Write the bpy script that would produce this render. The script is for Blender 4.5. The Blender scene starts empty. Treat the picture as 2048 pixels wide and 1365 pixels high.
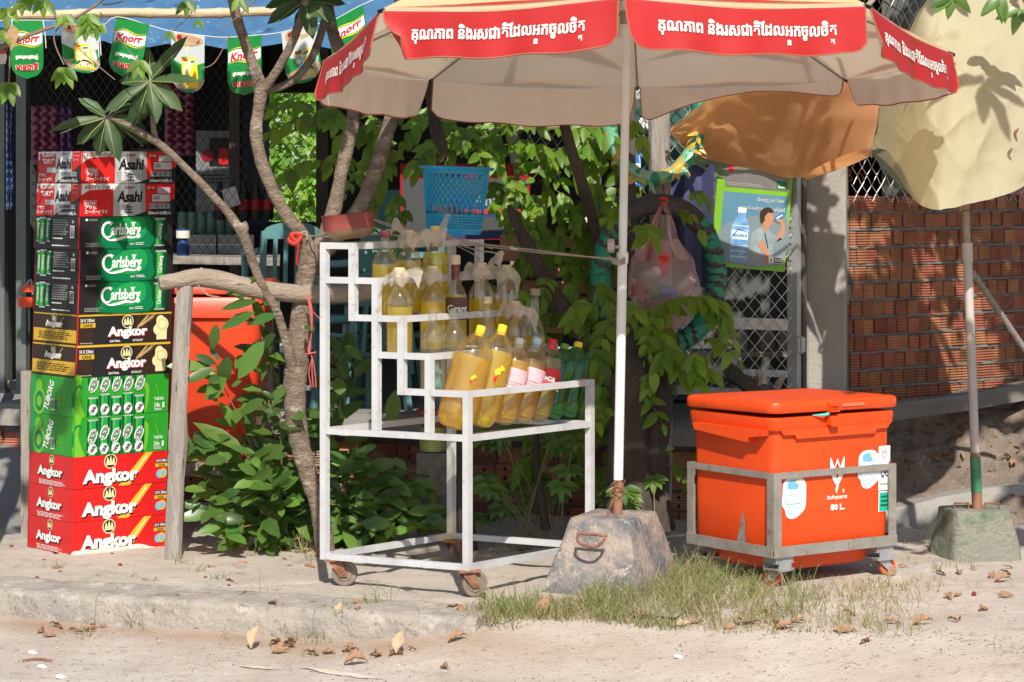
import bpy, bmesh, math, random
from mathutils import Vector, Matrix, noise
R = random.Random(7)
V = Vector
sc = bpy.context.scene
COL = sc.collection
# ---------------------------------------------------------------- camera, sky, sun, exposure
F, YH, CX, H, D0 = 5200.0, 360.0, 1024.0, 1.497, 9.3
cam = bpy.data.cameras.new('camera'); cam.sensor_width = 36; cam.lens = F*36/2048
cam.shift_y = -(682.5-YH)/2048; cam.clip_start = .1; cam.clip_end = 500
co = bpy.data.objects.new('camera', cam); COL.objects.link(co)
co.location = (0, -D0, H); co.rotation_euler = (math.pi/2, 0, 0); sc.camera = co
SUN = V((.07, -.74, .665)).normalized()
w = bpy.data.worlds.new('World'); sc.world = w; w.use_nodes = True
nt = w.node_tree; sky = nt.nodes.new('ShaderNodeTexSky'); sky.sky_type = 'NISHITA'; sky.sun_disc = False
sky.sun_elevation = math.asin(SUN.z); sky.sun_rotation = math.atan2(SUN.x, SUN.y)
nt.links.new(sky.outputs[0], nt.nodes['Background'].inputs[0]); nt.nodes['Background'].inputs[1].default_value = .105
sl = bpy.data.lights.new('sun', 'SUN'); sl.energy = 5.0; sl.angle = math.radians(.55); sl.color = (1, .94, .84)
so = bpy.data.objects.new('sun', sl); COL.objects.link(so); so.rotation_euler = SUN.to_track_quat('Z', 'Y').to_euler()
sc.view_settings.view_transform = 'Standard'; sc.view_settings.look = 'None'
sc.view_settings.exposure = .30; sc.view_settings.gamma = 1
sc.cycles.transparent_max_bounces = 24; sc.cycles.max_bounces = 8; sc.cycles.diffuse_bounces = 4
sc.cycles.use_denoising = True
# ---------------------------------------------------------------- projection helpers
def P(px, py, y): d = D0+y; return V(((px-CX)*d/F, y, H-(py-YH)*d/F))
def S(y): return (D0+y)/F
def smooth(a, b, x):
    t = max(0, min(1, (x-a)/(b-a))); return t*t*(3-2*t)
def lerp(a, b, t): return a+(b-a)*t
def cr(pts, n=4, closed=False):
    """Catmull-Rom through points (any dimension)."""
    pts = [V(p) for p in pts]; out = []; m = len(pts)
    rng = range(m) if closed else range(m-1)
    for i in rng:
        if closed: p0, p1, p2, p3 = pts[i-1], pts[i], pts[(i+1) % m], pts[(i+2) % m]
        else: p0, p1, p2, p3 = pts[max(i-1, 0)], pts[i], pts[i+1], pts[min(i+2, m-1)]
        for k in range(n):
            t = k/n
            out.append(.5*((2*p1)+(p2-p0)*t+(2*p0-5*p1+4*p2-p3)*t*t+(3*p1-p0-3*p2+p3)*t**3))
    if not closed: out.append(pts[-1])
    return out
# ---------------------------------------------------------------- materials
MATS = {}
def hexc(r, g, b):
    f = lambda c: ((c/255+.055)/1.055)**2.4 if c > 10 else c/3294.6
    return (f(r), f(g), f(b))
def mat(name, col, col2=None, scale=8, rough=.6, metal=0, bump=0, bscale=60, spec=.5, island=0, stains=(),
        transl=0, tcol=None, coat=0, sheen=0, band=None, attr=None, thr=(.35, .65), stretch=None, bdist=.009):
    m = bpy.data.materials.new(name); m.use_nodes = True; MATS[name] = m
    n = m.node_tree.nodes; L = m.node_tree.links; b = n['Principled BSDF']; out = n['Material Output']
    tc = n.new('ShaderNodeTexCoord')
    src = tc.outputs['Object']
    if stretch:
        mp = n.new('ShaderNodeMapping'); mp.inputs['Scale'].default_value = stretch; L.new(src, mp.inputs[0]); src = mp.outputs[0]
    def rgb(c):
        x = n.new('ShaderNodeRGB'); x.outputs[0].default_value = (*c, 1); return x.outputs[0]
    def noise_(s, lo, hi, det=6, ro=.6):
        x = n.new('ShaderNodeTexNoise'); x.inputs['Scale'].default_value = s; x.inputs['Detail'].default_value = det
        x.inputs['Roughness'].default_value = ro; L.new(src, x.inputs['Vector'])
        r = n.new('ShaderNodeMapRange'); r.inputs[1].default_value = lo; r.inputs[2].default_value = hi
        L.new(x.outputs[0], r.inputs[0]); return r.outputs[0], x.outputs[0]
    def mix(f, a, c):
        x = n.new('ShaderNodeMix'); x.data_type = 'RGBA'
        if isinstance(f, float): x.inputs[0].default_value = f
        else: L.new(f, x.inputs[0])
        L.new(a, x.inputs[6]); L.new(c, x.inputs[7]); return x.outputs[2]
    c = rgb(col)
    if col2:
        f, _ = noise_(scale, *thr); c = mix(f, c, rgb(col2))
    if island:
        g = n.new('ShaderNodeNewGeometry'); hs = n.new('ShaderNodeHueSaturation')
        r = n.new('ShaderNodeMapRange'); r.inputs[3].default_value = 1-island; r.inputs[4].default_value = 1+island
        L.new(g.outputs['Random Per Island'], r.inputs[0]); L.new(r.outputs[0], hs.inputs['Value'])
        r2 = n.new('ShaderNodeMath'); r2.operation = 'MULTIPLY_ADD'; r2.inputs[1].default_value = .05*min(1, island*2); r2.inputs[2].default_value = .5-.025*min(1, island*2)
        wn = n.new('ShaderNodeTexWhiteNoise'); wn.noise_dimensions = '1D'; L.new(g.outputs['Random Per Island'], wn.inputs['W'])
        L.new(wn.outputs[0], r2.inputs[0]); L.new(r2.outputs[0], hs.inputs['Hue'])
        L.new(c, hs.inputs['Color']); c = hs.outputs[0]
    if attr:
        a = n.new('ShaderNodeAttribute'); a.attribute_name = attr[0]; c = mix(a.outputs['Fac'], c, rgb(attr[1]))
    for st in stains:
        f, _ = noise_(st[1], st[2], st[3], 8, .7); c = mix(f, c, rgb(st[0]))
    hgt = None
    if band:   # grooves along object z: (frequency per metre, dark colour)
        sp = n.new('ShaderNodeSeparateXYZ'); L.new(tc.outputs['Object'], sp.inputs[0])
        mu = n.new('ShaderNodeMath'); mu.operation = 'MULTIPLY'; mu.inputs[1].default_value = band[0]*6.2832; L.new(sp.outputs[2], mu.inputs[0])
        si = n.new('ShaderNodeMath'); si.operation = 'SINE'; L.new(mu.outputs[0], si.inputs[0]); hgt = si.outputs[0]
    L.new(c, b.inputs['Base Color']); b.inputs['Roughness'].default_value = rough; b.inputs['Metallic'].default_value = metal
    b.inputs['Specular IOR Level'].default_value = spec
    if coat: b.inputs['Coat Weight'].default_value = coat; b.inputs['Coat Roughness'].default_value = .12
    if bump or band:
        bp = n.new('ShaderNodeBump'); bp.inputs['Strength'].default_value = bump if bump else .5; bp.inputs['Distance'].default_value = bdist if not band else band[1]
        if hgt is None: _, hgt = noise_(bscale, 0, 1, 8, .65)
        L.new(hgt, bp.inputs['Height']); L.new(bp.outputs[0], b.inputs['Normal'])
    if transl:
        t = n.new('ShaderNodeBsdfTranslucent')
        if tcol:
            if island:
                mm = n.new('ShaderNodeMix'); mm.data_type = 'RGBA'; mm.inputs[0].default_value = .8
                L.new(c, mm.inputs[6]); L.new(rgb(tcol), mm.inputs[7]); L.new(mm.outputs[2], t.inputs[0])
            else: t.inputs[0].default_value = (*tcol, 1)
        else: L.new(c, t.inputs[0])
        x = n.new('ShaderNodeMixShader'); x.inputs[0].default_value = transl
        L.new(b.outputs[0], x.inputs[1]); L.new(t.outputs[0], x.inputs[2]); L.new(x.outputs[0], out.inputs[0])
    return m
def clear(name, tint, haze=.08, hazecol=(.8, .8, .8), gloss=.12, rough=.05, fres=.45):
    """see-through plastic, glass or fuel: tinted transparency + reflection + a little scatter"""
    m = bpy.data.materials.new(name); m.use_nodes = True; MATS[name] = m
    n = m.node_tree.nodes; L = m.node_tree.links; n.remove(n['Principled BSDF']); out = n['Material Output']
    t = n.new('ShaderNodeBsdfTransparent'); t.inputs[0].default_value = (*tint, 1)
    d = n.new('ShaderNodeBsdfDiffuse'); d.inputs[0].default_value = (*hazecol, 1)
    tr = n.new('ShaderNodeBsdfTranslucent'); tr.inputs[0].default_value = (*hazecol, 1)
    a = n.new('ShaderNodeMixShader'); a.inputs[0].default_value = .6; L.new(d.outputs[0], a.inputs[1]); L.new(tr.outputs[0], a.inputs[2])
    s = n.new('ShaderNodeMixShader'); s.inputs[0].default_value = haze; L.new(t.outputs[0], s.inputs[1]); L.new(a.outputs[0], s.inputs[2])
    g = n.new('ShaderNodeBsdfGlossy'); g.inputs['Roughness'].default_value = rough
    lw = n.new('ShaderNodeLayerWeight'); lw.inputs[0].default_value = .35
    mu = n.new('ShaderNodeMath'); mu.operation = 'MULTIPLY_ADD'; mu.inputs[1].default_value = fres; mu.inputs[2].default_value = gloss*.4
    L.new(lw.outputs['Fresnel'], mu.inputs[0])
    e = n.new('ShaderNodeMixShader'); L.new(mu.outputs[0], e.inputs[0]); L.new(s.outputs[0], e.inputs[1]); L.new(g.outputs[0], e.inputs[2])
    L.new(e.outputs[0], out.inputs[0]); return m
# ---------------------------------------------------------------- mesh building
WLOC = {}
def props(o, label=None, cat=None, group=None, kind=None):
    if label: o['label'] = label
    if cat: o['category'] = cat
    if group: o['group'] = group
    if kind: o['kind'] = kind
    return o
def thing(name, label, cat, loc, group=None):
    o = bpy.data.objects.new(name, None); COL.objects.link(o); o.location = loc; o.empty_display_size = .1
    WLOC[o.name] = V(loc); return props(o, label, cat, group)
class MB:
    def __init__(s): s.v = []; s.f = []; s.m = []; s.mats = []; s.sm = []; s.att = None
    def mi(s, m):
        m = MATS[m] if isinstance(m, str) else m
        if m not in s.mats: s.mats.append(m)
        return s.mats.index(m)
    def add(s, vs, fs, m, smooth_=False):
        o = len(s.v); s.v += [V(x) for x in vs]; k = s.mi(m)
        for f in fs: s.f.append([i+o for i in f]); s.m.append(k); s.sm.append(smooth_)
    def hexa(s, a, b, m):      # two 4-rings
        s.add(list(a)+list(b), [(3, 2, 1, 0), (4, 5, 6, 7), (0, 1, 5, 4), (1, 2, 6, 5), (2, 3, 7, 6), (3, 0, 4, 7)], m)
    def box(s, c, ax, hs, m):  # centre, 3 axes, 3 half sizes
        X, Y, Z = [V(a)*h for a, h in zip(ax, hs)]; c = V(c)
        s.hexa([c-X-Y-Z, c+X-Y-Z, c+X+Y-Z, c-X+Y-Z], [c-X-Y+Z, c+X-Y+Z, c+X+Y+Z, c-X+Y+Z], m)
    def bar(s, p, q, w_, h_, m, up=(0, 0, 1)):
        p, q = V(p), V(q); d = (q-p).normalized(); u = V(up)
        if abs(d.dot(u)) > .95: u = V((0.53, .85, 0))
        sd = d.cross(u).normalized(); u = sd.cross(d)
        s.box((p+q)/2, (d, sd, u), ((q-p).length/2, w_/2, h_/2), m)
    def post(s, p, q, ax, ay, hx, hy, m):   # vertical-ish bar with given axes
        p, q = V(p), V(q); ax, ay = V(ax)*hx, V(ay)*hy
        s.hexa([p-ax-ay, p+ax-ay, p+ax+ay, p-ax+ay], [q-ax-ay, q+ax-ay, q+ax+ay, q-ax+ay], m)
    def grid(s, rows, m, smooth_=True, flip=False, closed=False):
        nr, nc = len(rows), len(rows[0]); fs = []
        for i in range(nr-1):
            for j in range(nc if closed else nc-1):
                k = (j+1) % nc; f = (i*nc+j, i*nc+k, (i+1)*nc+k, (i+1)*nc+j); fs.append(f[::-1] if flip else f)
        s.add([p for r in rows for p in r], fs, m, smooth_)
    def tube(s, pts, rad, m, n=8, caps=True, smooth_=True, jit=0):
        pts = [V(p) for p in pts]; N = len(pts)
        if not hasattr(rad, '__len__'): rad = [rad]*N
        d = (pts[1]-pts[0]).normalized(); u = d.orthogonal().normalized(); rows = []
        for i, p in enumerate(pts):
            t = (pts[min(i+1, N-1)]-pts[max(i-1, 0)]);  t = t.normalized() if t.length > 1e-9 else d
            u = (u-t*u.dot(t)); u = u.normalized() if u.length > 1e-6 else t.orthogonal().normalized(); b = t.cross(u)
            rows.append([p+(u*math.cos(6.28319*k/n)+b*math.sin(6.28319*k/n))*rad[i]*(1+(R.uniform(-jit, jit) if jit else 0)) for k in range(n)])
        s.grid(rows, m, smooth_, closed=True)
        if caps: s.add(rows[0], [tuple(range(n))[::-1]], m); s.add(rows[-1], [tuple(range(n))], m)
    def lathe(s, prof, m, o=(0, 0, 0), axis=(0, 0, 1), n=20, smooth_=True, xdir=None, sq=1):
        o, a = V(o), V(axis).normalized(); u = V(xdir).normalized() if xdir else a.orthogonal().normalized(); u = (u-a*u.dot(a)).normalized(); b = a.cross(u)
        s.grid([[o+a*z+(u*math.cos(6.28319*k/n)+b*math.sin(6.28319*k/n)*sq)*r for k in range(n)] for r, z in prof], m, smooth_, closed=True)
    def leaf(s, p, d, nrm, ln, wd, m, droop=.25, fold=.25, peak=.4):
        p = V(p); d = V(d).normalized(); nrm = V(nrm); nrm = nrm-d*nrm.dot(d)
        nrm = nrm.normalized() if nrm.length > 1e-4 else d.orthogonal().normalized(); sd = d.cross(nrm)
        vs = [p]; ts = (.22, .5, .8)
        for t in ts:
            wv = wd*.5*((math.sin(math.pi*t**(.7 if peak < .45 else 1.15)))**.8)
            c = p+d*ln*t-nrm*droop*ln*t*t
            vs += [c-sd*wv+nrm*fold*wv, c, c+sd*wv+nrm*fold*wv]
        vs.append(p+d*ln-nrm*droop*ln)
        s.add(vs, [(0, 2, 1), (0, 3, 2), (1, 2, 5, 4), (2, 3, 6, 5), (4, 5, 8, 7), (5, 6, 9, 8), (7, 8, 10), (8, 9, 10)], m, True)
    def obj(s, name, parent=None, label=None, cat=None, group=None, kind=None, loc=None, sharp=40):
        me = bpy.data.meshes.new(name); o = bpy.data.objects.new(name, me); COL.objects.link(o)
        if parent is not None: o.parent = parent; base = WLOC[parent.name]
        else:
            base = V(loc) if loc is not None else V((0, 0, 0)); o.location = base
        WLOC[o.name] = base
        me.from_pydata([v-base for v in s.v], [], s.f)
        for m in s.mats: me.materials.append(m)
        me.polygons.foreach_set('material_index', s.m); me.polygons.foreach_set('use_smooth', s.sm)
        if s.att is not None:
            a = me.attributes.new('dirt', 'FLOAT', 'POINT'); a.data.foreach_set('value', s.att)
        if any(s.sm) and sharp: me.set_sharp_from_angle(angle=math.radians(sharp))
        me.update(); return props(o, label, cat, group, kind)
def dup(o, loc, label=None, parent=None, rot=None):
    c = o.copy(); COL.objects.link(c); c.parent = parent
    if parent is None: c.location = loc; WLOC[c.name] = V(loc)
    if rot is not None: c.rotation_euler = rot
    if label: c['label'] = label
    for ch in o.children: dup(ch, None, None, c)
    return c
# ---------------------------------------------------------------- flat print (lettering, emblems) on a surface
_T = {}
def textmesh(t, bold=0, res=2):
    k = (t, bold)
    if k in _T: return _T[k]
    c = bpy.data.curves.new('t', 'FONT'); c.body = t; c.size = 1; c.offset = bold; c.resolution_u = res
    o = bpy.data.objects.new('t', c); COL.objects.link(o)
    me = bpy.data.meshes.new_from_object(o.evaluated_get(bpy.context.evaluated_depsgraph_get()))
    vs = [(v.co.x, v.co.y) for v in me.vertices]; fs = [tuple(p.vertices) for p in me.polygons]
    bpy.data.objects.remove(o); bpy.data.curves.remove(c); bpy.data.meshes.remove(me)
    _T[k] = (vs, fs); return _T[k]
class Print:
    def __init__(s, mb, frame, W, Hh, step=.0007): s.mb, s.fr, s.W, s.H, s.k, s.n = mb, frame, W, Hh, step, 0
    def pt(s, u, v, l): return s.fr(u*s.W, v*s.H, s.k*(l+1)+s.n*.00002)
    def poly(s, pts, m, l=1):
        s.n += 1; s.mb.add([s.pt(u, v, l) for u, v in pts], [tuple(range(len(pts)))], m)
    def rect(s, u0, v0, u1, v1, m, l=1): s.poly([(u0, v0), (u1, v0), (u1, v1), (u0, v1)], m, l)
    def ell(s, cu, cv, ru, rv, m, l=1, rot=0, n=20):
        c, q = math.cos(rot), math.sin(rot); a = s.W/s.H; pts = []
        for k in range(n):
            x, y = ru*math.cos(6.2832*k/n), rv*math.sin(6.2832*k/n)/a
            x, y = x*c-y*q, x*q+y*c; pts.append((cu+x, cv+y*a))
        s.poly(pts, m, l)
    def blob(s, pts, m, l=1, n=4): s.poly([(p.x, p.y) for p in cr([V((a, b)) for a, b in pts], n, True)], m, l)
    def line(s, pts, wd, m, l=1):
        a = s.W/s.H; ps = [V((u, v/a)) for u, v in pts]; L_, R_ = [], []
        for i, p in enumerate(ps):
            t = (ps[min(i+1, len(ps)-1)]-ps[max(i-1, 0)]).normalized(); q = V((-t.y, t.x))*(wd[i] if hasattr(wd, '__len__') else wd)*.5
            L_.append(p+q); R_.append(p-q)
        s.n += 1
        vs = [s.pt(p.x, p.y*a, l) for p in L_+R_]; N = len(ps)
        s.mb.add(vs, [(N+i, N+i+1, i+1, i) for i in range(N-1)], m)
    def text(s, t, cu, cv, h, m, l=2, bold=0, shear=0, rot=0, width=None, ref=None, heavy=0):
        for e in ((-1, 0), (1, 0), (0, 1), (0, -1)) if heavy else (): s.text(t, cu+e[0]*heavy*h*s.H/s.W, cv+e[1]*heavy*h*.6, h, m, l, bold, shear, rot, width, ref)
        vs, fs = textmesh(t, bold)
        if not vs: return
        x0, x1 = min(v[0] for v in vs), max(v[0] for v in vs); rv = textmesh(ref, bold)[0] if ref else vs
        y0, y1 = min(v[1] for v in rv), max(v[1] for v in rv)
        k = h*s.H/(y1-y0); kx = k if width is None else width*s.W/(x1-x0); c, q = math.cos(rot), math.sin(rot); o = []
        s.n += 1
        for x, y in vs:
            yy = (y-(y0+y1)/2)*k; xx = (x-(x0+x1)/2)*kx+yy*shear
            o.append(s.pt(cu+(xx*c-yy*q)/s.W, cv+(xx*q+yy*c)/s.H, l))
        s.mb.add(o, fs, m)
    def lines(s, u0, u1, v0, v1, n, m, l=2, fill=.45):
        for i in range(n):
            v = lerp(v1, v0, (i+.5)/n); hh = (v1-v0)/n*fill/2; a = u0+(u1-u0)*R.uniform(0, .08); b = u1-(u1-u0)*R.uniform(0, .2); x = a
            while x < b:
                y = min(b, x+(u1-u0)*R.uniform(.06, .16)); s.rect(x, v-hh, y, v+hh, m, l); x = y+(u1-u0)*.025
    def bars(s, u0, v0, u1, v1, m, bg, l=2):
        s.rect(u0, v0, u1, v1, bg, l); n = 16
        for i in range(n):
            a = lerp(u0, u1, (i+.2)/n); s.rect(a, lerp(v0, v1, .12), a+(u1-u0)/n*R.uniform(.25, .75), lerp(v0, v1, .95), m, l+1)
def plane(o, u, v):
    o, u, v = V(o), V(u).normalized(), V(v).normalized(); n = u.cross(v)
    return lambda a, b, h: o+u*a+v*b+n*h
# ---------------------------------------------------------------- shared materials
mat('ink_white', (.78, .77, .75), rough=.35, spec=.25); mat('ink_black', (.012, .012, .014), rough=.3, spec=.25)
mat('ink_red', (.62, .02, .02), rough=.3, spec=.25); mat('ink_dark_red', (.3, .01, .02), rough=.3, spec=.25)
mat('ink_gold', (.62, .38, .04), rough=.35, spec=.25); mat('ink_cream', (.72, .66, .36), rough=.35, spec=.25); mat('ink_blue', (.03, .16, .5), rough=.35, spec=.25)
mat('ink_silver', (.62, .64, .66), (.42, .44, .47), scale=14, rough=.25, metal=.25); mat('ink_grey', (.3, .3, .3), rough=.4, spec=.25)
mat('ink_green', (.004, .17, .06), rough=.3, spec=.25); mat('ink_lime', (.14, .42, .03), rough=.3, spec=.25); mat('ink_mid_green', (.012, .29, .07), rough=.3, spec=.25)
mat('ink_teal', (.02, .38, .26), rough=.35, spec=.25); mat('ink_dark_green', (.004, .07, .02), rough=.3, spec=.25); mat('ink_yellow', (.85, .6, .03), rough=.35, spec=.25)
mat('ink_tan', (.5, .34, .14), rough=.4, spec=.25); mat('ink_sky', (.15, .42, .66), rough=.35, spec=.25); mat('ink_pale_blue', (.5, .7, .82), rough=.35, spec=.25); mat('ink_skin', (.42, .2, .11), rough=.5, spec=.25)
mat('ink_brown', (.035, .02, .012), rough=.3, spec=.25); mat('ink_navy', (.02, .05, .18), rough=.35, spec=.25)
for nm, c in (('carton_red', (.52, .012, .012)), ('carton_black', (.014, .013, .015)), ('carton_green', (.02, .26, .02)), ('carton_brown', (.03, .017, .012))):
    mat(nm, c, tuple(x*1.25+.004 for x in c), scale=3, rough=.32, coat=.08, spec=.3, bump=.12, bscale=9)
mat('cardboard', (.62, .55, .47), (.74, .7, .64), scale=30, rough=.9, bump=.4)
mat('white_metal', (.52, .525, .54), (.44, .445, .46), scale=6, rough=.5, bump=.15, bscale=40, stains=[((.30, .17, .10), 14, .62, .72), ((.27, .25, .23), 42, .60, .68), ((.36, .34, .32), 7, .52, .74)])
mat('rust', (.16, .06, .03), (.30, .15, .08), scale=30, rough=.85, bump=.4)
mat('grey_steel', (.30, .28, .25), (.22, .20, .17), scale=12, rough=.6, metal=.2, bump=.15, stains=[((.2, .085, .04), 16, .57, .7), ((.42, .4, .37), 40, .62, .7)])
mat('galvanised', (.42, .43, .44), (.33, .34, .35), scale=14, rough=.45, metal=.5, bump=.1)
mat('rubber', (.16, .13, .11), (.23, .19, .15), scale=20, rough=.85, bump=.3)
mat('tyre_rubber', (.025, .024, .025), (.06, .055, .055), scale=20, rough=.7, bump=.3)
mat('orange_plastic', (.68, .058, .007), (.73, .075, .010), scale=5, rough=.42, coat=.05, spec=.35, bump=.04, bscale=160, stains=[((.60, .27, .16), 46, .66, .76), ((.52, .06, .015), 3, .52, .78), ((.50, .2, .1), 130, .68, .72)])
mat('orange_worn', (.56, .12, .05), (.6, .16, .08), scale=9, rough=.5)
mat('red_plastic', (.62, .045, .012), (.7, .06, .016), scale=4, rough=.38, coat=.1)
mat('teal_plastic', (.13, .30, .30), (.11, .26, .27), scale=6, rough=.4)
mat('blue_plastic', (.02, .40, .72), (.025, .44, .76), scale=6, rough=.38, transl=.2, tcol=(.03, .5, .85))
mat('bark_pale', (.17, .12, .085), (.30, .235, .18), scale=16, rough=.92, bump=1, bscale=45, bdist=.022, stretch=(1, 1, 1.8), stains=[((.46, .40, .34), 11, .57, .66), ((.075, .05, .035), 30, .58, .68), ((.36, .3, .24), 70, .6, .66)])
mat('bark_dark', (.06, .045, .036), (.10, .078, .062), scale=12, rough=.95, bump=1, bscale=40, bdist=.03, stretch=(1, 1, .25))
mat('dry_wood', (.30, .235, .18), (.40, .33, .27), scale=14, rough=.92, bump=1, bscale=60, bdist=.02, stretch=(.25, 1, 1), stains=[((.10, .075, .055), 26, .58, .66), ((.5, .44, .38), 40, .62, .7), ((.17, .125, .09), 9, .6, .75)])
mat('grey_wood', (.27, .235, .205), (.39, .35, .31), scale=26, rough=.95, bump=1, bscale=70, bdist=.02, stretch=(1, 1, .12), stains=[((.10, .08, .065), 40, .58, .64), ((.48, .44, .4), 60, .6, .7), ((.16, .13, .11), 12, .6, .75)])
mat('bamboo', (.5, .37, .24), (.58, .45, .31), scale=9, rough=.6)
mat('leaf_bright', (.16, .29, .022), (.10, .205, .016), scale=3, rough=.42, island=.38, transl=.45, tcol=(.38, .54, .025))
mat('leaf_dark', (.045, .105, .024), (.065, .135, .028), scale=3, rough=.33, island=.4, transl=.25, tcol=(.18, .32, .03))
mat('leaf_thick', (.028, .062, .02), (.045, .085, .028), scale=6, rough=.45, spec=.3, island=.25, transl=.15, tcol=(.22, .3, .05))
mat('leaf_mid', (.08, .165, .03), (.11, .20, .034), scale=3, rough=.36, island=.35, transl=.3, tcol=(.24, .42, .04))
mat('leaf_hedge', (.22, .40, .05), (.16, .32, .04), scale=2, rough=.5, island=.45, transl=.4, tcol=(.4, .6, .06))
mat('grass_green', (.13, .19, .045), (.22, .215, .09), scale=4, rough=.6, island=.4, transl=.3, tcol=(.28, .32, .09), thr=(.42, .58))
mat('grass_dry', (.34, .27, .15), (.42, .33, .2), scale=4, rough=.7, island=.3, transl=.25)
mat('leaf_dead', (.27, .155, .075), (.38, .25, .14), scale=60, rough=.8, island=.35, transl=.15, tcol=(.45, .25, .1), stains=[((.16, .09, .045), 50, .55, .68)])
mat('twine', (.34, .28, .24), rough=.9); mat('red_cord', (.45, .08, .07), rough=.8); mat('red_rag', (.5, .03, .02), rough=.8)
mat('concrete', (.25, .235, .215), (.32, .30, .27), scale=5, rough=.92, bump=.9, bscale=40, stains=[((.2, .17, .13), 9, .58, .75), ((.13, .11, .09), 120, .68, .72)])
mat('mortar', (.19, .178, .162), (.11, .10, .094), scale=18, rough=.95, bump=1, bscale=30)
mat('brick', (.25, .075, .032), (.33, .125, .06), scale=14, rough=.88, island=.3, band=(82, .006), bump=.6, stains=[((.25, .19, .15), 22, .60, .72), ((.2, .08, .045), 9, .58, .7)])
mat('brick_old', (.30, .105, .05), (.36, .16, .08), scale=14, rough=.9, island=.45, band=(82, .006), bump=.55, stains=[((.26, .22, .18), 14, .52, .66)])
mat('brick_hole', (.02, .012, .009), rough=.95)
# ================================================================ SETTING
KA, KE = V((-.16, -.385)), V((.937, -.349)).normalized(); KN = V((-KE.y, KE.x))   # kerb end, direction, inward normal
def kst(x, y): d = V((x, y))-KA; return d.dot(KN), d.dot(KE)
def gz(x, y):
    s, t = kst(x, y)
    left = -.12+.022*math.exp(-abs(s)*8) if s < .05 else -.12
    ramp = -.12+.12*smooth(-.5, .30, s)
    z = lerp(left, ramp, smooth(-.45, .12, t))
    if y > 1.5 and x > .9: z += .40*smooth(2.0, 2.65, y)*smooth(.9, 1.5, x)+.08*smooth(2.0, 2.1, y)*smooth(1.3, 1.55, x)
    if y > 1.75 and x > .9: z += (.05*noise.noise(V((x*7, y*7, 2)))+.03*noise.noise(V((x*19, y*19, 2))))*smooth(1.75, 2.0, y)*smooth(.9, 1.3, x)
    z += .012*noise.noise(V((x*3, y*3, 0)))+.005*noise.noise(V((x*14, y*14, 3)))+.003*noise.noise(V((x*40, y*40, 5)))
    if s > .06 and t < .2: z = min(z, -.02)
    return z
mat('ground_dirt', (.46, .395, .335), (.57, .51, .45), scale=2.5, rough=.95, bump=1, bscale=80, attr=('dirt', (.36, .245, .175)),
    stains=[((.27, .215, .17), 30, .56, .68), ((.62, .57, .51), 120, .62, .69), ((.22, .185, .16), 160, .64, .70), ((.33, .27, .22), 7, .58, .72)])
mb = MB(); mb.att = []
xs = [-9, -6, -4, -3]+[lerp(-2.6, 3.0, i/200) for i in range(201)]+[3.5, 4.5, 6, 9]
ys = [-9.6, -7, -4, -2.5]+[lerp(-1.7, 3.6, i/190) for i in range(191)]+[4.5, 6, 9, 14, 20]
rows = []
for y in ys:
    rows.append([V((x, y, gz(x, y))) for x in xs])
    for x in xs:
        s, t = kst(x, y); a = .9*math.exp(-((s+.12)/.16)**2)*(1-smooth(-.1, .5, t)*.6)+.1
        mb.att.append(max(0, min(1, a*(.7+.6*noise.noise(V((x*4, y*4, 1)))))))
mat('shade_toned_soil', (.18, .137, .105), (.27, .21, .165), scale=9, rough=.97, bump=1, bscale=50, bdist=.025, stains=[((.34, .27, .21), 22, .56, .68), ((.06, .045, .035), 30, .58, .66)])  # soil tone darkened so the colour itself holds the bank's shade
mb.grid(rows, 'ground_dirt'); mb.obj('ground', kind='structure', sharp=None)
# pavement: worn slab with cracks, and the kerb stones along it
mat('pavement', (.50, .43, .36), (.40, .355, .305), scale=3.2, rough=.93, bump=1, bscale=60,
    stains=[((.24, .21, .185), 8, .56, .70), ((.58, .52, .45), 26, .60, .68), ((.17, .14, .11), 90, .64, .70), ((.3, .26, .22), 36, .58, .66)])
mat('kerb_stone', (.40, .35, .30), (.29, .26, .23), scale=5, rough=.95, bump=1, bscale=50, bdist=.014, stains=[((.46, .41, .36), 9, .53, .64), ((.14, .12, .10), 34, .58, .68), ((.5, .46, .42), 70, .62, .7)])
mb = MB(); rows = []
NS = 90
for i in range(NS+1):
    s = lerp(.2, 3.6, (i/NS)**1.3); row = []
    for j in range(150):
        t = lerp(-4.2, .75-.2*s+.1*noise.noise(V((s*3, 2, 0))), j/149); p = KA+KE*t+KN*s
        ck = noise.noise(V((s*1.6, t*1.6, 8)))
        slab = .004*((math.floor(t/.42)*7+math.floor(s/.36)*3) % 4)/3
        g = min(abs((t/.42) % 1-.5), 9); g2 = abs((s/.36) % 1-.5)
        joint = -.007*(1 if g > .485 or g2 > .483 else 0)
        row.append(V((p.x, p.y, slab+joint+.007*noise.noise(V((p.x*2.4, p.y*2.4, 4)))+.004*noise.noise(V((p.x*11, p.y*11, 2)))-.006*(1 if abs(ck) < .03 else 0))))
    rows.append(row)
mb.grid(rows, 'pavement'); mb.obj('pavement', kind='structure', sharp=None)
mb = MB()
t = -4.2
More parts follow.
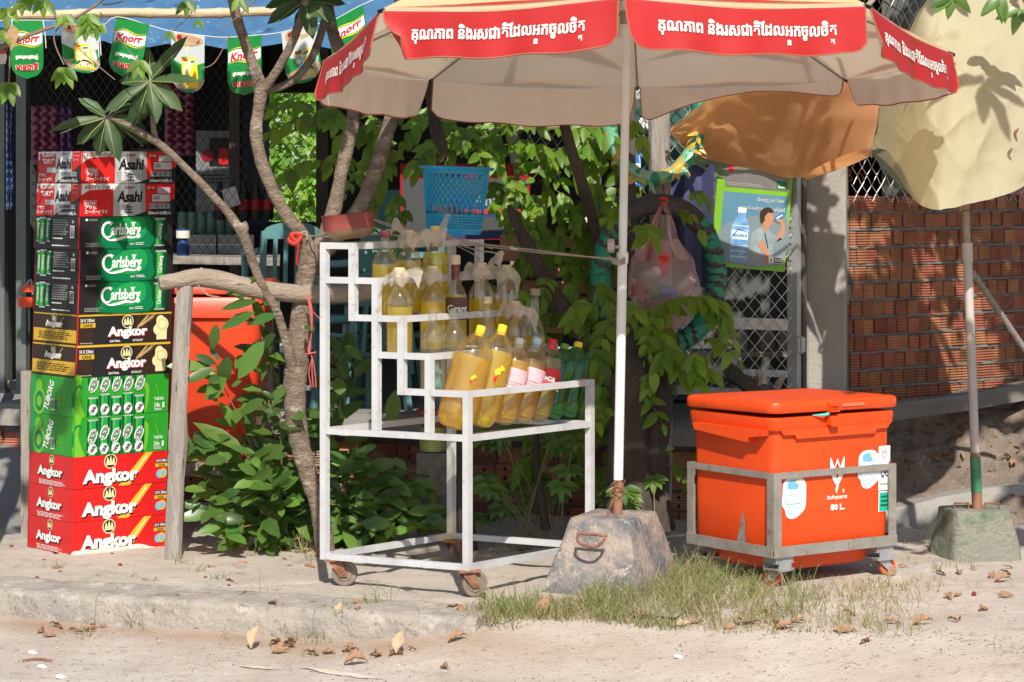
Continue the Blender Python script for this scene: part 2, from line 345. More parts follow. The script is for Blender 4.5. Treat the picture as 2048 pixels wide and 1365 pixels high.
while t < .04:
    t1 = min(t+.95+R.uniform(-.1, .1), .05); rows = []
    for j in range(61):
        e_ = .0025 if j in (0, 60) else 0; tt = lerp(t+.001, t1-.001, j/60); q = 1-smooth(-.3, .05, tt)*.12
        prof = [(-.04, -.2), (-.036, -.10), (-.030, -.045), (-.022, -.014), (.004, -.003), (.06, -.001), (.14, .003), (.205, 0), (.205, -.1)]
        prof = [(p.x, p.y) for p in cr([V(a) for a in prof], 5)]
        row = []
        for a, z in prof:
            p = KA+KE*tt+KN*a; nz = .010*noise.noise(V((tt*3.2, a*5, z*6)))+.008*noise.noise(V((tt*13, a*13, z*13)))+.004*noise.noise(V((tt*40, a*40, z*40)))-e_
            row.append(V((p.x-KN.x*nz, p.y-KN.y*nz, z*q+nz*.8)))
        rows.append(row)
    mb.grid(rows, 'kerb_stone', flip=True); t = t1
    mb.add(rows[-1], [tuple(range(len(rows[-1])))], 'kerb_stone')
mb.obj('kerb', kind='structure', sharp=60)
mat('faded_paint', (.66, .6, .53), (.5, .42, .34), scale=30, rough=.9)
mb = MB()
for a, b, wd in (((478, 1327), (560, 1336), 5), ((600, 1337), (760, 1353), 8), ((830, 1362), (900, 1372), 6)):
    def gp(px, py):
        d = (H+.112)*F/(py-YH); x, y = (px-CX)*d/F, d-D0; return V((x, y, gz(x, y)+.004))
    q = []
    for k in range(9):
        f = k/8; c = (lerp(a[0], b[0], f), lerp(a[1], b[1], f)); q.append([gp(c[0], c[1]-wd*.5*math.sin(math.pi*min(.95, f+.06))), gp(c[0], c[1]+wd*.5*math.sin(math.pi*min(.95, f+.06)))])
    mb.grid(q, 'faded_paint', flip=True)
mb.obj('road_marking', kind='structure')

# terrace of the shop: raised floor, its hollow-brick foundation, and the roof above
UF = V((-.955, .297, 0)).normalized(); NF = V((-.297, -.955, 0)).normalized(); UZ = V((0, 0, 1))   # along the shop front (to the left, receding), outward
T0 = V((1.25, 1.95, 0)); FZ = .43
mat('shop_floor', (.25, .24, .22), (.19, .185, .175), scale=4, rough=.8, bump=.15)
mb = MB(); a = T0+UF*3.9
def qd(p, z): return V((p.x, p.y, z))
mb.hexa([qd(T0, FZ-.1), qd(a, FZ-.1), qd(a-NF*4.6, FZ-.1), qd(T0-NF*4.6, FZ-.1)][::-1], [qd(T0, FZ), qd(a, FZ), qd(a-NF*4.6, FZ), qd(T0-NF*4.6, FZ)][::-1], 'shop_floor')
mb.obj('shop_floor', kind='structure')
mb = MB(); mb.hexa([V((-3.6, 1.75, -.3)), V((-1.72, 1.75, -.3)), V((-1.72, 4.4, -.3)), V((-3.6, 4.4, -.3))], [V((-3.6, 1.75, .012)), V((-1.72, 1.75, .012)), V((-1.72, 4.4, .44)), V((-3.6, 4.4, .44))], 'shop_floor'); mb.obj('entrance_ramp', kind='structure')
def bricks(mb, o, u, nrm, wd, rowz, bw, bh, m, gap=.012, dep=.1, holes=0, skip=None):
    """hollow clay bricks, each its own block with its own tilt and tone, in a bed of mortar"""
    for r_, z in enumerate(rowz):
        x = -R.uniform(0, bw)
        while x < wd:
            b = bw*R.uniform(.88, 1.12); hh = bh*R.uniform(.93, 1.04); x0, x1 = max(0, x), min(wd, x+b-gap)
            if x1-x0 > .012 and not (skip and skip(x0, z)):
                pr = R.uniform(-.003, .010); dz = R.uniform(-.005, .005); c = o+u*((x0+x1)/2)+UZ*(z+hh/2+dz)+nrm*(pr-dep/2)
                ang = R.uniform(-.02, .02); uu = (u+UZ*ang).normalized(); vv = (UZ-u*ang).normalized()
                mb.box(c, (uu, nrm, vv), ((x1-x0)/2, dep/2, hh/2), m)
                if R.random() < holes:
                    for hx in (-.2, .2):
                        for hz in (-.26, .26):
                            q = c+nrm*(dep/2+.0015)+uu*hx*(x1-x0)+vv*hz*hh; rr = .2*min(x1-x0, hh)*.62
                            mb.add([q+(uu*math.cos(k*.7854)*.8+vv*math.sin(k*.7854)*1.1)*rr for k in range(8)], [tuple(range(8))], 'brick_hole')
            x += b
mb = MB(); o = T0.copy(); L_ = 3.9
mb.hexa([qd(o-NF*.03, -.1), qd(a-NF*.03, -.1), qd(a-NF*.2, -.1), qd(o-NF*.2, -.1)][::-1], [qd(o-NF*.03, FZ-.102), qd(a-NF*.03, FZ-.102), qd(a-NF*.2, FZ-.102), qd(o-NF*.2, FZ-.102)][::-1], 'mortar')
bricks(mb, o-NF*.02, UF, NF, L_, [-.04+.088*i for i in range(4)], .16, .076, 'brick_old', holes=.35)
mb.obj('foundation_wall', label='low hollow brick wall holding up the shop floor behind the bottle cart', cat='wall', loc=T0)
mb = MB(); mb.hexa([qd(o+NF*.05, FZ-.098), qd(a+NF*.05, FZ-.098), qd(a-NF*.25, FZ-.098), qd(o-NF*.25, FZ-.098)][::-1], [qd(o+NF*.05, FZ-.02), qd(a+NF*.05, FZ-.02), qd(a-NF*.25, FZ-.02), qd(o-NF*.25, FZ-.02)][::-1], 'concrete')
mb.obj('floor_edge_beam', label='grey concrete edge beam along the raised shop floor', cat='beam', loc=T0)

# shop shell
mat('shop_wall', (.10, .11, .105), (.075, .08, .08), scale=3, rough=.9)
mat('dark_timber', (.07, .055, .045), (.10, .08, .065), scale=8, rough=.9, bump=.3)
mat('roof_sheet', (.12, .12, .12), rough=.7)
BK = 4.3   # depth of the shop behind the front
FR = T0-NF*.55   # the front line with its posts and mesh
def fp(u, z, dn=0): p = FR+UF*u-NF*dn; return V((p.x, p.y, z))
def wallrect(mb, u0, u1, z0, z1, dn, m, th=.12):
    mb.hexa([fp(u0, z0, dn), fp(u1, z0, dn), fp(u1, z0, dn+th), fp(u0, z0, dn+th)][::-1], [fp(u0, z1, dn), fp(u1, z1, dn), fp(u1, z1, dn+th), fp(u0, z1, dn+th)][::-1], m)
def uof(px, dn):   # front coordinate u that shows at photo column px for a plane dn behind the front
    lo, hi = -2, 6
    for _ in range(50):
        m_ = (lo+hi)/2; p = fp(m_, 0, dn); x = CX+F*p.x/(D0+p.y)
        if x > px: lo = m_
        else: hi = m_
    return lo
def zof(py, u, dn): p = fp(u, 0, dn); return H-(py-YH)*(D0+p.y)/F
mb = MB()
ua, ub = uof(637, BK), uof(496, BK); za, zb = zof(445, ua, BK), zof(185, ua, BK)
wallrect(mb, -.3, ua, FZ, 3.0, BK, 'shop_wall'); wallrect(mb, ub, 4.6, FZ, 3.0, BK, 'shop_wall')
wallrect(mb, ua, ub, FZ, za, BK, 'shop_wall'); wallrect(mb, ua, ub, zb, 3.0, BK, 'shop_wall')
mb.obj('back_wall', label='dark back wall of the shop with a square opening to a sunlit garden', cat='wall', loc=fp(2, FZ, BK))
mb = MB()
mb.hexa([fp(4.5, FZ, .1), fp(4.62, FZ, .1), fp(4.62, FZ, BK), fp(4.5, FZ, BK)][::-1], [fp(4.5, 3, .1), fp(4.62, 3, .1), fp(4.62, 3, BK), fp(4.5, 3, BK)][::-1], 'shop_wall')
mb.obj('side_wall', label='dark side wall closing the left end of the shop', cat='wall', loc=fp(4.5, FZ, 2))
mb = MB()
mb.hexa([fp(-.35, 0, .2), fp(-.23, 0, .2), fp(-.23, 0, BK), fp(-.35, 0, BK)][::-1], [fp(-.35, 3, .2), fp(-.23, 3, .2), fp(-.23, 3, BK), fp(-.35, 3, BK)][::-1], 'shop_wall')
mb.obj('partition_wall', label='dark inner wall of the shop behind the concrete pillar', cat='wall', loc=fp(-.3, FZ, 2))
mb = MB()
for i in range(60):
    u0, u1 = lerp(-.6, 4.8, i/60), lerp(-.6, 4.8, (i+1)/60); z0 = .02*(i % 2)
    mb.add([fp(u0, 2.62+z0, -.1), fp(u1, 2.64-z0, -.1), fp(u1, 3.1-z0, BK+.3), fp(u0, 3.08+z0, BK+.3)], [(0, 1, 2, 3)], 'roof_sheet')
    mb.add([fp(u0, 2.63+z0, -.1), fp(u1, 2.65-z0, -.1), fp(u1, 3.11-z0, BK+.3), fp(u0, 3.09+z0, BK+.3)], [(3, 2, 1, 0)], 'roof_sheet')
mb.obj('shop_roof', label='corrugated roof sheet over the dark shop', cat='roof', loc=fp(2, 2.6, 2))
# garden behind the opening, sunlit
mb = MB(); c = P(568, 315, 12.2); rr = random.Random(3)
for i in range(9000):
    p = c+V((rr.uniform(-1.1, 1.1), rr.uniform(-.3, .5), rr.uniform(-1.4, 1.4)))
    mb.leaf(p, V((rr.uniform(-1, 1), rr.uniform(-1, .2), rr.uniform(-1.2, .2))), V((rr.uniform(-.5, .5), -1, rr.uniform(.3, 1.3))), rr.uniform(.05, .10), rr.uniform(.04, .075), 'leaf_hedge')
mb.obj('hedge', label='sunlit creeper hedge seen through the back opening of the shop', cat='hedge', kind='stuff', loc=c)

# right: concrete corner pillar and the brick side wall going back to the right
mat('pillar_concrete', (.36, .33, .295), (.26, .24, .215), scale=3, rough=.92, bump=.6, bscale=60, stains=[((.14, .125, .11), 26, .70, .78), ((.26, .25, .13), 2.4, .62, .8)])
PB = P(1612, 800, 2.25); PX = V((.985, -.17, 0)); PYd = V((.17, .985, 0))
wdp = 80*S(2.25)
mb = MB(); mb.hexa([qd(PB, .15), qd(PB+PX*wdp, .15), qd(PB+PX*wdp+PYd*.22, .15), qd(PB+PYd*.22, .15)], [qd(PB, 2.7), qd(PB+PX*wdp, 2.7), qd(PB+PX*wdp+PYd*.22, 2.7), qd(PB+PYd*.22, 2.7)], 'pillar_concrete')
pil = mb.obj('concrete_pillar', label='square grey concrete pillar at the corner of the brick wall', cat='pillar', loc=qd(PB, .15))
bv = pil.modifiers.new('edge', 'BEVEL'); bv.width = .012; bv.segments = 2
BW = PB+PX*(wdp+.012)+PYd*.1; BU = V((.80, .60, 0)).normalized(); BN = V((BU.y, -BU.x, 0))
def wz(py): return H-(py-YH)*(D0+BW.y)/F
ztop, zbot = wz(392), wz(812)
mb = MB(); L_ = 1.9
def bq(u, z, dn): p = BW+BU*u-BN*dn; return V((p.x, p.y, z))
mb.hexa([bq(-.03, -.1, .006), bq(L_, -.1, .006), bq(L_, -.1, .16), bq(-.03, -.1, .16)], [bq(-.03, ztop-.01, .006), bq(L_, ztop-.01, .006), bq(L_, ztop-.01, .16), bq(-.03, ztop-.01, .16)], 'mortar')
pitch = 35.3*S(BW.y); n = int((ztop-zbot)/pitch)+1
bricks(mb, qd(BW, 0), BU, BN, L_, [ztop-pitch*(i+1)+.012 for i in range(n)], .072, pitch*.84, 'brick', gap=.008, holes=0, skip=None)
bricks(mb, qd(BW, 0)+BN*.004, BU, BN, L_, [zbot-.03], .07, pitch*.75, 'brick', gap=.02, holes=.8)
# mortar squeezed out under every course
for i in range(n+1):
    z = ztop-pitch*(i+1)+.006; rows = []
    for j in range(120):
        u = L_*j/119; e = .003+.010*max(0, noise.noise(V((u*26, i*3.1, 0)))+.1); h1, h2 = .008+.012*abs(noise.noise(V((u*17, i*2.3, 4)))), .002+.01*abs(noise.noise(V((u*21, i*1.7, 9))))
        rows.append([bq(u, z-h1, .004), bq(u, z-h1*.4, -e), bq(u, z+h2*.5, -e*.7), bq(u, z+h2+.004, .004)])
    mb.grid(rows, 'mortar', flip=True)
mb.obj('brick_wall', label='red hollow brick wall with grey mortar behind the yellow parasol pole', cat='wall', loc=qd(BW, zbot), sharp=30)
mat('dark_red_sheet', (.075, .018, .02), (.1, .03, .03), scale=4, rough=.7)
mb = MB(); mb.hexa([bq(0, ztop-.05, .5), bq(L_+.4, ztop-.05, .5), bq(L_+.4, ztop-.05, .55), bq(0, ztop-.05, .55)], [bq(0, 2.6, .5), bq(L_+.4, 2.6, .5), bq(L_+.4, 2.6, .55), bq(0, 2.6, .55)], 'dark_red_sheet')
mb.obj('shutter_panel', label='dark red sheet hanging behind the mesh above the brick wall', cat='panel', loc=bq(1, 2, .5))
# wire mesh
def chain(mb, o, u, v, W, Hh, ps, rad, m, ratio=1.35, jit=0):
    """chain-link: crossing wires with small kinks at every knot"""
    k = ratio; c = -Hh/k
    while c < W:
        for sgn in (1, -1):
            a0 = c if sgn > 0 else c+Hh/k
            N = int(Hh/(ps*k/2)); pts = []
            for i in range(N+1):
                y = i*ps*k/2; x = (a0+y/k) if sgn > 0 else (a0-y/k)
                if -.001 <= x <= W: pts.append(V(o)+V(u)*x+V(v)*(y+(jit*noise.noise(V((x*4, y*4, 0)))))+V(u).cross(V(v))*(rad*1.1 if (i % 2 == 0) == (sgn > 0) else -rad*1.1))
            if len(pts) > 1: mb.tube(pts, rad, m, 4, caps=False)
        c += ps
mat('wire', (.46, .46, .46), (.32, .3, .28), scale=20, rough=.45, metal=.6)
mat('wire_dark', (.05, .05, .05), rough=.6, metal=.4)
mb = MB(); chain(mb, bq(0, ztop-.03, -.012), BU, UZ, L_, 2.55-ztop, .06, .0022, 'wire', jit=.008)
mb.obj('wire_mesh_screen', label='diamond wire mesh fixed above the red brick wall', cat='wire mesh', loc=bq(0, ztop, 0))
# bare soil bank, its colour darkened to stand in for shade, between the ledge and the wall, with lumps of rubble
mb = MB(); rows = []
for i in range(70):
    y = lerp(1.98, 3.3, i/69); rows.append([V((x, y, gz(x, y)+.012*smooth(0, 4, i)+.02*max(0, noise.noise(V((x*9, y*9, 4))))+.012*noise.noise(V((x*26, y*26, 4)))-(.03 if j in (0, 89) or i in (0, 69) else 0))) for j, x in enumerate([lerp(1.12, 2.9, k/89) for k in range(90)])])
mb.grid(rows, 'shade_toned_soil'); mb.obj('soil_bank', kind='structure', sharp=None)
# stepped concrete ledges on the right
def ledge(name, pts, hh, th, label, m='concrete', z0=None):
    mb = MB(); rows = []
    for p in cr(pts, 8):
        q = noise.noise(p*6)*.02
        rows.append([p+V((0, -.02, -hh)), p+V((0, -q, -.03)), p+V((0, .02, q*.4)), p+V((0, th-.02, .004+q*.3)), p+V((0, th, -.05)), p+V((0, th, -hh))])
    mb.grid(rows, m, flip=False); mb.add(rows[0], [tuple(range(6))], m); mb.add(rows[-1], [tuple(range(6))[::-1]], m)
    return mb.obj(name, label=label, cat='ledge', loc=pts[0]-V((0, 0, hh)))
ledge('concrete_ledge', [P(1700, 1035, 1.88), P(1830, 1008, 1.93), P(1950, 983, 2.03), P(2075, 964, 2.12)], .2, .2, 'low rough concrete ledge in shade behind the green block')
mat('old_timber', (.13, .115, .1), (.19, .17, .15), scale=16, rough=.95, bump=1, stretch=(.2, .2, 1))
ledge('timber_baulk', [P(1690, 826, 2.05), P(1800, 807, 2.15), P(1930, 790, 2.3), P(2080, 764, 2.5)], .07, .12, 'old grey timber baulk lying along the foot of the red brick wall', 'old_timber')
# ================================================================ SHOP FRONT AND INSIDE
mat('steel_post', (.13, .15, .14), (.10, .115, .11), scale=5, rough=.6, stains=[((.2, .21, .19), 14, .6, .75)])
def fpost(px, dn, wpx, label, m='steel_post', top=2.62, cat='post', name='shop_post'):
    u = uof(px, dn); p = fp(u, FZ, dn); hw = wpx*S(p.y)/2; mb = MB()
    mb.post(p, qd(p, top), UF, NF, hw, hw*.8, m)
    mb.box(p+UZ*.01, (UF, NF, UZ), (hw*1.5, hw*1.3, .01), m); mb.box(qd(p, top-.02), (UF, NF, UZ), (hw*1.5, hw*1.3, .01), m)
    return mb.obj(name, label=label, cat=cat, loc=p)
fpost(46, .0, 22, 'grey green steel post behind the left edge of the carton stack')
fpost(4, .02, 18, 'grey green steel post at the left edge of the photo')
fpost(472, .9, 22, 'dark post left of the garden opening inside the shop', 'dark_timber')
fpost(648, .9, 26, 'dark post right of the garden opening inside the shop', 'dark_timber')
fpost(1030, .1, 16, 'grey steel post of the shop front behind the blue basket', 'grey_steel')
fpost(1190, .1, 22, 'grey steel post left of the black mesh panel', 'grey_steel')
mb = MB(); u0, u1 = uof(500, .06), uof(62, .06); za_ = zof(560, u0, .06)
chain(mb, fp(u1, za_, .06), -UF, UZ, u1-u0, 2.55-za_, .045, .0016, 'wire_dark', jit=.01)
mb.obj('wire_mesh_screen', label='dark wire mesh across the open left shop front', cat='wire mesh', loc=fp(u1, za_, .06))
mb = MB(); chain(mb, fp(ub+.05, za-.05, BK-.05), -UF, UZ, ub-ua+.1, zb-za+.1, .05, .0018, 'wire_dark', jit=.01)
mb.obj('wire_mesh_screen', label='dark wire mesh over the garden opening in the back wall', cat='wire mesh', loc=fp(ub, za, BK-.05))
mb = MB(); u0, u1 = uof(1250, .12), uof(1010, .12); z0_, z1_ = zof(330, u0, .12), 2.5
chain(mb, fp(u1, z0_, .12), -UF, UZ, u1-u0, z1_-z0_, .055, .0018, 'wire', jit=.01)
mb.obj('wire_mesh_screen', label='grey wire mesh high behind the leaves right of the blue basket', cat='wire mesh', loc=fp(u1, z0_, .12))
# gate of chain-link on the right with its frame
GY = 2.02
def gp_(px, py, dy=0): return P(px, py, GY+dy)
g = thing('mesh_gate', 'grey steel framed chain link gate beside the concrete pillar', 'gate', gp_(1587, 790))
gl, gr = 1255, 1588
mb = MB()
mb.bar(gp_(gr, 796), gp_(gr, 180), .048, .04, 'galvanised'); mb.bar(gp_(gl, 780), gp_(gl, 180), .04, .04, 'galvanised')
mb.bar(gp_(gl+10, 776), gp_(gr-13, 790), .03, .035, 'galvanised'); mb.bar(gp_(gl+10, 640), gp_(gr-13, 650), .03, .05, 'galvanised')
mb.bar(gp_(gl+10, 738), gp_(gr-13, 748), .03, .03, 'galvanised'); mb.bar(gp_(gl+10, 190), gp_(gr-13, 190), .03, .035, 'galvanised')
mb.obj('gate_frame', g)
mb = MB(); o = gp_(gl+8, 786, -.03); chain(mb, o, V((1, 0, 0)), UZ, (gr-gl)*S(GY)-.02, 2.35-o.z, .058, .0021, 'wire', ratio=1.25, jit=.006)
mb.obj('wire_mesh', g)
mb = MB()
for py in (690, 300): mb.box(gp_(1603, py, -.01), ((1, 0, 0), (0, 1, 0), (0, 0, 1)), (.016, .012, .03), 'galvanised'); mb.tube([gp_(1603, py-17, -.02), gp_(1603, py+17, -.02)], .008, 'galvanised')
mb.obj('hinge', g)
mb = MB(); mb.bar(gp_(1604, 800, .03), gp_(1604, 180, .03), .03, .03, 'dark_timber'); mb.obj('gate_jamb', label='narrow brown timber jamb between gate and pillar', cat='post', loc=gp_(1604, 800, .03))
# dark backing inside the gate: shelves with old goods
mb = MB()
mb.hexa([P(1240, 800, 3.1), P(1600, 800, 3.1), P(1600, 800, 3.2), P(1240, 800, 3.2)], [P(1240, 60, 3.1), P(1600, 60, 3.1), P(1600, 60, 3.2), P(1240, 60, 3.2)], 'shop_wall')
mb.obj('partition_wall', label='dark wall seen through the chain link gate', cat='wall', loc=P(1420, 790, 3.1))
# driftwood by the gate foot
mb = MB(); mb.tube(cr([P(1450, 730, 1.75), P(1480, 760, 1.72), P(1530, 785, 1.72), P(1590, 790, 1.8)], 4), [.012, .03, .034, .04, .036, .03, .035, .032, .034, .028, .03, .03, .012], 'bark_dark', 8, jit=.25)
mb.tube(cr([P(1515, 780, 1.72), P(1520, 755, 1.68), P(1513, 742, 1.66)], 3), [.02, .018, .015, .014, .012, .008, .004], 'dry_wood', 7, jit=.2)
mb.tube(cr([P(1545, 785, 1.74), P(1562, 760, 1.7), P(1570, 748, 1.7)], 3), [.02, .018, .015, .014, .012, .008, .004], 'dry_wood', 7, jit=.2)
mb.obj('driftwood', label='twisted dead root lying at the foot of the mesh gate', cat='driftwood', loc=P(1520, 795, 1.75))
mb = MB(); mb.tube([P(px, 262-.06*(px-950)+2*math.sin(px*.03), 2.45) for px in range(950, 1300, 25)], .016, 'dry_wood', 9); mb.obj('wooden_pole', label='thin brown pole lying across behind the leaves under the red parasol', cat='pole', loc=P(1100, 250, 2.45))
# goods seen dimly on a board inside the gate
for (px, py, r_, h_, m, lb) in ((1480, 640, .035, .1, 'ink_grey', 'dusty grey tin on the shelf behind the gate, left one'), (1535, 640, .04, .12, 'grey_wood', 'brownish jar on the shelf behind the gate, middle one'), (1568, 640, .03, .09, 'ink_grey', 'dusty grey tin on the shelf behind the gate, next to the post')):
    mb = MB(); p = P(px, 700, 2.7); mb.lathe([(0, 0), (r_, 0), (r_*1.03, .01), (r_, h_*.8), (r_*.7, h_*.9), (r_*.7, h_), (0, h_)], m, p, n=14); mb.obj('storage_tin', label=lb, cat='tin', loc=p)
mb = MB(); mb.box(P(1440, 706, 2.72), ((1, 0, 0), (0, 1, 0), (0, 0, 1)), (.38, .12, .012), 'grey_wood'); mb.obj('shelf_board', label='grey shelf board behind the gate with tins on it', cat='shelf', loc=P(1440, 706, 2.72))

# poster in its lime frame on the gate
mat('lime_frame', (.16, .40, .008), (.13, .34, .006), scale=6, rough=.4)
mat('poster_sky', (.045, .17, .27), (.08, .21, .29), scale=3, rough=.3, coat=.3); mat('poster_grey', (.10, .10, .105), (.15, .15, .15), scale=5, rough=.3, coat=.3)
mat('poster_haze', (.15, .205, .225), rough=.35); mat('poster_shirt', (.17, .22, .25), (.26, .32, .35), scale=14, rough=.5); mat('poster_bottle', (.05, .18, .42), (.2, .38, .6), scale=22, rough=.3)
q00, q10, q11, q01 = P(1424, 532, GY-.06), P(1574, 545, GY-.06), P(1581, 320, GY-.06), P(1434, 312, GY-.06)
pu, pv = (q10-q00), (q01-q00)
ps = thing('framed_poster', 'lime green framed advertising board of a man drinking, hung on the gate', 'poster', (q00+q10)/2)
uw, vh = pu.length, pv.length; fr = plane(q00, pu, pv-pu*(pv.dot(pu)/pu.dot(pu)))
mb = MB(); pn = pu.cross(pv).normalized(); un = pu.normalized(); vn = pn.cross(un)
mb.box(q00+pu/2+pv/2-pn*.012, (un, pn, vn), (uw/2, .012, vh/2), 'lime_frame'); mb.obj('frame', ps)
mb = MB(); D = Print(mb, fr, uw, vh)
D.rect(.07, .06, .93, .685, 'poster_sky'); D.blob([(.07, .06), (.07, .35), (.3, .44), (.6, .5), (.93, .5), (.93, .06)], 'poster_haze', 2, 2)
D.text('បំពេញជាតិទឹក', .70, .635, .045, 'ink_silver', 5, bold=.02, width=.36); D.text('សម្រាប់សកម្មភាពប្រចាំថ្ងៃ', .60, .555, .05, 'ink_silver', 5, bold=.02, width=.6)
# bottle
D.blob([(.23, .06), (.22, .2), (.2, .33), (.24, .42), (.28, .47), (.29, .52), (.38, .52), (.39, .47), (.43, .42), (.46, .33), (.44, .2), (.45, .06)], 'poster_bottle', 4, 3)
D.rect(.28, .505, .39, .55, 'ink_white', 5); D.rect(.22, .26, .44, .345, 'ink_pale_blue', 5); D.text('AQUARIUS', .33, .295, .03, 'ink_navy', 7, bold=.02, width=.2, shear=.15)
for v in (.2, .15, .38, .1): D.rect(.22, v, .45, v+.008, 'ink_pale_blue', 6)
D.line([(.21, .25), (.3, .35), (.45, .33)], [.004, .016, .004], 'ink_navy', 6)
# man: shirt, far arm, raised arm, head, hair, small bottle
D.blob([(.46, .06), (.48, .24), (.5, .33), (.58, .38), (.68, .38), (.76, .34), (.9, .3), (.92, .35), (.84, .28), (.78, .22), (.79, .06)], 'poster_shirt', 3, 3)
D.blob([(.58, .24), (.64, .18), (.70, .1), (.68, .06), (.74, .06), (.76, .12), (.7, .2), (.65, .26)], 'ink_skin', 6, 3)
D.blob([(.86, .3), (.92, .35), (.91, .43), (.87, .475), (.83, .465), (.86, .43), (.87, .38), (.82, .33)], 'ink_skin', 5, 3)
D.blob([(.64, .36), (.63, .42), (.62, .48), (.64, .53), (.70, .545), (.745, .52), (.75, .485), (.765, .465), (.75, .455), (.748, .43), (.72, .405), (.70, .37)], 'ink_skin', 5, 4)
D.blob([(.6, .42), (.575, .48), (.58, .53), (.63, .565), (.7, .57), (.75, .545), (.73, .525), (.68, .525), (.66, .5), (.655, .46), (.63, .44)], 'ink_brown', 6, 4)
D.ell(.655, .475, .014, .024, 'ink_skin', 7); D.line([(.66, .34), (.72, .2)], .012, 'ink_black', 6)
D.poly([(.76, .46), (.8, .455), (.89, .5), (.9, .53), (.86, .535), (.78, .49)], 'ink_blue', 7); D.poly([(.8, .47), (.88, .51), (.875, .52), (.8, .49)], 'ink_pale_blue', 8)
D.blob([(.8, .47), (.84, .475), (.845, .45), (.81, .445)], 'ink_skin', 9, 3)
D.rect(.74, .07, .925, .13, 'ink_silver', 6); D.rect(.81, .075, .915, .125, 'ink_black', 7); D.text('2500', .862, .1, .032, 'ink_white', 9, bold=.02, width=.09); D.rect(.765, .08, .78, .115, 'ink_blue', 7)
D.rect(.08, .73, .92, .985, 'poster_grey'); D.rect(.76, .745, .9, .82, 'ink_green', 3); D.text('Smart', .83, .765, .022, 'ink_white', 5, bold=.02, width=.1)
for v, a in ((.75, .5), (.765, .45), (.88, .3), (.9, .35)): D.rect(.1 if v < .8 else .45, v, .1+a if v < .8 else .45+a, v+.006, 'ink_grey', 3)
D.ell(.14, .9, .035, .04, 'ink_red', 3)
mb.obj('printed_sheet', ps)

# ---- signs behind the leaves and the tyres
def board(px0, py0, px1, py1, y, m, name, label, cat='sign', th=.012, tilt=0):
    a, b = P(px0, py1, y), P(px1, py1, y); W = (b-a).length; Hh = (py1-py0)*S(y); u = V((math.cos(tilt), math.sin(tilt)*0, math.sin(tilt))); v = V((-u.z, 0, u.x))
    t = thing(name, label, cat, a+V((W/2, 0, 0))); mb = MB(); mb.box(a+u*W/2+v*Hh/2+V((0, th/2, 0)), (u, (0, 1, 0), v), (W/2, th/2, Hh/2), m); mb.obj('board', t)
    mb = MB(); return t, mb, Print(mb, plane(a, u, v), W, Hh)
mat('sign_teal', (.02, .10, .085), (.015, .07, .06), scale=4, rough=.5); mat('sign_dimmed', (.045, .048, .052), rough=.5)
t, mb, D = board(1268, 215, 1420, 480, 2.3, 'sign_teal', 'shop_sign', 'dark green shop sign with white letters behind the timber post')
D.rect(0, 0, 1, .45, 'sign_dimmed'); D.text('so', .18, .88, .1, 'ink_white', 3, bold=.04, width=.25, shear=.3)
D.rect(.55, .02, .95, .3, 'ink_dark_red', 2); D.ell(.72, .32, .2, .09, 'ink_green', 3); D.rect(.55, .1, .85, .2, 'ink_white', 3); D.text('ភោជ្ជ', .7, .15, .08, 'ink_red', 5, bold=.02, width=.24); D.blob([(.6, .3), (.6, .5), (.8, .52), (.85, .4)], 'ink_dark_red', 2); mb.obj('print', t)
t, mb, D = board(1256, 295, 1282, 372, 1.9, 'ink_blue', 'oval_sign', 'small blue sign with a white panel behind the white parasol pole')
D.ell(.5, .5, .46, .46, 'ink_white'); D.ell(.5, .5, .42, .43, 'ink_blue', 2); D.rect(.05, .33, .95, .58, 'ink_white', 3); D.text('ល្ល', .5, .46, .18, 'ink_red', 5, bold=.02, width=.6); mb.obj('print', t)
t, mb, D = board(1170, 395, 1275, 520, 2.25, 'ink_blue', 'shop_sign', 'blue advertising sign low behind the leaves and the green tyre')
D.text('ាល្អ', .3, .6, .3, 'ink_white', 3, bold=.02); D.rect(.05, .1, .9, .25, 'ink_pale_blue'); mb.obj('print', t)
t, mb, D = board(800, 328, 1060, 480, 3.0, 'ink_dark_red', 'advertising_banner', 'red edged advertising banner behind the blue basket')
D.rect(.02, .02, .98, .8, 'sign_dimmed'); D.rect(.4, .02, .98, .6, 'ink_navy', 2); D.rect(.45, .1, .9, .3, 'sign_dimmed', 3); D.text('Angkor', .75, .5, .2, 'ink_grey', 4, bold=.03); D.rect(.5, .34, .96, .4, 'ink_red', 3); mb.obj('print', t)  # banner inks darkened, the shade on it is put into the colours
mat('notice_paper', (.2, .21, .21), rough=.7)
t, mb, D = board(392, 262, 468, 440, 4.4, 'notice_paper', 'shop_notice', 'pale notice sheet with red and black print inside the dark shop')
D.rect(.35, .6, .9, .92, 'ink_black'); D.rect(.6, .62, .85, .8, 'ink_red', 2); D.ell(.3, .72, .16, .07, 'ink_dark_red', 3); D.text('Angkor', .5, .2, .14, 'ink_grey', 2, bold=.02); D.lines(.1, .9, .4, .52, 3, 'ink_black'); mb.obj('print', t)

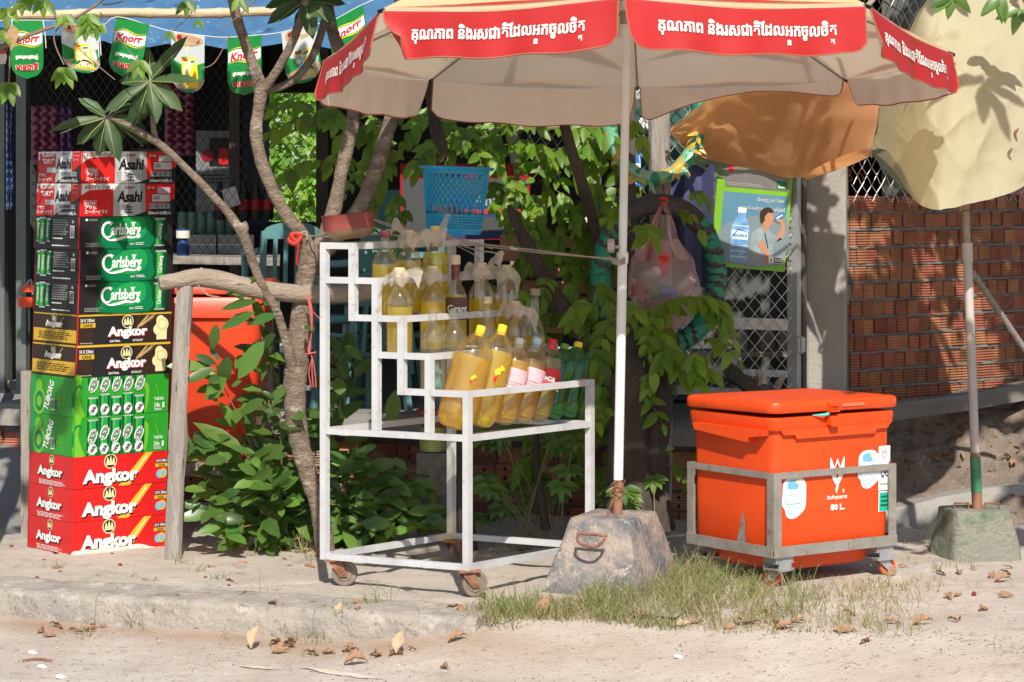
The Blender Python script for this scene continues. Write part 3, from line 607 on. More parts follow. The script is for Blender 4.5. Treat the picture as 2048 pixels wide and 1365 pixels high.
# ---- hanging strips of sachets
mat('sachet_maroon', (.10, .008, .03), (.17, .02, .05), scale=30, rough=.25, coat=.5); mat('sachet_purple', (.05, .018, .09), (.08, .03, .12), scale=30, rough=.25, coat=.5); mat('sachet_blue', (.015, .03, .1), (.02, .05, .15), scale=30, rough=.25, coat=.5)
def sachets(px0, px1, py0, py1, y, m, label):
    rows = []; nc = max(2, round((px1-px0)/22)); nr = max(3, round((py1-py0)/17)); mb = MB(); rr = random.Random(int(px0))
    for i in range(nr*5+1):
        row = []
        for j in range(nc*5+1):
            f, gk = i/(nr*5), j/(nc*5); bul = abs(math.sin(math.pi*f*nr))**.6*abs(math.sin(math.pi*gk*nc))**.6
            row.append(P(lerp(px0, px1, gk), lerp(py0, py1, f), y-.022*bul+.01*math.sin(f*9+gk*3)))
        rows.append(row)
    mb.grid(rows, m, flip=False); mb.grid([[p+V((0, .012, 0)) for p in r] for r in rows], m, flip=True)
    return mb.obj('sachet_strip', label=label, cat='sachets', group='strips of sachets hanging in the shop', loc=P((px0+px1)/2, py0, y), sharp=70)
sachets(62, 118, 212, 330, 3.5, 'sachet_maroon', 'maroon strip of sachets hanging beside the left steel post')
sachets(120, 146, 215, 330, 3.5, 'sachet_purple', 'purple strip of sachets next to the maroon strip beside the left post')
sachets(330, 388, 165, 312, 3.3, 'sachet_maroon', 'shiny maroon strip of sachets hanging under the white pennant')
sachets(12, 26, 205, 420, 2.9, 'sachet_blue', 'narrow blue strip of sachets at the left edge of the shop')
# ---- dim goods: soda pack, cans, counter and boxes
ct = thing('counter', 'grey plank counter inside the dark shop', 'counter', P(440, 700, 3.3))
mb = MB(); mb.hexa([P(325, 528, 3.1), P(560, 532, 3.1), P(560, 519, 3.75), P(325, 519, 3.75)][::-1], [P(325, 512, 3.1), P(560, 516, 3.1), P(560, 505, 3.75), P(325, 505, 3.75)][::-1], 'grey_wood'); mb.obj('top', ct)
for px in (340, 545):
    mb = MB(); mb.bar(P(px, 528, 3.25), qd(P(px, 528, 3.25), FZ), .05, .05, 'grey_wood'); mb.obj('leg', ct)
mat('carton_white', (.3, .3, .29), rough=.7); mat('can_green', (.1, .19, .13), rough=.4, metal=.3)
for i in range(6):
    mb = MB(); p = P(366+i*19, 470, 3.6); mb.lathe([(0, 0), (.024, 0), (.028, .01), (.028, .1), (.023, .115), (0, .113)], 'can_green', p, n=12)
    mb.obj('drink_can', label='green drink can in the row on the boxes inside the dark shop', cat='can', group='cans lined up in the shop', loc=p)
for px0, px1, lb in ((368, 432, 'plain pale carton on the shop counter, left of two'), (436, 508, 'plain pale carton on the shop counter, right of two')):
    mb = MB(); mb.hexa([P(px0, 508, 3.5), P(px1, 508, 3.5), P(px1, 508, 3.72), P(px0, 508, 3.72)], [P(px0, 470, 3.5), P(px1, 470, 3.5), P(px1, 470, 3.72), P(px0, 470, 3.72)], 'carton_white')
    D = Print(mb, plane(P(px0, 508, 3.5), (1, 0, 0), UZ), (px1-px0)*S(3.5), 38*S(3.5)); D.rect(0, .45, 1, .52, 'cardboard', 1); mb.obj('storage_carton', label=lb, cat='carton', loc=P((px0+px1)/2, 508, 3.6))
sp = thing('soda_pack', 'shrink wrapped pack of dark soda bottles with a white price tag', 'drinks pack', P(490, 440, 3.6))
for i in range(5):
    for j in range(2):
        mb = MB(); p = P(440+i*24, 440, 3.5+j*.12); mb.lathe([(0, 0), (.024, 0), (.028, .02), (.026, .09), (.028, .12), (.012, .17), (.012, .19), (0, .19)], 'ink_brown' if i % 2 else 'ink_black', p, n=10); mb.lathe([(.0285, .05), (.0285, .1)], 'ink_dark_red', p, n=10); mb.obj('bottle', sp)
mb = MB(); mb.box(P(462, 395, 3.44), ((1, 0, .3), (0, 1, 0), (-.3, 0, 1)), (.035, .002, .045), 'ink_silver'); mb.obj('price_tag', sp)
mb = MB(); p = P(366, 512, 3.2); mb.lathe([(0, 0), (.03, 0), (.032, .05), (.02, .075), (.02, .1), (.032, .1), (.032, .13), (0, .13)], 'ink_navy', p, n=14); mb.lathe([(.033, .085), (.034, .12), (0, .131)], 'cardboard', p, n=14); mb.obj('jar', label='blue jar with a cream lid standing on the shop counter', cat='jar', loc=p)
# table of pinkish boards with a lace of stools behind the plants
mat('pink_wood', (.36, .13, .095), (.44, .19, .13), scale=5, rough=.6, stains=[((.5, .34, .2), 6, .6, .7)])
tb = thing('wooden_bench', 'pinkish painted slatted bench on the shop floor behind the leaves', 'bench', P(1090, 780, 2.2))
mb = MB()
for i in range(6): y0 = 470+i*30; mb.hexa([P(1000, y0+22, 2.3), P(1180, y0+27, 2.3), P(1180, y0+27, 2.34), P(1000, y0+22, 2.34)], [P(1000, y0, 2.3), P(1180, y0+4, 2.3), P(1180, y0+4, 2.34), P(1000, y0, 2.34)], 'pink_wood')
mb.obj('backrest', tb)
mb = MB(); mb.hexa([P(985, 664, 1.95), P(1190, 668, 1.95), P(1180, 650, 2.3), P(1000, 650, 2.3)], [P(985, 654, 1.95), P(1190, 658, 1.95), P(1180, 642, 2.3), P(1000, 642, 2.3)], 'pink_wood'); mb.obj('seat', tb)
for px, y in ((995, 2.0), (1180, 2.0), (1005, 2.32), (1175, 2.32)):
    mb = MB(); p = P(px, 660, y); mb.bar(p, qd(p, FZ), .04, .04, 'pink_wood'); mb.obj('leg', tb)

# ---- plastic chairs: seat, backrest with slots, arms, legs
def rslab(mb, rows, th, m):
    """curved slab: front sheet, back sheet and rim"""
    rr = [list(map(V, r)) for r in rows]; off = V(th); bk = [[p+off for p in r] for r in rr]
    mb.grid(rr, m); mb.grid(bk, m, flip=True)
    ed = rr[0]+[r[-1] for r in rr[1:]]+rr[-1][::-1][1:]+[r[0] for r in rr[::-1][1:-1]]; eb = bk[0]+[r[-1] for r in bk[1:]]+bk[-1][::-1][1:]+[r[0] for r in bk[::-1][1:-1]]
    mb.grid([ed, eb], m, closed=True, flip=True)
def chair(loc, rot, label):
    t = thing('plastic_chair', label, 'chair', loc, 'teal plastic garden chairs'); c, s = math.cos(rot), math.sin(rot)
    W = lambda x, y, z: V(loc)+V((x*c-y*s, x*s+y*c, z))*.66
    mb = MB(); rslab(mb, [[W(-.22+.44*j/6, -.2+.4*i/6, .42-.012*math.sin(math.pi*i/6)*math.sin(math.pi*j/6)-.02*(i == 0)) for j in range(7)] for i in range(7)], (0, 0, -.018), 'teal_plastic'); mb.obj('seat', t)
    mb = MB(); N = 40; out_, in_ = [], []
    def bp(x, z): return W(x, .2+.14*(z-.42)+.05*(1-(x/.24)**2)*0+.04-.6*x*x*.6, z)
    # frame of the back with vertical slats
    for x0, x1 in [(-.22, -.175), (-.13, -.1), (-.055, -.025), (.025, .055), (.1, .13), (.175, .22)]: rslab(mb, [[bp(lerp(x0, x1, j/2), lerp(.42, .76, i/5)) for j in range(3)] for i in range(6)], W(0, .014, 0)-W(0, 0, 0), 'teal_plastic')
    rslab(mb, [[bp(lerp(-.22, .22, j/12)*(1-.18*max(0, i-1)**2/9), lerp(.745, .86, i/4)-(.035*abs(lerp(-1, 1, j/12))**3 if i > 2 else 0)) for j in range(13)] for i in range(5)], W(0, .016, 0)-W(0, 0, 0), 'teal_plastic')
    mb.obj('backrest', t)
    for sx in (-1, 1):
        mb = MB(); mb.tube(cr([W(sx*.22, .25, .66), W(sx*.265, .1, .645), W(sx*.27, -.1, .64), W(sx*.262, -.19, .61), W(sx*.258, -.2, .42)], 4), .018, 'teal_plastic', 8); mb.obj('armrest', t)
        for sy in (-1, 1):
            mb = MB(); a, b = W(sx*.21, sy*.18, .42), W(sx*.255, sy*.235, .0)
            mb.hexa([b+W(dx*.02, dy*.02, 0)-W(0, 0, 0) for dx, dy in ((-1, -1), (1, -1), (1, 1), (-1, 1))], [a+W(dx*.032, dy*.028, 0)-W(0, 0, 0) for dx, dy in ((-1, -1), (1, -1), (1, 1), (-1, 1))], 'teal_plastic'); mb.obj('leg', t)
    return t
base = qd(P(722, 760, 2.75), FZ)
c0 = chair(base, math.pi+.55, 'small teal chair at the bottom of the low stack behind the bottle cart')
for i, lb in enumerate(('second from the bottom of the low stack', 'third from the bottom of the low stack', 'on top of the low stack')): dup(c0, base+V((.008*i, .012*i, .085*(i+1))), 'small teal chair %s behind the bottle cart' % lb)
b2 = qd(P(792, 700, 3.1), FZ)
for i in range(7): dup(c0, b2+V((.004*i, .006*i, .075*i)), 'small teal chair %s left of the blue basket' % ('at the bottom of the tall stack', 'second from the bottom of the tall stack', 'third from the bottom of the tall stack', 'in the middle of the tall stack', 'third from the top of the tall stack', 'second from the top of the tall stack', 'with slatted back, topmost of the tall stack')[i], rot=(0, 0, math.pi-.3))
dup(c0, qd(P(570, 700, 3.0), FZ+.3), 'small teal chair at the counter behind the tree fork', rot=(0, 0, -.3))
# ================================================================ BEER CARTONS, stacked twelve high
CC = V((-1.76, 1.05, 0)); a_ = math.radians(39)
ER, EL = V((math.cos(a_), math.sin(a_), 0)), V((-math.sin(a_), math.cos(a_), 0))
LR, LL = .437, .352
def cpx(py): return (1112-py)*.001993
def lean(p): return p+V((.028*p.z, 0, 0))
cuts = [1112, 1046, 980, 915, 836, 757, 692, 630, 566, 500, 434, 368, 303]
NR, NL = V((ER.y, -ER.x, 0)), V((-EL.y, EL.x, 0))
def asahi_front(D):
    D.rect(0, 0, .66, 1, 'carton_red', 0); D.poly([(0, 1), (0, .62), (.09, .80), (.33, .84), (.37, 1)], 'ink_white')
    D.text('6缶パックx4', .18, .90, .15, 'ink_dark_red', 3, bold=.02, shear=.2, width=.26)
    D.poly([(.355, 0), (.345, 1), (.68, 1), (.695, 0)], 'ink_silver', 1)
    D.poly([(.345, .8), (.33, 1), (.4, 1), (.38, .8)], 'ink_white', 2); D.poly([(.64, 0), (.63, 1), (.68, 1), (.695, 0)], 'ink_grey', 2); D.poly([(.42, 0), (.42, 1), (.50, 1), (.50, 0)], 'ink_white', 2)
    for i in range(7): D.rect(.37, .04+i*.05, .62, .052+i*.05, 'ink_grey', 3)
    D.text('DRY', .52, .88, .08, 'ink_dark_red', 4, bold=.03, width=.1)
    D.text('Asahi', .52, .60, .36, 'ink_black', 5, bold=.035, shear=.12, width=.26); D.rect(.45, .09, .58, .36, 'ink_silver', 4); D.text('生', .515, .22, .26, 'ink_black', 6, bold=.03)
    D.rect(.695, .0, 1, 1, 'carton_red', 0); D.poly([(.56, 0), (1, 0), (1, .52), (.695, .13)], 'carton_black', 3)
    D.text('1Y924', .11, .40, .09, 'ink_white', 3, bold=.03, width=.10); D.line([(.045, .34), (.175, .34), (.175, .47), (.045, .47), (.045, .34)], .003, 'ink_white', 3)
    D.text('アサヒ', .11, .27, .1, 'ink_white', 3, bold=.03, width=.12); D.text('スーパードライ', .17, .14, .13, 'ink_white', 3, bold=.03, width=.24)
    D.text('ビール', .745, .88, .09, 'ink_white', 3, bold=.02, width=.07); D.bars(.81, .70, .95, .88, 'ink_grey', 'ink_silver', 4)
    D.rect(.76, .44, .95, .66, 'ink_silver', 4); D.lines(.77, .84, .5, .62, 2, 'ink_black', 5); D.bars(.73, .22, .95, .38, 'ink_black', 'ink_silver', 5); D.text('350ml×24缶入', .84, .09, .12, 'ink_white', 6, bold=.02, width=.25)
def asahi_side(D):
    D.rect(0, 0, 1, 1, 'carton_red', 0); D.poly([(0, 1), (0, .7), (.1, .84), (.38, .86), (.42, 1)], 'ink_white')
    D.text('6缶パックx4', .26, .92, .11, 'ink_dark_red', 3, bold=.02, shear=.2, width=.26); D.poly([(.05, .6), (.09, .6), (.09, .85), (.12, .85), (.07, .97), (.02, .85), (.05, .85)], 'ink_red', 3)
    D.text('"DRY"', .25, .70, .16, 'ink_white', 3, bold=.03, width=.28); D.poly([(.42, 0), (.42, 1), (.80, 1), (.78, .3), (.42, .0)], 'ink_silver'); D.rect(.5, .1, .58, 1, 'ink_white', 2)
    for i in range(5): D.rect(.44, .1+i*.06, .78, .115+i*.06, 'ink_grey', 3)
    D.text('DRY', .62, .92, .07, 'ink_dark_red', 4, width=.16); D.text('Asahi', .62, .62, .34, 'ink_black', 5, bold=.035, shear=.1, width=.34); D.rect(.22, .34, .42, .5, 'ink_silver', 2)
    D.poly([(.4, 0), (1, 0), (1, .6), (.8, .36)], 'carton_black', 3); D.bars(.56, .22, .92, .36, 'ink_black', 'ink_silver', 5); D.text('350ml×24缶入', .74, .09, .12, 'ink_white', 5, bold=.02, width=.42)
    D.text('アサヒ', .12, .26, .1, 'ink_white', 3, bold=.03, width=.18); D.text('スーパードライ', .2, .12, .13, 'ink_white', 3, bold=.03, width=.36); D.text('ビール', .9, .74, .08, 'ink_white', 3, width=.12); D.line([(.84, .86), (.97, .86), (.97, .98), (.84, .98), (.84, .86)], .003, 'ink_white', 3)
def can(D, u0, u1, v0, v1, l=3, txt='Carlsberg', body='ink_mid_green', dark='ink_dark_green'):
    uc = (u0+u1)/2; w_ = u1-u0; hh = v1-v0
    D.rect(u0, v0+hh*.05, u1, v1-hh*.06, dark, l); D.rect(u0+w_*.14, v0+hh*.05, u1-w_*.3, v1-hh*.06, body, l+1)
    D.poly([(u0+w_*.1, v1), (u1-w_*.1, v1), (u1, v1-hh*.06), (u0, v1-hh*.06)], 'ink_silver', l); D.poly([(u0, v0+hh*.05), (u1, v0+hh*.05), (u1-w_*.12, v0), (u0+w_*.12, v0)], 'ink_silver', l)
    D.rect(u0+w_*.26, v0+hh*.05, u0+w_*.36, v1-hh*.06, 'ink_lime', l+2)
    if txt: D.text(txt, uc, (v0+v1)/2, w_*.42*D.W/D.H, 'ink_white', l+3, bold=.02, rot=math.pi/2*.97, width=hh*.6*D.H/D.W)
def carls_front(D):
    D.rect(0, 0, 1, 1, 'carton_black', 0)
    D.blob([(.2, .02), (.22, .5), (.25, .98), (.5, .99), (.82, .99), (.86, .5), (.84, .02), (.5, .01)], 'ink_dark_green', 1, 2); D.blob([(.26, .04), (.27, .5), (.3, .96), (.5, .97), (.74, .97), (.78, .5), (.76, .04)], 'ink_green', 2, 2); D.blob([(.34, .35), (.36, .7), (.5, .96), (.68, .94), (.72, .6), (.66, .3), (.5, .22)], 'ink_mid_green', 3, 3)
    c = [(.305+.055*math.cos(t), .58+.23*math.sin(t)) for t in [math.radians(a) for a in range(40, 330, 20)]]; D.line(c, [.012+.014*math.sin(math.pi*i/(len(c)-1)) for i in range(len(c))], 'ink_white', 5)
    D.text('arlsberg', .50, .545, .46, 'ink_white', 5, bold=.02, width=.31, shear=.06, heavy=.01); D.line([(.27, .80), (.33, .82), (.36, .79)], [.01, .02, .006], 'ink_white', 6)
    s = cr([V(a) for a in ((.27, .36), (.33, .27), (.42, .30), (.50, .36), (.58, .34), (.64, .42))], 5); D.line([(p.x, p.y) for p in s], [.004+.022*math.sin(math.pi*i/(len(s)-1)) for i in range(len(s))], 'ink_white', 6)
    D.poly([(.555, .74), (.59, .74), (.572, .64)], 'ink_white', 6); D.poly([(.545, .82), (.6, .82), (.585, .75), (.56, .75)], 'ink_white', 6)
    can(D, .80, .925, .06, .94); D.ell(.085, .9, .013, .04, 'ink_white', 2); D.lines(.105, .2, .86, .93, 2, 'ink_grey'); D.lines(.07, .26, .06, .2, 3, 'ink_grey'); D.text('1847', .565, .14, .07, 'ink_white', 5, width=.05); D.lines(.6, .7, .1, .2, 2, 'ink_white', 5)
def carls_side(D):
    D.rect(0, 0, 1, 1, 'carton_black', 0); can(D, .04, .17, .2, .93); can(D, .26, .38, .2, .93); can(D, .13, .29, .14, .97, 7)
    D.lines(.42, .8, .42, .92, 7, 'ink_grey'); D.lines(.42, .7, .28, .36, 1, 'ink_white'); D.lines(.42, .9, .06, .14, 1, 'ink_white'); D.bars(.84, .34, .94, .72, 'ink_black', 'ink_white', 3); D.ell(.9, .84, .025, .05, 'ink_grey', 2)
def emblem(D, cu, cv, ru, m, fg, l=2):
    D.ell(cu, cv, ru, ru*D.W/D.H, m, l); D.ell(cu, cv, ru*.86, ru*.86*D.W/D.H, fg, l+1); k = D.W/D.H
    for dx, hh in ((-.45, .55), (0, .8), (.45, .55)): D.blob([(cu+(dx-.2)*ru, cv-.35*ru*k), (cu+(dx-.16)*ru, cv+.1*ru*k), (cu+dx*ru, cv+hh*ru*k), (cu+(dx+.16)*ru, cv+.1*ru*k), (cu+(dx+.2)*ru, cv-.35*ru*k)], m, l+2, 2)
    D.rect(cu-.7*ru, cv-.5*ru*k, cu+.7*ru, cv-.38*ru*k, m, l+2)
def brandword(D, cu, cv, h, wd, sh, l=4):
    D.text('Angkor', cu+.012, cv-.035, h, sh, l, bold=.06, width=wd); D.text('Angkor', cu, cv, h, 'ink_white', l+2, bold=.05, width=wd)
def stout_front(D):
    D.rect(0, 0, 1, 1, 'carton_brown', 0); D.rect(0, .93, 1, 1, 'ink_gold'); D.rect(.17, .0, .62, .93, 'carton_black', 1)
    D.text('24 X 330ml', .105, .80, .11, 'ink_white', 3, bold=.02, width=.145); D.rect(.035, .56, .19, .71, 'ink_gold', 3); D.text('CANS', .11, .635, .1, 'ink_black', 5, bold=.02, width=.1)
    for a, b in (((.62, .45), (.83, .95)), ((.6, .4), (.76, .95))):
        D.line([a, ((a[0]+b[0])/2+.01, (a[1]+b[1])/2), b], .005, 'ink_tan', 3)
        for i in range(6):
            f = .3+.1*i; p = (lerp(a[0], b[0], f), lerp(a[1], b[1], f)); D.ell(p[0], p[1], .022, .018*D.W/D.H*.5, 'ink_tan', 4, rot=.9)
    for i in range(5): D.line([(.68+i*.02, .68), (.74+i*.025, .93)], .002, 'ink_tan', 3)
    emblem(D, .53, .72, .062, 'ink_cream', 'carton_brown'); brandword(D, .53, .36, .42, .42, 'ink_dark_red'); D.text('EXTRA', .40, .09, .07, 'ink_white', 5, bold=.02, width=.11); D.text('STOUT', .64, .09, .07, 'ink_white', 5, bold=.02, width=.11)
    for cu, cv, ru in ((.855, .42, .05), (.9, .58, .068), (.88, .73, .045)): D.ell(cu, cv, ru, ru*D.W/D.H, 'ink_cream', 3)
    D.rect(.84, .08, .95, .45, 'ink_cream', 4); D.ell(.9, .58, .05, .05*D.W/D.H, 'ink_gold', 5); D.ell(.9, .58, .043, .043*D.W/D.H, 'ink_cream', 6); D.text('Drink Responsibly', .1, .05, .05, 'ink_white', 3, width=.13)
def stout_side(D):
    D.rect(0, 0, 1, 1, 'carton_brown', 0); D.rect(0, .06, 1, .48, 'ink_gold'); D.rect(0, .95, 1, 1, 'ink_gold'); D.lines(.1, .9, .14, .4, 4, 'ink_brown')
    emblem(D, .5, .84, .06, 'ink_cream', 'carton_brown'); brandword(D, .5, .64, .26, .4, 'ink_tan'); D.line([(.6, .62), (.72, .9)], .012, 'ink_tan', 3)
def tub_front(D, top):
    D.rect(0, 0, 1, 1, 'carton_green', 0); sh = [(.0, .0), (.0, 1), (.08, 1), (.05, .6), (.09, .2), (.12, .0)]; D.blob(sh, 'ink_lime', 1, 3)
    D.line([(.05+.06*math.cos(t*.5), .4+.4*math.sin(t*.5)) for t in range(2, 8)], .02, 'ink_green', 2); D.blob([(.74, .0), (.76, .5), (.73, .8), (.79, .7), (.78, .2)], 'ink_lime', 1, 3); D.line([(.86, .75), (.9, .4), (.88, .15)], .006, 'ink_lime', 2)
    for i in range(5):
        u0 = .14+i*.122; sh_ = .08*(i % 2)
        for v1 in ((.49-sh_*-1, 1.6) if top else (.93+sh_, .12+sh_)):
            a, b = v1-.83, v1
            def clip(v): return max(.0, min(1, v))
            if clip(b)-clip(a) < .04: continue
            D.rect(u0, clip(a+.03), u0+.115, clip(b-.04), 'ink_dark_green', 2); D.rect(u0+.018, clip(a+.03), u0+.09, clip(b-.04), 'ink_mid_green', 3); D.rect(u0+.03, clip(a+.03), u0+.042, clip(b-.04), 'ink_lime', 4)
            if 0 < b-.04 < 1: D.rect(u0+.01, clip(b-.04), u0+.105, clip(b), 'ink_silver', 3)
            if 0 < a+.03 < 1: D.rect(u0+.01, clip(a), u0+.105, clip(a+.03), 'ink_silver', 3)
            cv = a+.40
            if .22 < cv < .82 or (top and cv > .8):
                cv = min(cv, .80); D.ell(u0+.058, cv, .074, .125, 'ink_white', 5, rot=1.15); D.ell(u0+.058, cv, .06, .095, 'ink_mid_green', 6, rot=1.15); D.ell(u0+.058, cv, .07, .055, 'ink_white', 7, rot=1.15); D.text('TUBORG', u0+.058, cv, .11, 'ink_black', 8, bold=.03, rot=1.15, width=.14)
            elif cv <= .22: D.ell(u0+.06, .17, .045, .14, 'ink_white', 5, rot=.2); D.text('TUBORG', u0+.06, .17, .1, 'ink_black', 8, bold=.03, rot=1.0, width=.075)
    D.text('TUBORG', .895, .36, .08, 'ink_white', 3, bold=.01, width=.1); D.text('24x', .88, .2, .12, 'ink_white', 3, bold=.01, width=.065); D.rect(.935, .12, .955, .26, 'ink_white', 3); D.lines(.85, .94, .05, .12, 2, 'ink_white')
def tub_side(D):
    D.rect(0, 0, 1, 1, 'carton_green', 0); D.blob([(.0, .04), (.0, .96), (.12, .9), (.3, .3), (.38, .04)], 'ink_mid_green', 1, 2); D.ell(.22, .32, .14, .36, 'ink_lime', 2); D.ell(.22, .32, .1, .26, 'ink_green', 3); D.ell(.22, .32, .06, .15, 'ink_lime', 4); D.ell(.2, .72, .08, .18, 'ink_lime', 2)
    D.line([(.9, .95), (.8, .5), (.75, .1)], .014, 'ink_lime', 2); D.ell(.68, .4, .06, .14, 'ink_lime', 2); D.ell(.68, .4, .045, .1, 'carton_green', 3)
    D.text('TUBORG', .45, .5, .24, 'ink_white', 6, bold=.03, rot=1.17, width=.36); D.bars(.5, .12, .6, .42, 'ink_black', 'ink_white', 6)
def red_front(D, torn=False):
    D.rect(0, 0, 1, 1, 'carton_red', 0); D.poly([(.48, 0), (.60, 0), (.84, 1), (.76, 1)], 'ink_gold', 1); D.line([(.53, .0), (.79, 1)], .006, 'ink_yellow', 2); D.line([(.58, .1), (.78, .9)], .012, 'ink_cream', 2)
    emblem(D, .39, .80, .068, 'ink_cream', 'ink_brown'); brandword(D, .39, .30, .56, .58, 'ink_black')
    D.rect(.87, .64, 1, .76, 'ink_black', 3); D.text('24 X 330ml', .935, .7, .09, 'ink_white', 5, bold=.02, width=.12); D.rect(.87, .5, 1, .61, 'ink_gold', 3); D.text('CANS', .935, .555, .08, 'ink_black', 5, bold=.02, width=.07); D.ell(.92, .28, .04, .14, 'ink_sky', 3); D.ell(.955, .3, .04, .16, 'ink_gold', 4); D.ell(.955, .3, .025, .09, 'ink_sky', 5)
    if torn:
        D.blob([(.06, -.02), (.1, .16), (.25, .12), (.36, .2), (.52, .13), (.7, .17), (.82, .06), (.86, -.02)], 'cardboard', 8, 3); D.blob([(.0, .0), (.02, .14), (.1, .1), (.12, .0)], 'cardboard', 9, 3)
def red_side(D):
    D.rect(0, 0, 1, 1, 'carton_red', 0); emblem(D, .52, .82, .062, 'ink_cream', 'ink_brown'); brandword(D, .50, .42, .38, .58, 'ink_black'); D.lines(.2, .85, .02, .18, 4, 'ink_white')
spec_ = [(red_front, red_side, 'carton_red', 'red and white', 'with torn white cardboard showing, bottom one of the stack'), (red_front, red_side, 'carton_red', 'red and white', 'with gold stripe, second from the bottom of the stack'),
    (red_front, red_side, 'carton_red', 'red and white', 'with gold stripe, right under the green cartons'), (lambda D: tub_front(D, False), tub_side, 'carton_green', 'bright green', 'printed with rows of cans, lower of two'),
    (lambda D: tub_front(D, True), tub_side, 'carton_green', 'bright green', 'printed with rows of cans, upper of two'), (stout_front, stout_side, 'carton_brown', 'black and gold', 'stout carton, directly above the bright green cartons'),
    (stout_front, stout_side, 'carton_brown', 'black and gold', 'stout carton, directly below the black and green cartons'), (carls_front, carls_side, 'carton_black', 'black and green', 'with white script, lowest of three'),
    (carls_front, carls_side, 'carton_black', 'black and green', 'with white script, middle of three'), (carls_front, carls_side, 'carton_black', 'black and green', 'with white script, highest of three'),
    (asahi_front, asahi_side, 'carton_red', 'red and silver', 'with a printed silver can, second from the top'), (asahi_front, asahi_side, 'carton_red', 'red and silver', 'with a printed silver can, topmost of the stack')]
for i, (ff, fs_, m, colr, wh) in enumerate(spec_):
    z0, z1 = cpx(cuts[i]), cpx(cuts[i+1])-.0015; hh = z1-z0; jx = R.uniform(-.004, .003); C0 = CC+NR*jx+NL*R.uniform(-.004, .003)
    mb = MB(); ring = [C0, C0+ER*LR, C0+ER*LR+EL*LL, C0+EL*LL]
    mb.hexa([lean(qd(p, z0)) for p in ring], [lean(qd(p, z1)) for p in ring], m)
    mb.mats[0] = MATS[m]
    def frR(u, v, h): q = C0+ER*u+NR*(h+.0028*math.sin(math.pi*u/LR)*math.sin(math.pi*v/hh)*0); return lean(V((q.x, q.y, z0+v)))
    def frL(u, v, h): q = C0+EL*(LL-u)+NL*h; return lean(V((q.x, q.y, z0+v)))
    D = Print(mb, frR, LR, hh, .0006); (ff(D, True) if i == 0 else ff(D))
    D.rect(0, 0, .012, 1, 'ink_red' if i < 3 or i > 4 else 'carton_green', 1)
    D = Print(mb, frL, LL, hh, .0006); fs_(D); D.rect(0, 0, .012, 1, 'ink_dark_red', 1)
    mb.obj('beer_carton', label='%s beer carton %s' % (colr, wh), cat='carton', group='beer cartons in the tall stack', loc=lean(qd(CC+ER*.2+EL*.15, z0)))
# clear plastic film wrapped round the stack
clear('film', (.97, .97, .97), haze=.0, hazecol=(.9, .9, .9), gloss=0, rough=.08, fres=.03)
mb = MB(); rows = []
for i in range(60):
    z = lerp(.30, cpx(296), i/59); row = []
    for k in range(60):
        f = (k/60)*4; s_, t_ = int(f), f-int(f); cs = [CC, CC+ER*LR, CC+ER*LR+EL*LL, CC+EL*LL]; p = lerp(cs[s_], cs[(s_+1) % 4], t_); ce = CC+ER*LR/2+EL*LL/2
        p = p+(p-ce)*.012+(p-ce).normalized()*.004*(noise.noise(V((k*.9, z*5, 0)))+.6*noise.noise(V((k*2.3, z*3, 2)))); row.append(lean(V((p.x, p.y, z))))
    rows.append(row)
mb.grid(rows, 'film', closed=True)
mb.obj('plastic_film', label='clear creased plastic film wrapped around the beer carton stack', cat='film', loc=lean(qd(CC, .3)), sharp=None)
# ================================================================ WHITE BOTTLE CART
CF, CL, CRt = V((-.159, 0, 0)), V((-.69, .285, 0)), V((.295, .55, 0)); CB = CL+CRt-CF
CA, CBv = CF-CL, CRt-CF; ua_, ub_ = CA.normalized(), CBv.normalized(); Z3 = V((0, 0, 1))
def cw(a, b, z): p = CL+CA*a+CBv*b; return V((p.x, p.y, z))
LV = dict(t=1.254, g1=1.128, s1=.992, s2=.8587, s3=.7295, base=.572, foot=.11)
A = [0, .205, .37, .55, .74, 1.0]
cart = thing('bottle_cart', 'white painted metal step rack on caster wheels holding fuel bottles', 'cart', cw(.5, .5, 0))
hw = .0120
for side, (b0) in enumerate((0, 1)):
    mb = MB()
    def vp(a, z0, z1): mb.post(cw(a, b0, z0), cw(a, b0, z1), ua_, ub_, hw, hw, 'white_metal')
    def rail(a0, a1, z): mb.bar(cw(a0, b0, z)+ua_*hw, cw(a1, b0, z)-ua_*hw, hw*1.9, hw*1.9, 'white_metal')
    vp(0, LV['foot']-hw, LV['t']+hw); vp(1, LV['foot']-hw, LV['s3']+hw)
    vp(A[1], LV['s1']-hw, LV['t']+hw); vp(A[2], LV['base']+hw, LV['g1']+hw); vp(A[3], LV['s3']-hw, LV['s1']+hw); vp(A[4], LV['base']+hw, LV['s2']+hw)
    rail(0, A[1], LV['t']); rail(0, A[1], LV['g1']); rail(A[1], A[2], LV['g1']); rail(A[1], A[2], LV['s1']); rail(A[2], A[3], LV['s1']); rail(A[2], A[3], LV['s2']); rail(A[3], A[4], LV['s2'])
    rail(A[3], A[4], LV['s3']); rail(A[4], 1, LV['s3']); rail(0, 1, LV['base']); rail(0, 1, LV['foot'])
    mb.obj('side_frame', cart)
def cross(a, z): mb = MB(); mb.bar(cw(a, 0, z)+ub_*hw, cw(a, 1, z)-ub_*hw, hw*1.9, hw*1.9, 'white_metal'); mb.obj('cross_rail', cart)
for a, z in ((0, 't'), (A[1], 't'), (A[2], 'g1'), (A[3], 's1'), (A[4], 's2'), (1, 's3'), (1, 'base'), (0, 'base'), (1, 'foot'), (0, 'foot')): cross(a, LV[z])
mat('shelf_plate', (.45, .46, .48), (.36, .36, .37), scale=6, rough=.6)
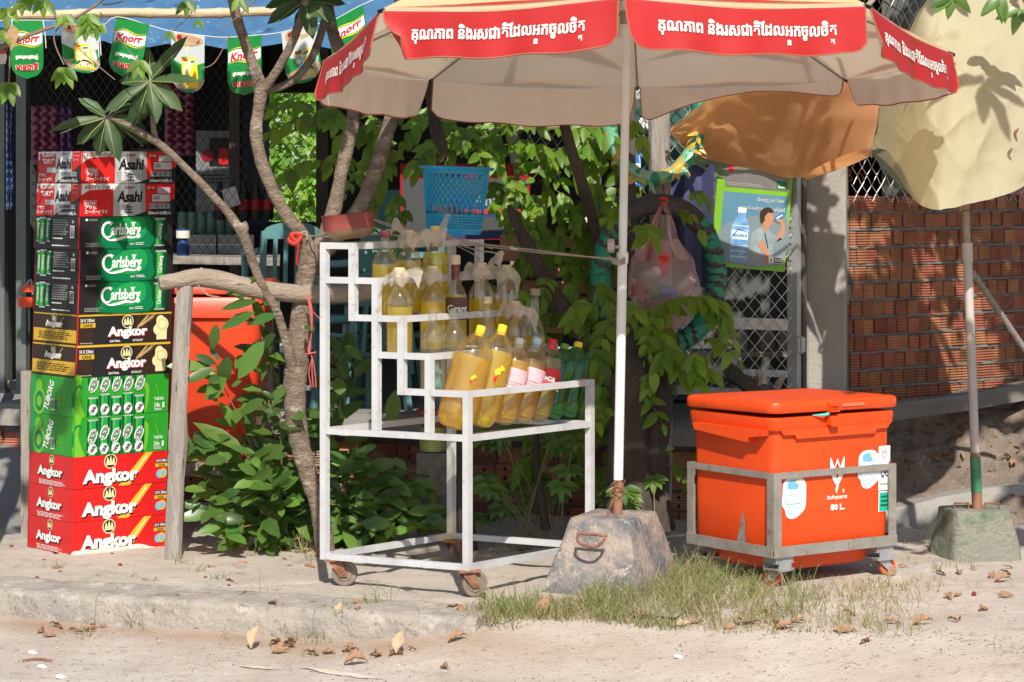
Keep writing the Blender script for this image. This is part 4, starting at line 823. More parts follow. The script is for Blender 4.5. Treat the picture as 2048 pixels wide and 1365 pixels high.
for a0, a1, z in ((A[1], A[2], 's1'), (A[2], A[3], 's2'), (A[3], A[4], 's3'), (A[4], 1, 'base'), (0, A[1], 'g1')):
    mb = MB(); p0, p1 = cw((a0+a1)/2, 0, LV[z]-.004)+ub_*.016, cw((a0+a1)/2, 1, LV[z]-.004)-ub_*.016
    mb.bar(p0, p1, (a1-a0)*CA.length-.03, .003, 'shelf_plate'); mb.obj('shelf', cart)
def caster(parent, p, ang, rw=.048, m='rubber', wdt=.03, fork='rust', top=.1):
    """swivel caster: plate, fork and wheel standing on the ground at p"""
    c = V((math.cos(ang), math.sin(ang), 0)); s = V((-c.y, c.x, 0)); off = c*.028
    mb = MB(); mb.box(p+UZ*(top-.004), (c, s, UZ), (.042, .036, .004), fork); ax = p+off+UZ*rw
    for sg in (-1, 1):
        q = s*(sg*(wdt/2+.006)); a1, a2 = p+c*.022+UZ*(top-.008)+q, p-c*.03+UZ*(top-.008)+q; b1, b2 = ax+c*.014+q-UZ*.012, ax-c*.014+q-UZ*.012; th = s*sg*.003
        mb.hexa([a1, a2, b2, b1], [a1+th, a2+th, b2+th, b1+th], fork)
    mb.tube([ax-s*(wdt/2+.012), ax+s*(wdt/2+.012)], .006, fork, 8); o = mb.obj('caster', parent)
    mb = MB(); mb.lathe([(.008, -wdt/2), (rw*.6, -wdt/2), (rw*.62, -wdt/2+.004), (rw*.84, -wdt/2+.003), (rw*.96, -wdt/2+.004), (rw, -wdt/2+.01), (rw, wdt/2-.01), (rw*.96, wdt/2-.004), (rw*.84, wdt/2-.003), (rw*.62, wdt/2-.004), (rw*.6, wdt/2), (.008, wdt/2)], m, ax, s, 24); w_ = mb.obj('wheel', o)
    return o
for a, b, ang in ((.97, .03, .35), (.05, .04, -.1), (.05, .96, .9), (.97, .96, .4)): caster(cart, cw(a, b, 0)+V((0, 0, 0)), ang)
# tin and wood tray lying on top of the cart
mat('tray_red', (.19, .03, .028), (.25, .055, .045), scale=7, rough=.65, stains=[((.42, .2, .16), 9, .64, .72)]); mat('tray_wood', (.36, .22, .12), (.27, .17, .1), scale=12, rough=.8)
tp = P(700, 478, .34); tr = thing('metal_tray', 'dull red oblong metal tray with a wooden bottom perched on the cart top', 'tray', tp)
tx, ty = V((.97, .2, .1)).normalized(), V((-.2, .98, 0)); tz = tx.cross(ty)
def rr_ring(c, ax, ay, hx, hy, r, n=5):
    out = []
    for qx, qy, a0 in ((1, 1, 0), (-1, 1, 1), (-1, -1, 2), (1, -1, 3)):
        for k in range(n+1):
            t = (a0+k/n)*math.pi/2; out.append(c+ax*(qx*(hx-r)+r*math.cos(t))+ay*(qy*(hy-r)+r*math.sin(t)))
    return out
mb = MB(); mb.grid([rr_ring(tp+tz*z, tx, ty, hx, hy, .05) for z, hx, hy in ((.036, .085, .05), (.037, .094, .06), (.09, .097, .062), (.093, .099, .064), (.093, .094, .059), (.04, .09, .056))], 'tray_red', closed=True, flip=False); mb.obj('rim', tr)
mb = MB(); rg = [rr_ring(tp+tz*z, tx, ty, hx, hy, min(.045, hy*.9)) for z, hx, hy in ((.0, .055, .022), (.004, .063, .03), (.02, .08, .048), (.035, .092, .058), (.038, .09, .056))]; mb.grid(rg, 'tray_wood', closed=True); mb.add(rg[0], [tuple(range(len(rg[0])))[::-1]], 'tray_wood'); mb.add(rg[-1], [tuple(range(len(rg[0])))], 'tray_wood'); mb.obj('bottom', tr)

# ================================================================ BOTTLES
clear('glass_clear', (.96, .96, .92), haze=.03, hazecol=(.8, .78, .7), gloss=.2, rough=.04, fres=.4); clear('pet_clear', (.97, .96, .9), haze=.04, hazecol=(.85, .78, .62), gloss=.2, rough=.06, fres=.4)
clear('pet_green', (.10, .50, .10), haze=.30, hazecol=(.03, .38, .05), gloss=.12, rough=.12)
clear('fuel_gold', (1, .90, .24), haze=.44, hazecol=(1, .80, .06), gloss=0, fres=.06); clear('fuel_pale', (.95, .82, .24), haze=.48, hazecol=(1, .85, .18), gloss=0, fres=.06); clear('fuel_orange', (1, .84, .30), haze=.42, hazecol=(1, .74, .09), gloss=0, fres=.06)
clear('bag_clear', (.95, .93, .9), haze=.5, hazecol=(1, .92, .8), gloss=.1, rough=.2, fres=.25)
mat('cap_cream', (.62, .53, .33), (.55, .44, .25), scale=40, rough=.5); mat('cap_yellow', (.85, .55, .01), rough=.4); mat('cap_blue', (.4, .6, .72), rough=.4); mat('cap_white', (.62, .68, .64), rough=.4); mat('cap_red', (.6, .02, .02), rough=.4); mat('cap_green', (.12, .26, .05), rough=.4)
mat('foil_maroon', (.14, .02, .025), (.2, .05, .04), scale=40, rough=.45); mat('label_cream', (.7, .62, .5), rough=.6); mat('label_dark', (.11, .05, .035), rough=.6); mat('label_pink', (.62, .30, .36), (.66, .5, .5), scale=22, rough=.6); mat('label_red', (.6, .015, .02), rough=.4)
def solve_b(a, z, px):
    lo, hi = -.3, 1.3
    for _ in range(50):
        m_ = (lo+hi)/2; p = cw(a, m_, z)
        if CX+F*p.x/(D0+p.y) < px: lo = m_
        else: hi = m_
    return cw(a, lo, z)
def xprof(prof, h0):   # inner liquid profile up to height h0
    out = [(0, prof[0][1]+.006)]
    for (r0, z0), (r1, z1) in zip(prof, prof[1:]):
        if z0 >= .006 and z0 < h0: out.append((max(.001, r0-.003), z0))
    rr_ = .01
    for (r0, z0), (r1, z1) in zip(prof, prof[1:]):
        if z0 <= h0 <= z1 and z1 > z0: rr_ = lerp(r0, r1, (h0-z0)/(z1-z0))-.003
    out += [(rr_, h0), (0, h0)]; return out
SH = dict(flask=[(0, 0), (.037, 0), (.0405, .003), (.0415, .012), (.0415, .165), (.041, .178), (.0385, .192), (.0335, .205), (.0265, .217), (.019, .227), (.0148, .236), (.0140, .242), (.0138, .256), (.0138, .268), (.0155, .270), (.0155, .276), (.0140, .279)],
          whisky=[(0, 0), (.034, 0), (.038, .005), (.0385, .02), (.0385, .19), (.037, .205), (.03, .225), (.019, .245), (.0145, .262), (.0135, .3), (.0135, .33)],
          slim=[(0, 0), (.03, 0), (.0335, .005), (.034, .02), (.034, .16), (.031, .178), (.022, .2), (.0155, .22), (.0135, .24), (.0125, .31), (.014, .312), (.014, .318)])
SH['flask'] = [(r*1.2, z*1.1) for r, z in SH['flask']]; SH['flask'] = [(min(r, .0172) if z > .262 else r, z) for r, z in SH['flask']]; SH['slim'] = [(r*1.15, z*1.05) for r, z in SH['slim']]; SH['whisky'] = [(r*1.15, z*1.02) for r, z in SH['whisky']]
def bottle(shape, p, label, fuel='fuel_gold', level=.16, capm='cap_cream', deco=None, bag=0, k=1.0, glass='glass_clear', sq=.95, tilt=None, group='glass fuel bottles on the cart'):
    t = thing('fuel_bottle' if fuel else 'empty_bottle', label, 'bottle', p, group); prof = [(r*k, z*k) for r, z in SH[shape]]; ax = V(tilt) if tilt else Z3
    xd = ua_; mb = MB(); mb.lathe(prof, glass, p, ax, 20, xdir=xd, sq=sq); mb.obj('bottle_body', t)
    if fuel: mb = MB(); mb.lathe(xprof(prof, level*k*1.1), fuel, p, ax, 18, xdir=xd, sq=sq); mb.obj('liquid', t, sharp=30)
    zt = prof[-1][1]; rn = prof[-1][0]
    if capm: mb = MB(); mb.lathe([(rn+.0015, zt-.014), (rn+.0025, zt-.013), (rn+.0025, zt+.009), (rn+.001, zt+.011), (0, zt+.011)], capm, p, ax, 16, sq=1); mb.obj('cap', t)
    if deco: deco(t, p, prof)
    if bag:
        mb = MB(); q = V(p)+Z3*(zt-.004); rb = random.Random(bag)
        rows = []
        for i in range(9):
            f = i/8; z = .010-.055*f; row = []
            for j in range(18):
                an = 6.2832*j/18; r = (rn+.003)+(.012*math.sin(f*3.0)+.008*f)*(1+.5*math.sin(an*4+bag)+.25*rb.uniform(-1, 1)); row.append(q+V((math.cos(an)*r, math.sin(an)*r, z+.012*math.sin(an*3+bag)*f)))
            rows.append(row)
        mb.grid(rows, 'bag_clear', closed=True)
        for e in range(2+bag % 2):
            an = -1.0+e*2.1+bag*.7; d = V((math.cos(an), -.5, 0)); dn = (-.02, -.05, .02)[e % 3]; rows = []
            for i in range(8):
                f = i/7; c = q+d*(.012+.075*f)+V((0, 0, -.01+.022*math.sin(f*2.6)+dn*f*1.4)); wv = .006+.024*f
                rows.append([c+V((-d.y, d.x, 0))*wv*x*.5+V((0, 0, 1))*(wv*x+.006*math.sin(x*9+f*7)) for x in (-1, -.6, -.2, .2, .6, 1)])
            mb.grid(rows, 'bag_clear')
        mb.tube([q+V((math.cos(k_*.5)*(rn+.004), math.sin(k_*.5)*(rn+.004), -.006)) for k_ in range(14)], .0022, 'twine', 5); mb.obj('plastic_wrap', t, sharp=None)
    return t
def band_(z0, z1, m, a0=-2.6, a1=.4, txt=None, tm='ink_white', th=.012, txw=.6):
    def f(t, p, prof):
        r = max(r_ for r_, _ in prof)+.0012; mb = MB()
        fr = lambda u, v, h: V(p)+V((math.cos(a0+u/r)*(r+h), math.sin(a0+u/r)*(r+h), z0+v))
        W = (a1-a0)*r; mb.grid([[fr(W*j/14, v, 0) for j in range(15)] for v in (0, z1-z0)], m)
        if txt: D = Print(mb, fr, W, z1-z0); D.text(txt, .42, .5, th/(z1-z0), tm, 2, bold=.02, width=txw)
        mb.obj('label', t)
    return f
def foil(t, p, prof):
    mb = MB(); zt = prof[-1][1]; mb.lathe([(.0145, zt-.075), (.016, zt-.072), (.0165, zt-.03), (.016, zt-.012)], 'foil_maroon', p, n=14); mb.obj('foil', t); mb = MB(); mb.lathe([(.016, zt-.016), (.019, zt-.014), (.019, zt+.014), (.016, zt+.02), (0, zt+.02)], 'cap_cream', p, n=14); mb.obj('stopper', t)
    band_(.115, .20, 'label_dark', txt='Grant', tm='ink_white', th=.03)(t, p, prof)
s1, s2, s3 = LV['s1'], LV['s2'], LV['s3']; am = lambda i: (A[i]+A[i+1])/2
bottle('flask', solve_b(am(1), s1, 770), 'fuel bottle with reddish cap at the left end of the top shelf', level=.175, capm='tray_red')
bottle('flask', solve_b(am(1), s1, 818), 'fuel bottle with cream cap, second on the top shelf', level=.185, bag=1)
bottle('flask', solve_b(am(1), s1, 871), 'fuel bottle under the blue basket, wrapped in clear plastic with a yellow neck', level=.20, k=1.04, bag=3, capm='cap_yellow', deco=band_(.125, .15, 'label_cream', txt='GOLD', tm='ink_red'))
bottle('flask', solve_b(am(2), s2, 799), 'pale fuel bottle with a long knotted plastic tail at the left of the second shelf', level=.155, fuel='fuel_pale', bag=2)
bottle('flask', solve_b(am(2), s2, 866), 'golden fuel bottle with a plastic tuft between the pale one and the whisky bottle', level=.17, bag=4)
bottle('whisky', solve_b(am(2), s2, 911), 'tall whisky bottle with maroon foil and dark label filled with fuel', level=.19, capm=None, deco=foil)
bottle('flask', solve_b(am(2), s2, 963), 'golden fuel bottle with a plastic tuft right of the whisky bottle', level=.165, bag=5, k=1.02)
bottle('flask', solve_b(am(2), s2, 1013), 'golden fuel bottle with crumpled plastic at the right end of the second shelf', level=.16, bag=6, k=.98)
bottle('flask', solve_b(am(3), s3, 866), 'empty clear bottle without cap, left of two', fuel=None, capm=None, k=.97, group='empty glass bottles on the cart')
bottle('flask', solve_b(am(3), s3, 908), 'empty clear bottle without cap, right of two', fuel=None, capm=None, k=.95, group='empty glass bottles on the cart')
def pal(t, p, prof): band_(.185, .2, 'label_cream')(t, p, prof)
bottle('whisky', solve_b(am(3), s3, 975), 'clear bottle with dark ring and pale cap behind the big yellow capped bottles', level=.08, fuel='fuel_pale', k=.95)
bottle('flask', solve_b(am(3), s3, 1030), 'fuel bottle with a plastic ruff behind the blue capped bottles', level=.15, bag=7, k=.97)
bottle('slim', solve_b(am(3), s3, 1070), 'slim long necked brownish bottle at the right end of the third shelf', level=.15, fuel='fuel_pale', capm='dry_wood', k=1.02)
# big plastic bottles leaning back on the lowest shelf
PETP = [(0, .008), (.022, .0), (.036, .006), (.046, .024), (.05, .05), (.052, .08), (.051, .10), (.052, .12), (.0515, .20), (.0525, .215), (.0518, .235), (.049, .258), (.043, .280), (.033, .299), (.021, .313), (.0140, .320), (.0130, .338)]
def pet(px_b, px_c, py_b, py_c, label, k, body, fuel, level, capm, deco=None):
    p = solve_b(lerp(A[4], 1, .40), LV['base'], px_b); q = cw(A[4], 0, 0); p.z = LV['base']+.010
    d = D0+p.y; top = P(px_c, py_c, p.y+.07); ax = (top-p).normalized(); ln = (top-p).length; kk = ln/.338
    t = thing('plastic_bottle', label, 'bottle', p, 'plastic fuel bottles on the cart'); prof = [(lerp(r*k, r, smooth(.27, .318, z)), z*kk) for r, z in PETP]; p = p+V((0, 0, .040*k*math.sqrt(max(0, 1-ax.z**2))))
    rows = []; u = ax.orthogonal().normalized(); b = ax.cross(u); n = 25
    for r, z in prof:
        rows.append([p+ax*z+(u*math.cos(6.28319*j/n)+b*math.sin(6.28319*j/n))*(r*(1+(.10*math.cos(5*6.28319*j/n)-.05 if z < .045*kk else .012*math.cos(5*6.28319*j/n)))) for j in range(n)])
    mb = MB(); mb.grid(rows, body, closed=True); mb.obj('bottle_body', t)
    if fuel: mb = MB(); mb.lathe(xprof([(r*.96, z) for r, z in prof], level*kk), fuel, p, ax, 20); mb.obj('liquid', t, sharp=30)
    zt = prof[-1][1]; mb = MB(); n = 24; pr = [(.016, zt-.03), (.0185, zt-.028), (.0185, zt-.01), (.0185, zt+.0), (.016, zt+.003), (0, zt+.003)]; mb.lathe([(r*.92, z) for r, z in pr], capm, p, ax, n); mb.lathe([(.0165, zt-.036), (.0165, zt-.03)], capm, p, ax, n); mb.obj('cap', t)
    if deco:
        lm, tx_, tm = deco; r = .0535*k; z0, z1 = .135*kk, .215*kk; e1 = (V((0, -1, 0))-ax*(-ax.y)).normalized(); e2 = ax.cross(e1)
        fr = lambda u_, v_, h: p+ax*(z0+v_)+(e1*math.cos(u_/r)+e2*math.sin(u_/r))*(r+h)
        mb = MB(); W = 3.0*r; g = lambda u_, v_, h: fr(u_-W/2, v_, h); mb.grid([[g(W*j/14, v_, 0) for j in range(15)] for v_ in (0, z1-z0)], lm)
        D = Print(mb, g, W, z1-z0)
        if tx_: D.text(tx_, .5, .5, .36, tm, 2, bold=.03, shear=.2, width=.5); D.rect(0, 0, 1, .08, 'ink_white', 1)
        else: D.lines(.35, .8, .12, .4, 2, 'ink_grey'); D.text('s.', .32, .72, .22, 'ink_navy', 3, bold=.02)
        mb.obj('label', t)
    return t, p, ax, kk
def sticker(args, k_pet):
    t, p, ax, kk = args; e1 = (V((.2, -1, 0))-ax*(V((.2, -1, 0)).dot(ax))).normalized(); e2 = ax.cross(e1); r = .0535*(1.40 if k_pet == 0 else 1.26); mb = MB()
    fr = lambda u_, v_, h: p+ax*(.15*kk+v_)+(e1*math.cos(u_/r)+e2*math.sin(u_/r))*(r+h); D = Print(mb, fr, (.022, .04)[k_pet], (.03, .06)[k_pet]); D.poly([(.1, .3), (.5, .5), (.3, .9), (-.1, .6)], 'ink_yellow'); D.poly([(.3, .6), (.9, .8), (.4, 1.1)], 'ink_yellow'); D.poly([(-.1, .1), (.2, -.2), (.3, .5)], 'ink_red'); mb.obj('sticker', t)
sticker(pet(905, 963, 855, 664, 'big fat fuel bottle with yellow cap at the left of the leaning row', 1.40, 'pet_clear', 'fuel_orange', .235, 'cap_yellow'), 0)
sticker(pet(957, 1006, 850, 660, 'big fuel bottle with yellow cap, second of the leaning row', 1.26, 'pet_clear', 'fuel_gold', .25, 'cap_yellow'), 1)
pet(1003, 1040, 850, 686, 'leaning fuel bottle with whitish cap and torn pink label', 1.10, 'pet_clear', 'fuel_orange', .25, 'cap_white', ('label_pink', None, None))
pet(1036, 1075, 846, 686, 'leaning fuel bottle with pale blue cap and faded pink label', 1.10, 'pet_clear', 'fuel_orange', .25, 'cap_blue', ('label_pink', None, None))
pet(1070, 1106, 842, 688, 'leaning fuel bottle with red cap and red label', 1.06, 'pet_clear', 'fuel_orange', .26, 'cap_red', ('label_red', 'Coca', 'ink_white'))
pet(1097, 1130, 836, 698, 'green plastic bottle with dull green cap', 1.12, 'pet_green', None, 0, 'cap_green'); pet(1128, 1157, 832, 694, 'green plastic bottle with yellow cap at the right end of the row', 1.12, 'pet_green', None, 0, 'cap_yellow')
# ================================================================ ORANGE COOLER on its steel trolley
KF = V((.955, .19, 0)); kx = V((.817, .577, 0)).normalized(); ky = V((-kx.y, kx.x, 0)); KX, KY = .612, .50
def kc(a, b, z): p = KF+kx*a+ky*b; return V((p.x, p.y, z))
tro = thing('cooler_trolley', 'grey rusty steel trolley frame on orange casters under the cooler', 'trolley', kc(KX/2, KY/2, 0))
mb = MB(); s_ = .038; z0, z1 = .115, .425
for a, b, sa, sb in ((0, 0, 1, 1), (KX, 0, -1, 1), (0, KY, 1, -1), (KX, KY, -1, -1)):
    mb.box(kc(a+sa*s_/2, b+sb*.002, (z0+z1)/2+.0125), (kx, ky, UZ), (s_/2, .002, (z1-z0)/2-.0135), 'grey_steel'); mb.box(kc(a+sa*.002, b+sb*(s_/2+.002), (z0+z1)/2+.0125), (kx, ky, UZ), (.002, s_/2-.002, (z1-z0)/2-.0135), 'grey_steel')
def krail(a0, b0, a1, b1, z, h, out):
    p, q = kc(a0, b0, z), kc(a1, b1, z); d = (q-p).normalized(); o = V(out)
    mb.bar(p+o*.003, q+o*.003, .005, h, 'grey_steel'); mb.bar(p-o*.016+UZ*(-h/2+.002), q-o*.016+UZ*(-h/2+.002), .034, .004, 'grey_steel')
krail(0, 0, KX, 0, z0+.02, .04, -ky); krail(0, KY, KX, KY, z0+.02, .04, ky); krail(0, .003, 0, KY-.003, z0+.02, .04, -kx); krail(KX, .003, KX, KY-.003, z0+.02, .04, kx)
for a0, b0, a1, b1, o in ((s_, 0, KX-s_, 0, -ky), (s_, KY, KX-s_, KY, ky), (0, s_, 0, KY-s_, -kx), (KX, s_, KX, KY-s_, kx)): p, q = kc(a0, b0, z1-.012), kc(a1, b1, z1-.012); mb.bar(p-o*.002, q-o*.002, .005, .024, 'grey_steel')
mb.obj('frame', tro)
for a, b in ((.06, .04), (KX-.05, .04), (.06, KY-.05), (KX-.05, KY-.05)):
    mb = MB(); p = kc(a, b, 0)
    for zz in (.070, .092): mb.box(p+UZ*zz+kx*.0, (kx, ky, UZ), (.045, .035, .0015), 'galvanised'); 
    mb.box(p+UZ*.0815-ky*.034, (kx, ky, UZ), (.03, .0015, .021), 'galvanised'); mb.box(p+UZ*.0815+ky*.034, (kx, ky, UZ), (.045, .0015, .021), 'galvanised'); mb.box(p+UZ*.104, (kx, ky, UZ), (.042, .032, .010), 'galvanised'); mb.obj('bracket', tro)
for a, b, an in ((.06, .04, 2.4), (KX-.05, .03, .5), (.08, KY-.06, 1.4), (KX-.07, KY-.05, .7)): caster(tro, kc(a, b, 0), an, .036, 'orange_worn', .026, 'galvanised', .070)
cz = thing('cooler', 'bright orange plastic ice cooler with lid standing in a steel trolley', 'cooler', kc(KX/2, KY/2, .12))
kcen = kc(KX/2, KY/2, 0)
def kring(z, hx, hy, r, cx=0, cy=0): return rr_ring(qd(kcen+kx*cx+ky*cy, z), kx, ky, hx, hy, r)
HX, HY = KX/2-.012, KY/2-.012
mb = MB(); rg = [kring(.05, HX*.70, HY*.68, .05), kring(.06, HX*.80, HY*.76, .05), kring(.118, HX*.86, HY*.82, .05), kring(.125, HX-.014, HY-.014, .035), kring(.14, HX-.009, HY-.009, .03), kring(.30, HX-.006, HY-.006, .03), kring(.575, HX-.002, HY-.002, .035), kring(.577, HX+.010, HY+.010, .035), kring(.582, HX+.013, HY+.013, .037), kring(.620, HX+.015, HY+.015, .038), kring(.625, HX+.011, HY+.011, .036), kring(.625, HX-.02, HY-.02, .03)]
mb.grid(rg, 'orange_plastic', closed=True); mb.add(rg[0], [tuple(range(len(rg[0])))[::-1]], 'orange_plastic'); mb.add(rg[-1], [tuple(range(len(rg[-1])))], 'orange_plastic')
# deep apron below the rim on front and the grip on the short side
def apron(c, u, n, prof, hh, m='orange_plastic'):
    pts = [c+u*x+UZ*z for x, z in prof]; mb.add([p for p in pts]+[p+n*hh for p in pts], [tuple(range(len(pts)))[::-1], tuple(range(len(pts), 2*len(pts)))]+[(i, (i+1) % len(pts), len(pts)+(i+1) % len(pts), len(pts)+i) for i in range(len(pts))], m)
apron(kcen-ky*(HY-.008), kx, -ky, [(-HX+.02, .581), (-HX+.035, .562), (-HX+.09, .560), (-HX+.10, .545), (HX-.10, .545), (HX-.09, .560), (HX-.035, .562), (HX-.02, .581)], .023)
apron(kcen-kx*(HX-.008), -ky, -kx, [(-HY+.05, .581), (-HY+.06, .555), (HY-.11, .53), (HY-.10, .55), (HY-.03, .558), (HY-.02, .581)][::-1], .045)
mb.obj('body', cz)
mb = MB(); rg = [kring(.634, HX+.010, HY+.010, .04), kring(.634, HX+.022, HY+.022, .045), kring(.640, HX+.026, HY+.026, .047), kring(.666, HX+.026, HY+.026, .047), kring(.674, HX+.022, HY+.022, .045), kring(.678, HX+.010, HY+.010, .04), kring(.680, HX-.04, HY-.04, .03)]
rg = [[p+UZ*(.010*((p-kcen).dot(kx)/HX)*-.15+.006*(.5-(p-kcen).dot(ky)/HY*.5)) for p in r] for r in rg]
mb.grid(rg, 'orange_plastic', closed=True); mb.add(rg[0], [tuple(range(len(rg[0])))[::-1]], 'orange_plastic'); mb.add(rg[-1], [tuple(range(len(rg[-1])))], 'orange_plastic'); mb.obj('lid', cz)
mb = MB(); lp_ = kcen-ky*(HY+.026); lx = -.03
for dz, dx, w_, h_, t_ in ((.664, 0, .048, .010, .011), (.640, 0, .046, .005, .012)): mb.box(lp_+kx*(lx+dx)+UZ*dz-ky*t_*.4, (kx, ky, UZ), (w_/2, t_, h_/2), 'orange_plastic')
for dx in (-.02, -.007, .007, .02): mb.box(lp_+kx*(lx+dx)+UZ*.653-ky*.003, (kx, ky, UZ), (.003, .009, .0125), 'orange_plastic')
mb.box(lp_+kx*(lx+.0)+UZ*.606-ky*.002, (kx, ky, UZ), (.022, .012, .016), 'orange_plastic'); mb.box(lp_+kx*(lx)+UZ*.594-ky*.008, (kx, ky, UZ), (.018, .010, .010), 'orange_plastic'); mb.box(lp_+kx*(lx+.1)+UZ*.660-ky*.001, (kx, ky, UZ), (.055, .004, .006), 'orange_worn'); mb.obj('latch', cz)
mat('rag_teal', (.1, .45, .38), rough=.7); mb = MB(); mb.tube(cr([lp_+kx*(lx-.02)+UZ*.632-ky*.004, lp_+kx*(lx-.05)+UZ*.629-ky*.01, lp_+kx*(lx-.09)+UZ*.628+ky*.01], 4), [.002, .006, .007, .006, .006, .005, .004, .003, .002], 'rag_teal', 6); mb.obj('cloth_scrap', label='scrap of teal cloth caught under the cooler lid', cat='cloth', loc=lp_+kx*lx+UZ*.63)
mat('sticker_blue', (.42, .62, .74), (.6, .74, .8), scale=30, rough=.4); mb = MB(); yF = HY-.004
fr = plane(kcen-ky*(HY-.0075)-kx*HX+UZ*.14, kx, UZ-ky*.0+ky*-.018); D = Print(mb, fr, 2*HX, .40)
for du, dv, k_ in ((.17, .50, 1.0), (.80, .70, .93)):
    o = [(-.10, .02), (-.105, -.13), (-.08, -.20), (-.06, -.30), (0, -.33), (.06, -.27), (.10, -.18), (.105, .05), (.10, .14), (.06, .22), (0, .24), (-.06, .22), (-.095, .15)]; k_ *= .95
    D.blob([(du+x*k_, dv+y*.72*k_) for x, y in o], 'ink_white', 1, 4); D.blob([(du+x*k_*.88, dv+y*.63*k_) for x, y in o], 'sticker_blue', 2, 4); D.ell(du-.01, dv+.09*k_, .05*k_, .05*k_, 'ink_sky', 3); D.ell(du+.035*k_, dv+.12*k_, .022*k_, .03, 'ink_cream', 4)
    D.text('ริมน้ำ', du, dv-.05*k_, .075*k_, 'ink_white', 6, bold=.02, width=.15, heavy=.05); D.line([(du-.06, dv-.14*k_), (du+.06, dv-.12*k_)], .006, 'ink_white', 5); D.blob([(du-.06*k_, dv+.0), (du-.03, dv+.05*k_), (du+.05*k_, dv+.02)], 'ink_white', 5, 3)
for s in (-1, 1): D.blob([(.53+s*.002, .54), (.53+s*.055, .66), (.53+s*.06, .8), (.53+s*.048, .79), (.53+s*.012, .66)], 'ink_white', 1, 4)
D.poly([(.505, .72), (.53, .80), (.555, .72), (.55, .705), (.53, .76), (.51, .705)], 'ink_white', 2); D.poly([(.53, .62), (.545, .55), (.525, .47), (.515, .5)], 'ink_white', 2)
D.ell(.585, .49, .009, .019, 'ink_white', 1); D.ell(.585, .49, .006, .013, 'orange_plastic', 2); D.text('R', .585, .49, .018, 'ink_white', 3); D.text('สินค้าคุณภาพ', .53, .435, .055, 'ink_white', 2, bold=.025, width=.17); D.text('80 L.', .535, .345, .06, 'ink_white', 2, bold=.045, width=.12)
D.rect(.885, .46, .985, .88, 'ink_white', 1); D.rect(.888, .26, .985, .45, 'ink_white', 1); D.rect(.895, .265, .985, .44, 'ink_teal', 2); D.lines(.905, .98, .3, .42, 3, 'ink_dark_green', 3)
for s in (-1, 1): D.line([(.935, .76), (.935+s*.022, .80), (.935+s*.025, .85), (.935+s*.006, .81)], .004, 'ink_dark_red', 2)
D.line([(.92, .81), (.935, .84), (.95, .81)], .004, 'ink_dark_red', 3); D.text('QC', .937, .62, .085, 'ink_navy', 3, bold=.02, width=.07, shear=.2); D.lines(.895, .98, .5, .54, 1, 'ink_grey', 2); D.rect(.972, .71, .985, .73, 'ink_red', 2)
mb.obj('printed_marks', cz)
mb = MB(); fr = plane(kcen-kx*(HX-.0105)+ky*HY+UZ*.14, -ky, UZ); D = Print(mb, fr, 2*HY, .42, .003)
D.blob([(.55, .0), (.58, .14), (.61, .27), (.635, .28), (.65, .12), (.65, .0)], 'grey_steel', 1, 3); mb.obj('scuff_mark', cz)

# ================================================================ PARASOL FOOT BLOCKS AND POLES
mat('block_paint', (.40, .33, .28), (.30, .25, .22), scale=6, rough=.95, bump=.9, bscale=50, bdist=.02, stains=[((.12, .135, .155), 5, .40, .58), ((.42, .345, .285), 14, .52, .62), ((.5, .4, .33), 40, .6, .66), ((.12, .1, .09), 40, .66, .74)])
mat('block_green', (.22, .225, .19), (.30, .275, .235), scale=6, rough=.95, bump=.9, bscale=50, bdist=.02, stains=[((.11, .17, .10), 6, .50, .64), ((.4, .35, .3), 26, .62, .7), ((.1, .095, .08), 30, .64, .72)])
def block(bot, top, zt, m, zb=-.03):
    """cast block: truncated pyramid with worn edges; corners listed front, right, back, left"""
    mb = MB(); N = 10; rows = []
    def ringat(f):
        cs = [lerp(V(b), V(t), f) for b, t in zip(bot, top)]; out = []
        for i in range(4):
            a, b = cs[i], cs[(i+1) % 4]
            for k in range(N):
                t = k/N; p = lerp(a, b, t); c = sum(cs, V((0, 0, 0)))/4
                e = min(t, 1-t)*N; p = p+(c-p)*(.045 if e < .6 else 0); out.append(p)
        return out
    for f in [0, .06, .2, .35, .5, .65, .8, .92, .98, 1.0]:
        rr_ = ringat(f); c = sum(rr_, V((0, 0, 0)))/len(rr_); z = lerp(zb, zt, f) if f < 1 else zt
        rows.append([V((p.x, p.y, z))+((p-c).normalized()*(.008*noise.noise(V((p.x*9, p.y*9, z*9)))+.004*noise.noise(V((p.x*30, p.y*30, z*30))))) + (c-p)*(.02 if f == 1 else 0)+UZ*(.004*noise.noise(p*12)) for p in rr_])
    for f in (.7, .35): rows.append([lerp(V((kcx.x, kcx.y, zt)), p, f)+UZ*(.004+.004*noise.noise(p*20)) for kcx in [sum(rows[-1], V((0, 0, 0)))/len(rows[-1])] for p in rows[9]])
    mb.grid(rows, m, closed=True, smooth_=True); mb.add(rows[-1], [tuple(range(len(rows[-1])))], m); return mb
BF, BL_, BR = V((.452, -.03, 0)), V((.105, .11, 0)), V((.64, .46, 0)); BB = BL_+BR-BF
cen = (BF+BL_+BR+BB)/4; BF, BL_, BR, BB = [cen+(q-cen)*1.10 for q in (BF, BL_, BR, BB)]
top4 = [lerp(c, cen, .43) for c in (BF, BR, BB, BL_)]; top4 = [p+V((-.0, .0, 0)) for p in top4]
mb = block([BF, BR, BB, BL_], top4, .262, 'block_paint'); foot_mb = mb
e1 = (BL_-BF).normalized(); nF = V((e1.y, -e1.x, 0)); nF = nF if nF.y < 0 else -nF; hc = P(1186, 1072, .035)
mb = MB(); mb.tube([hc+e1*.058+UZ*.008+nF*.008, hc-e1*.056+UZ*.004+nF*.010], .0055, 'rust', 7)
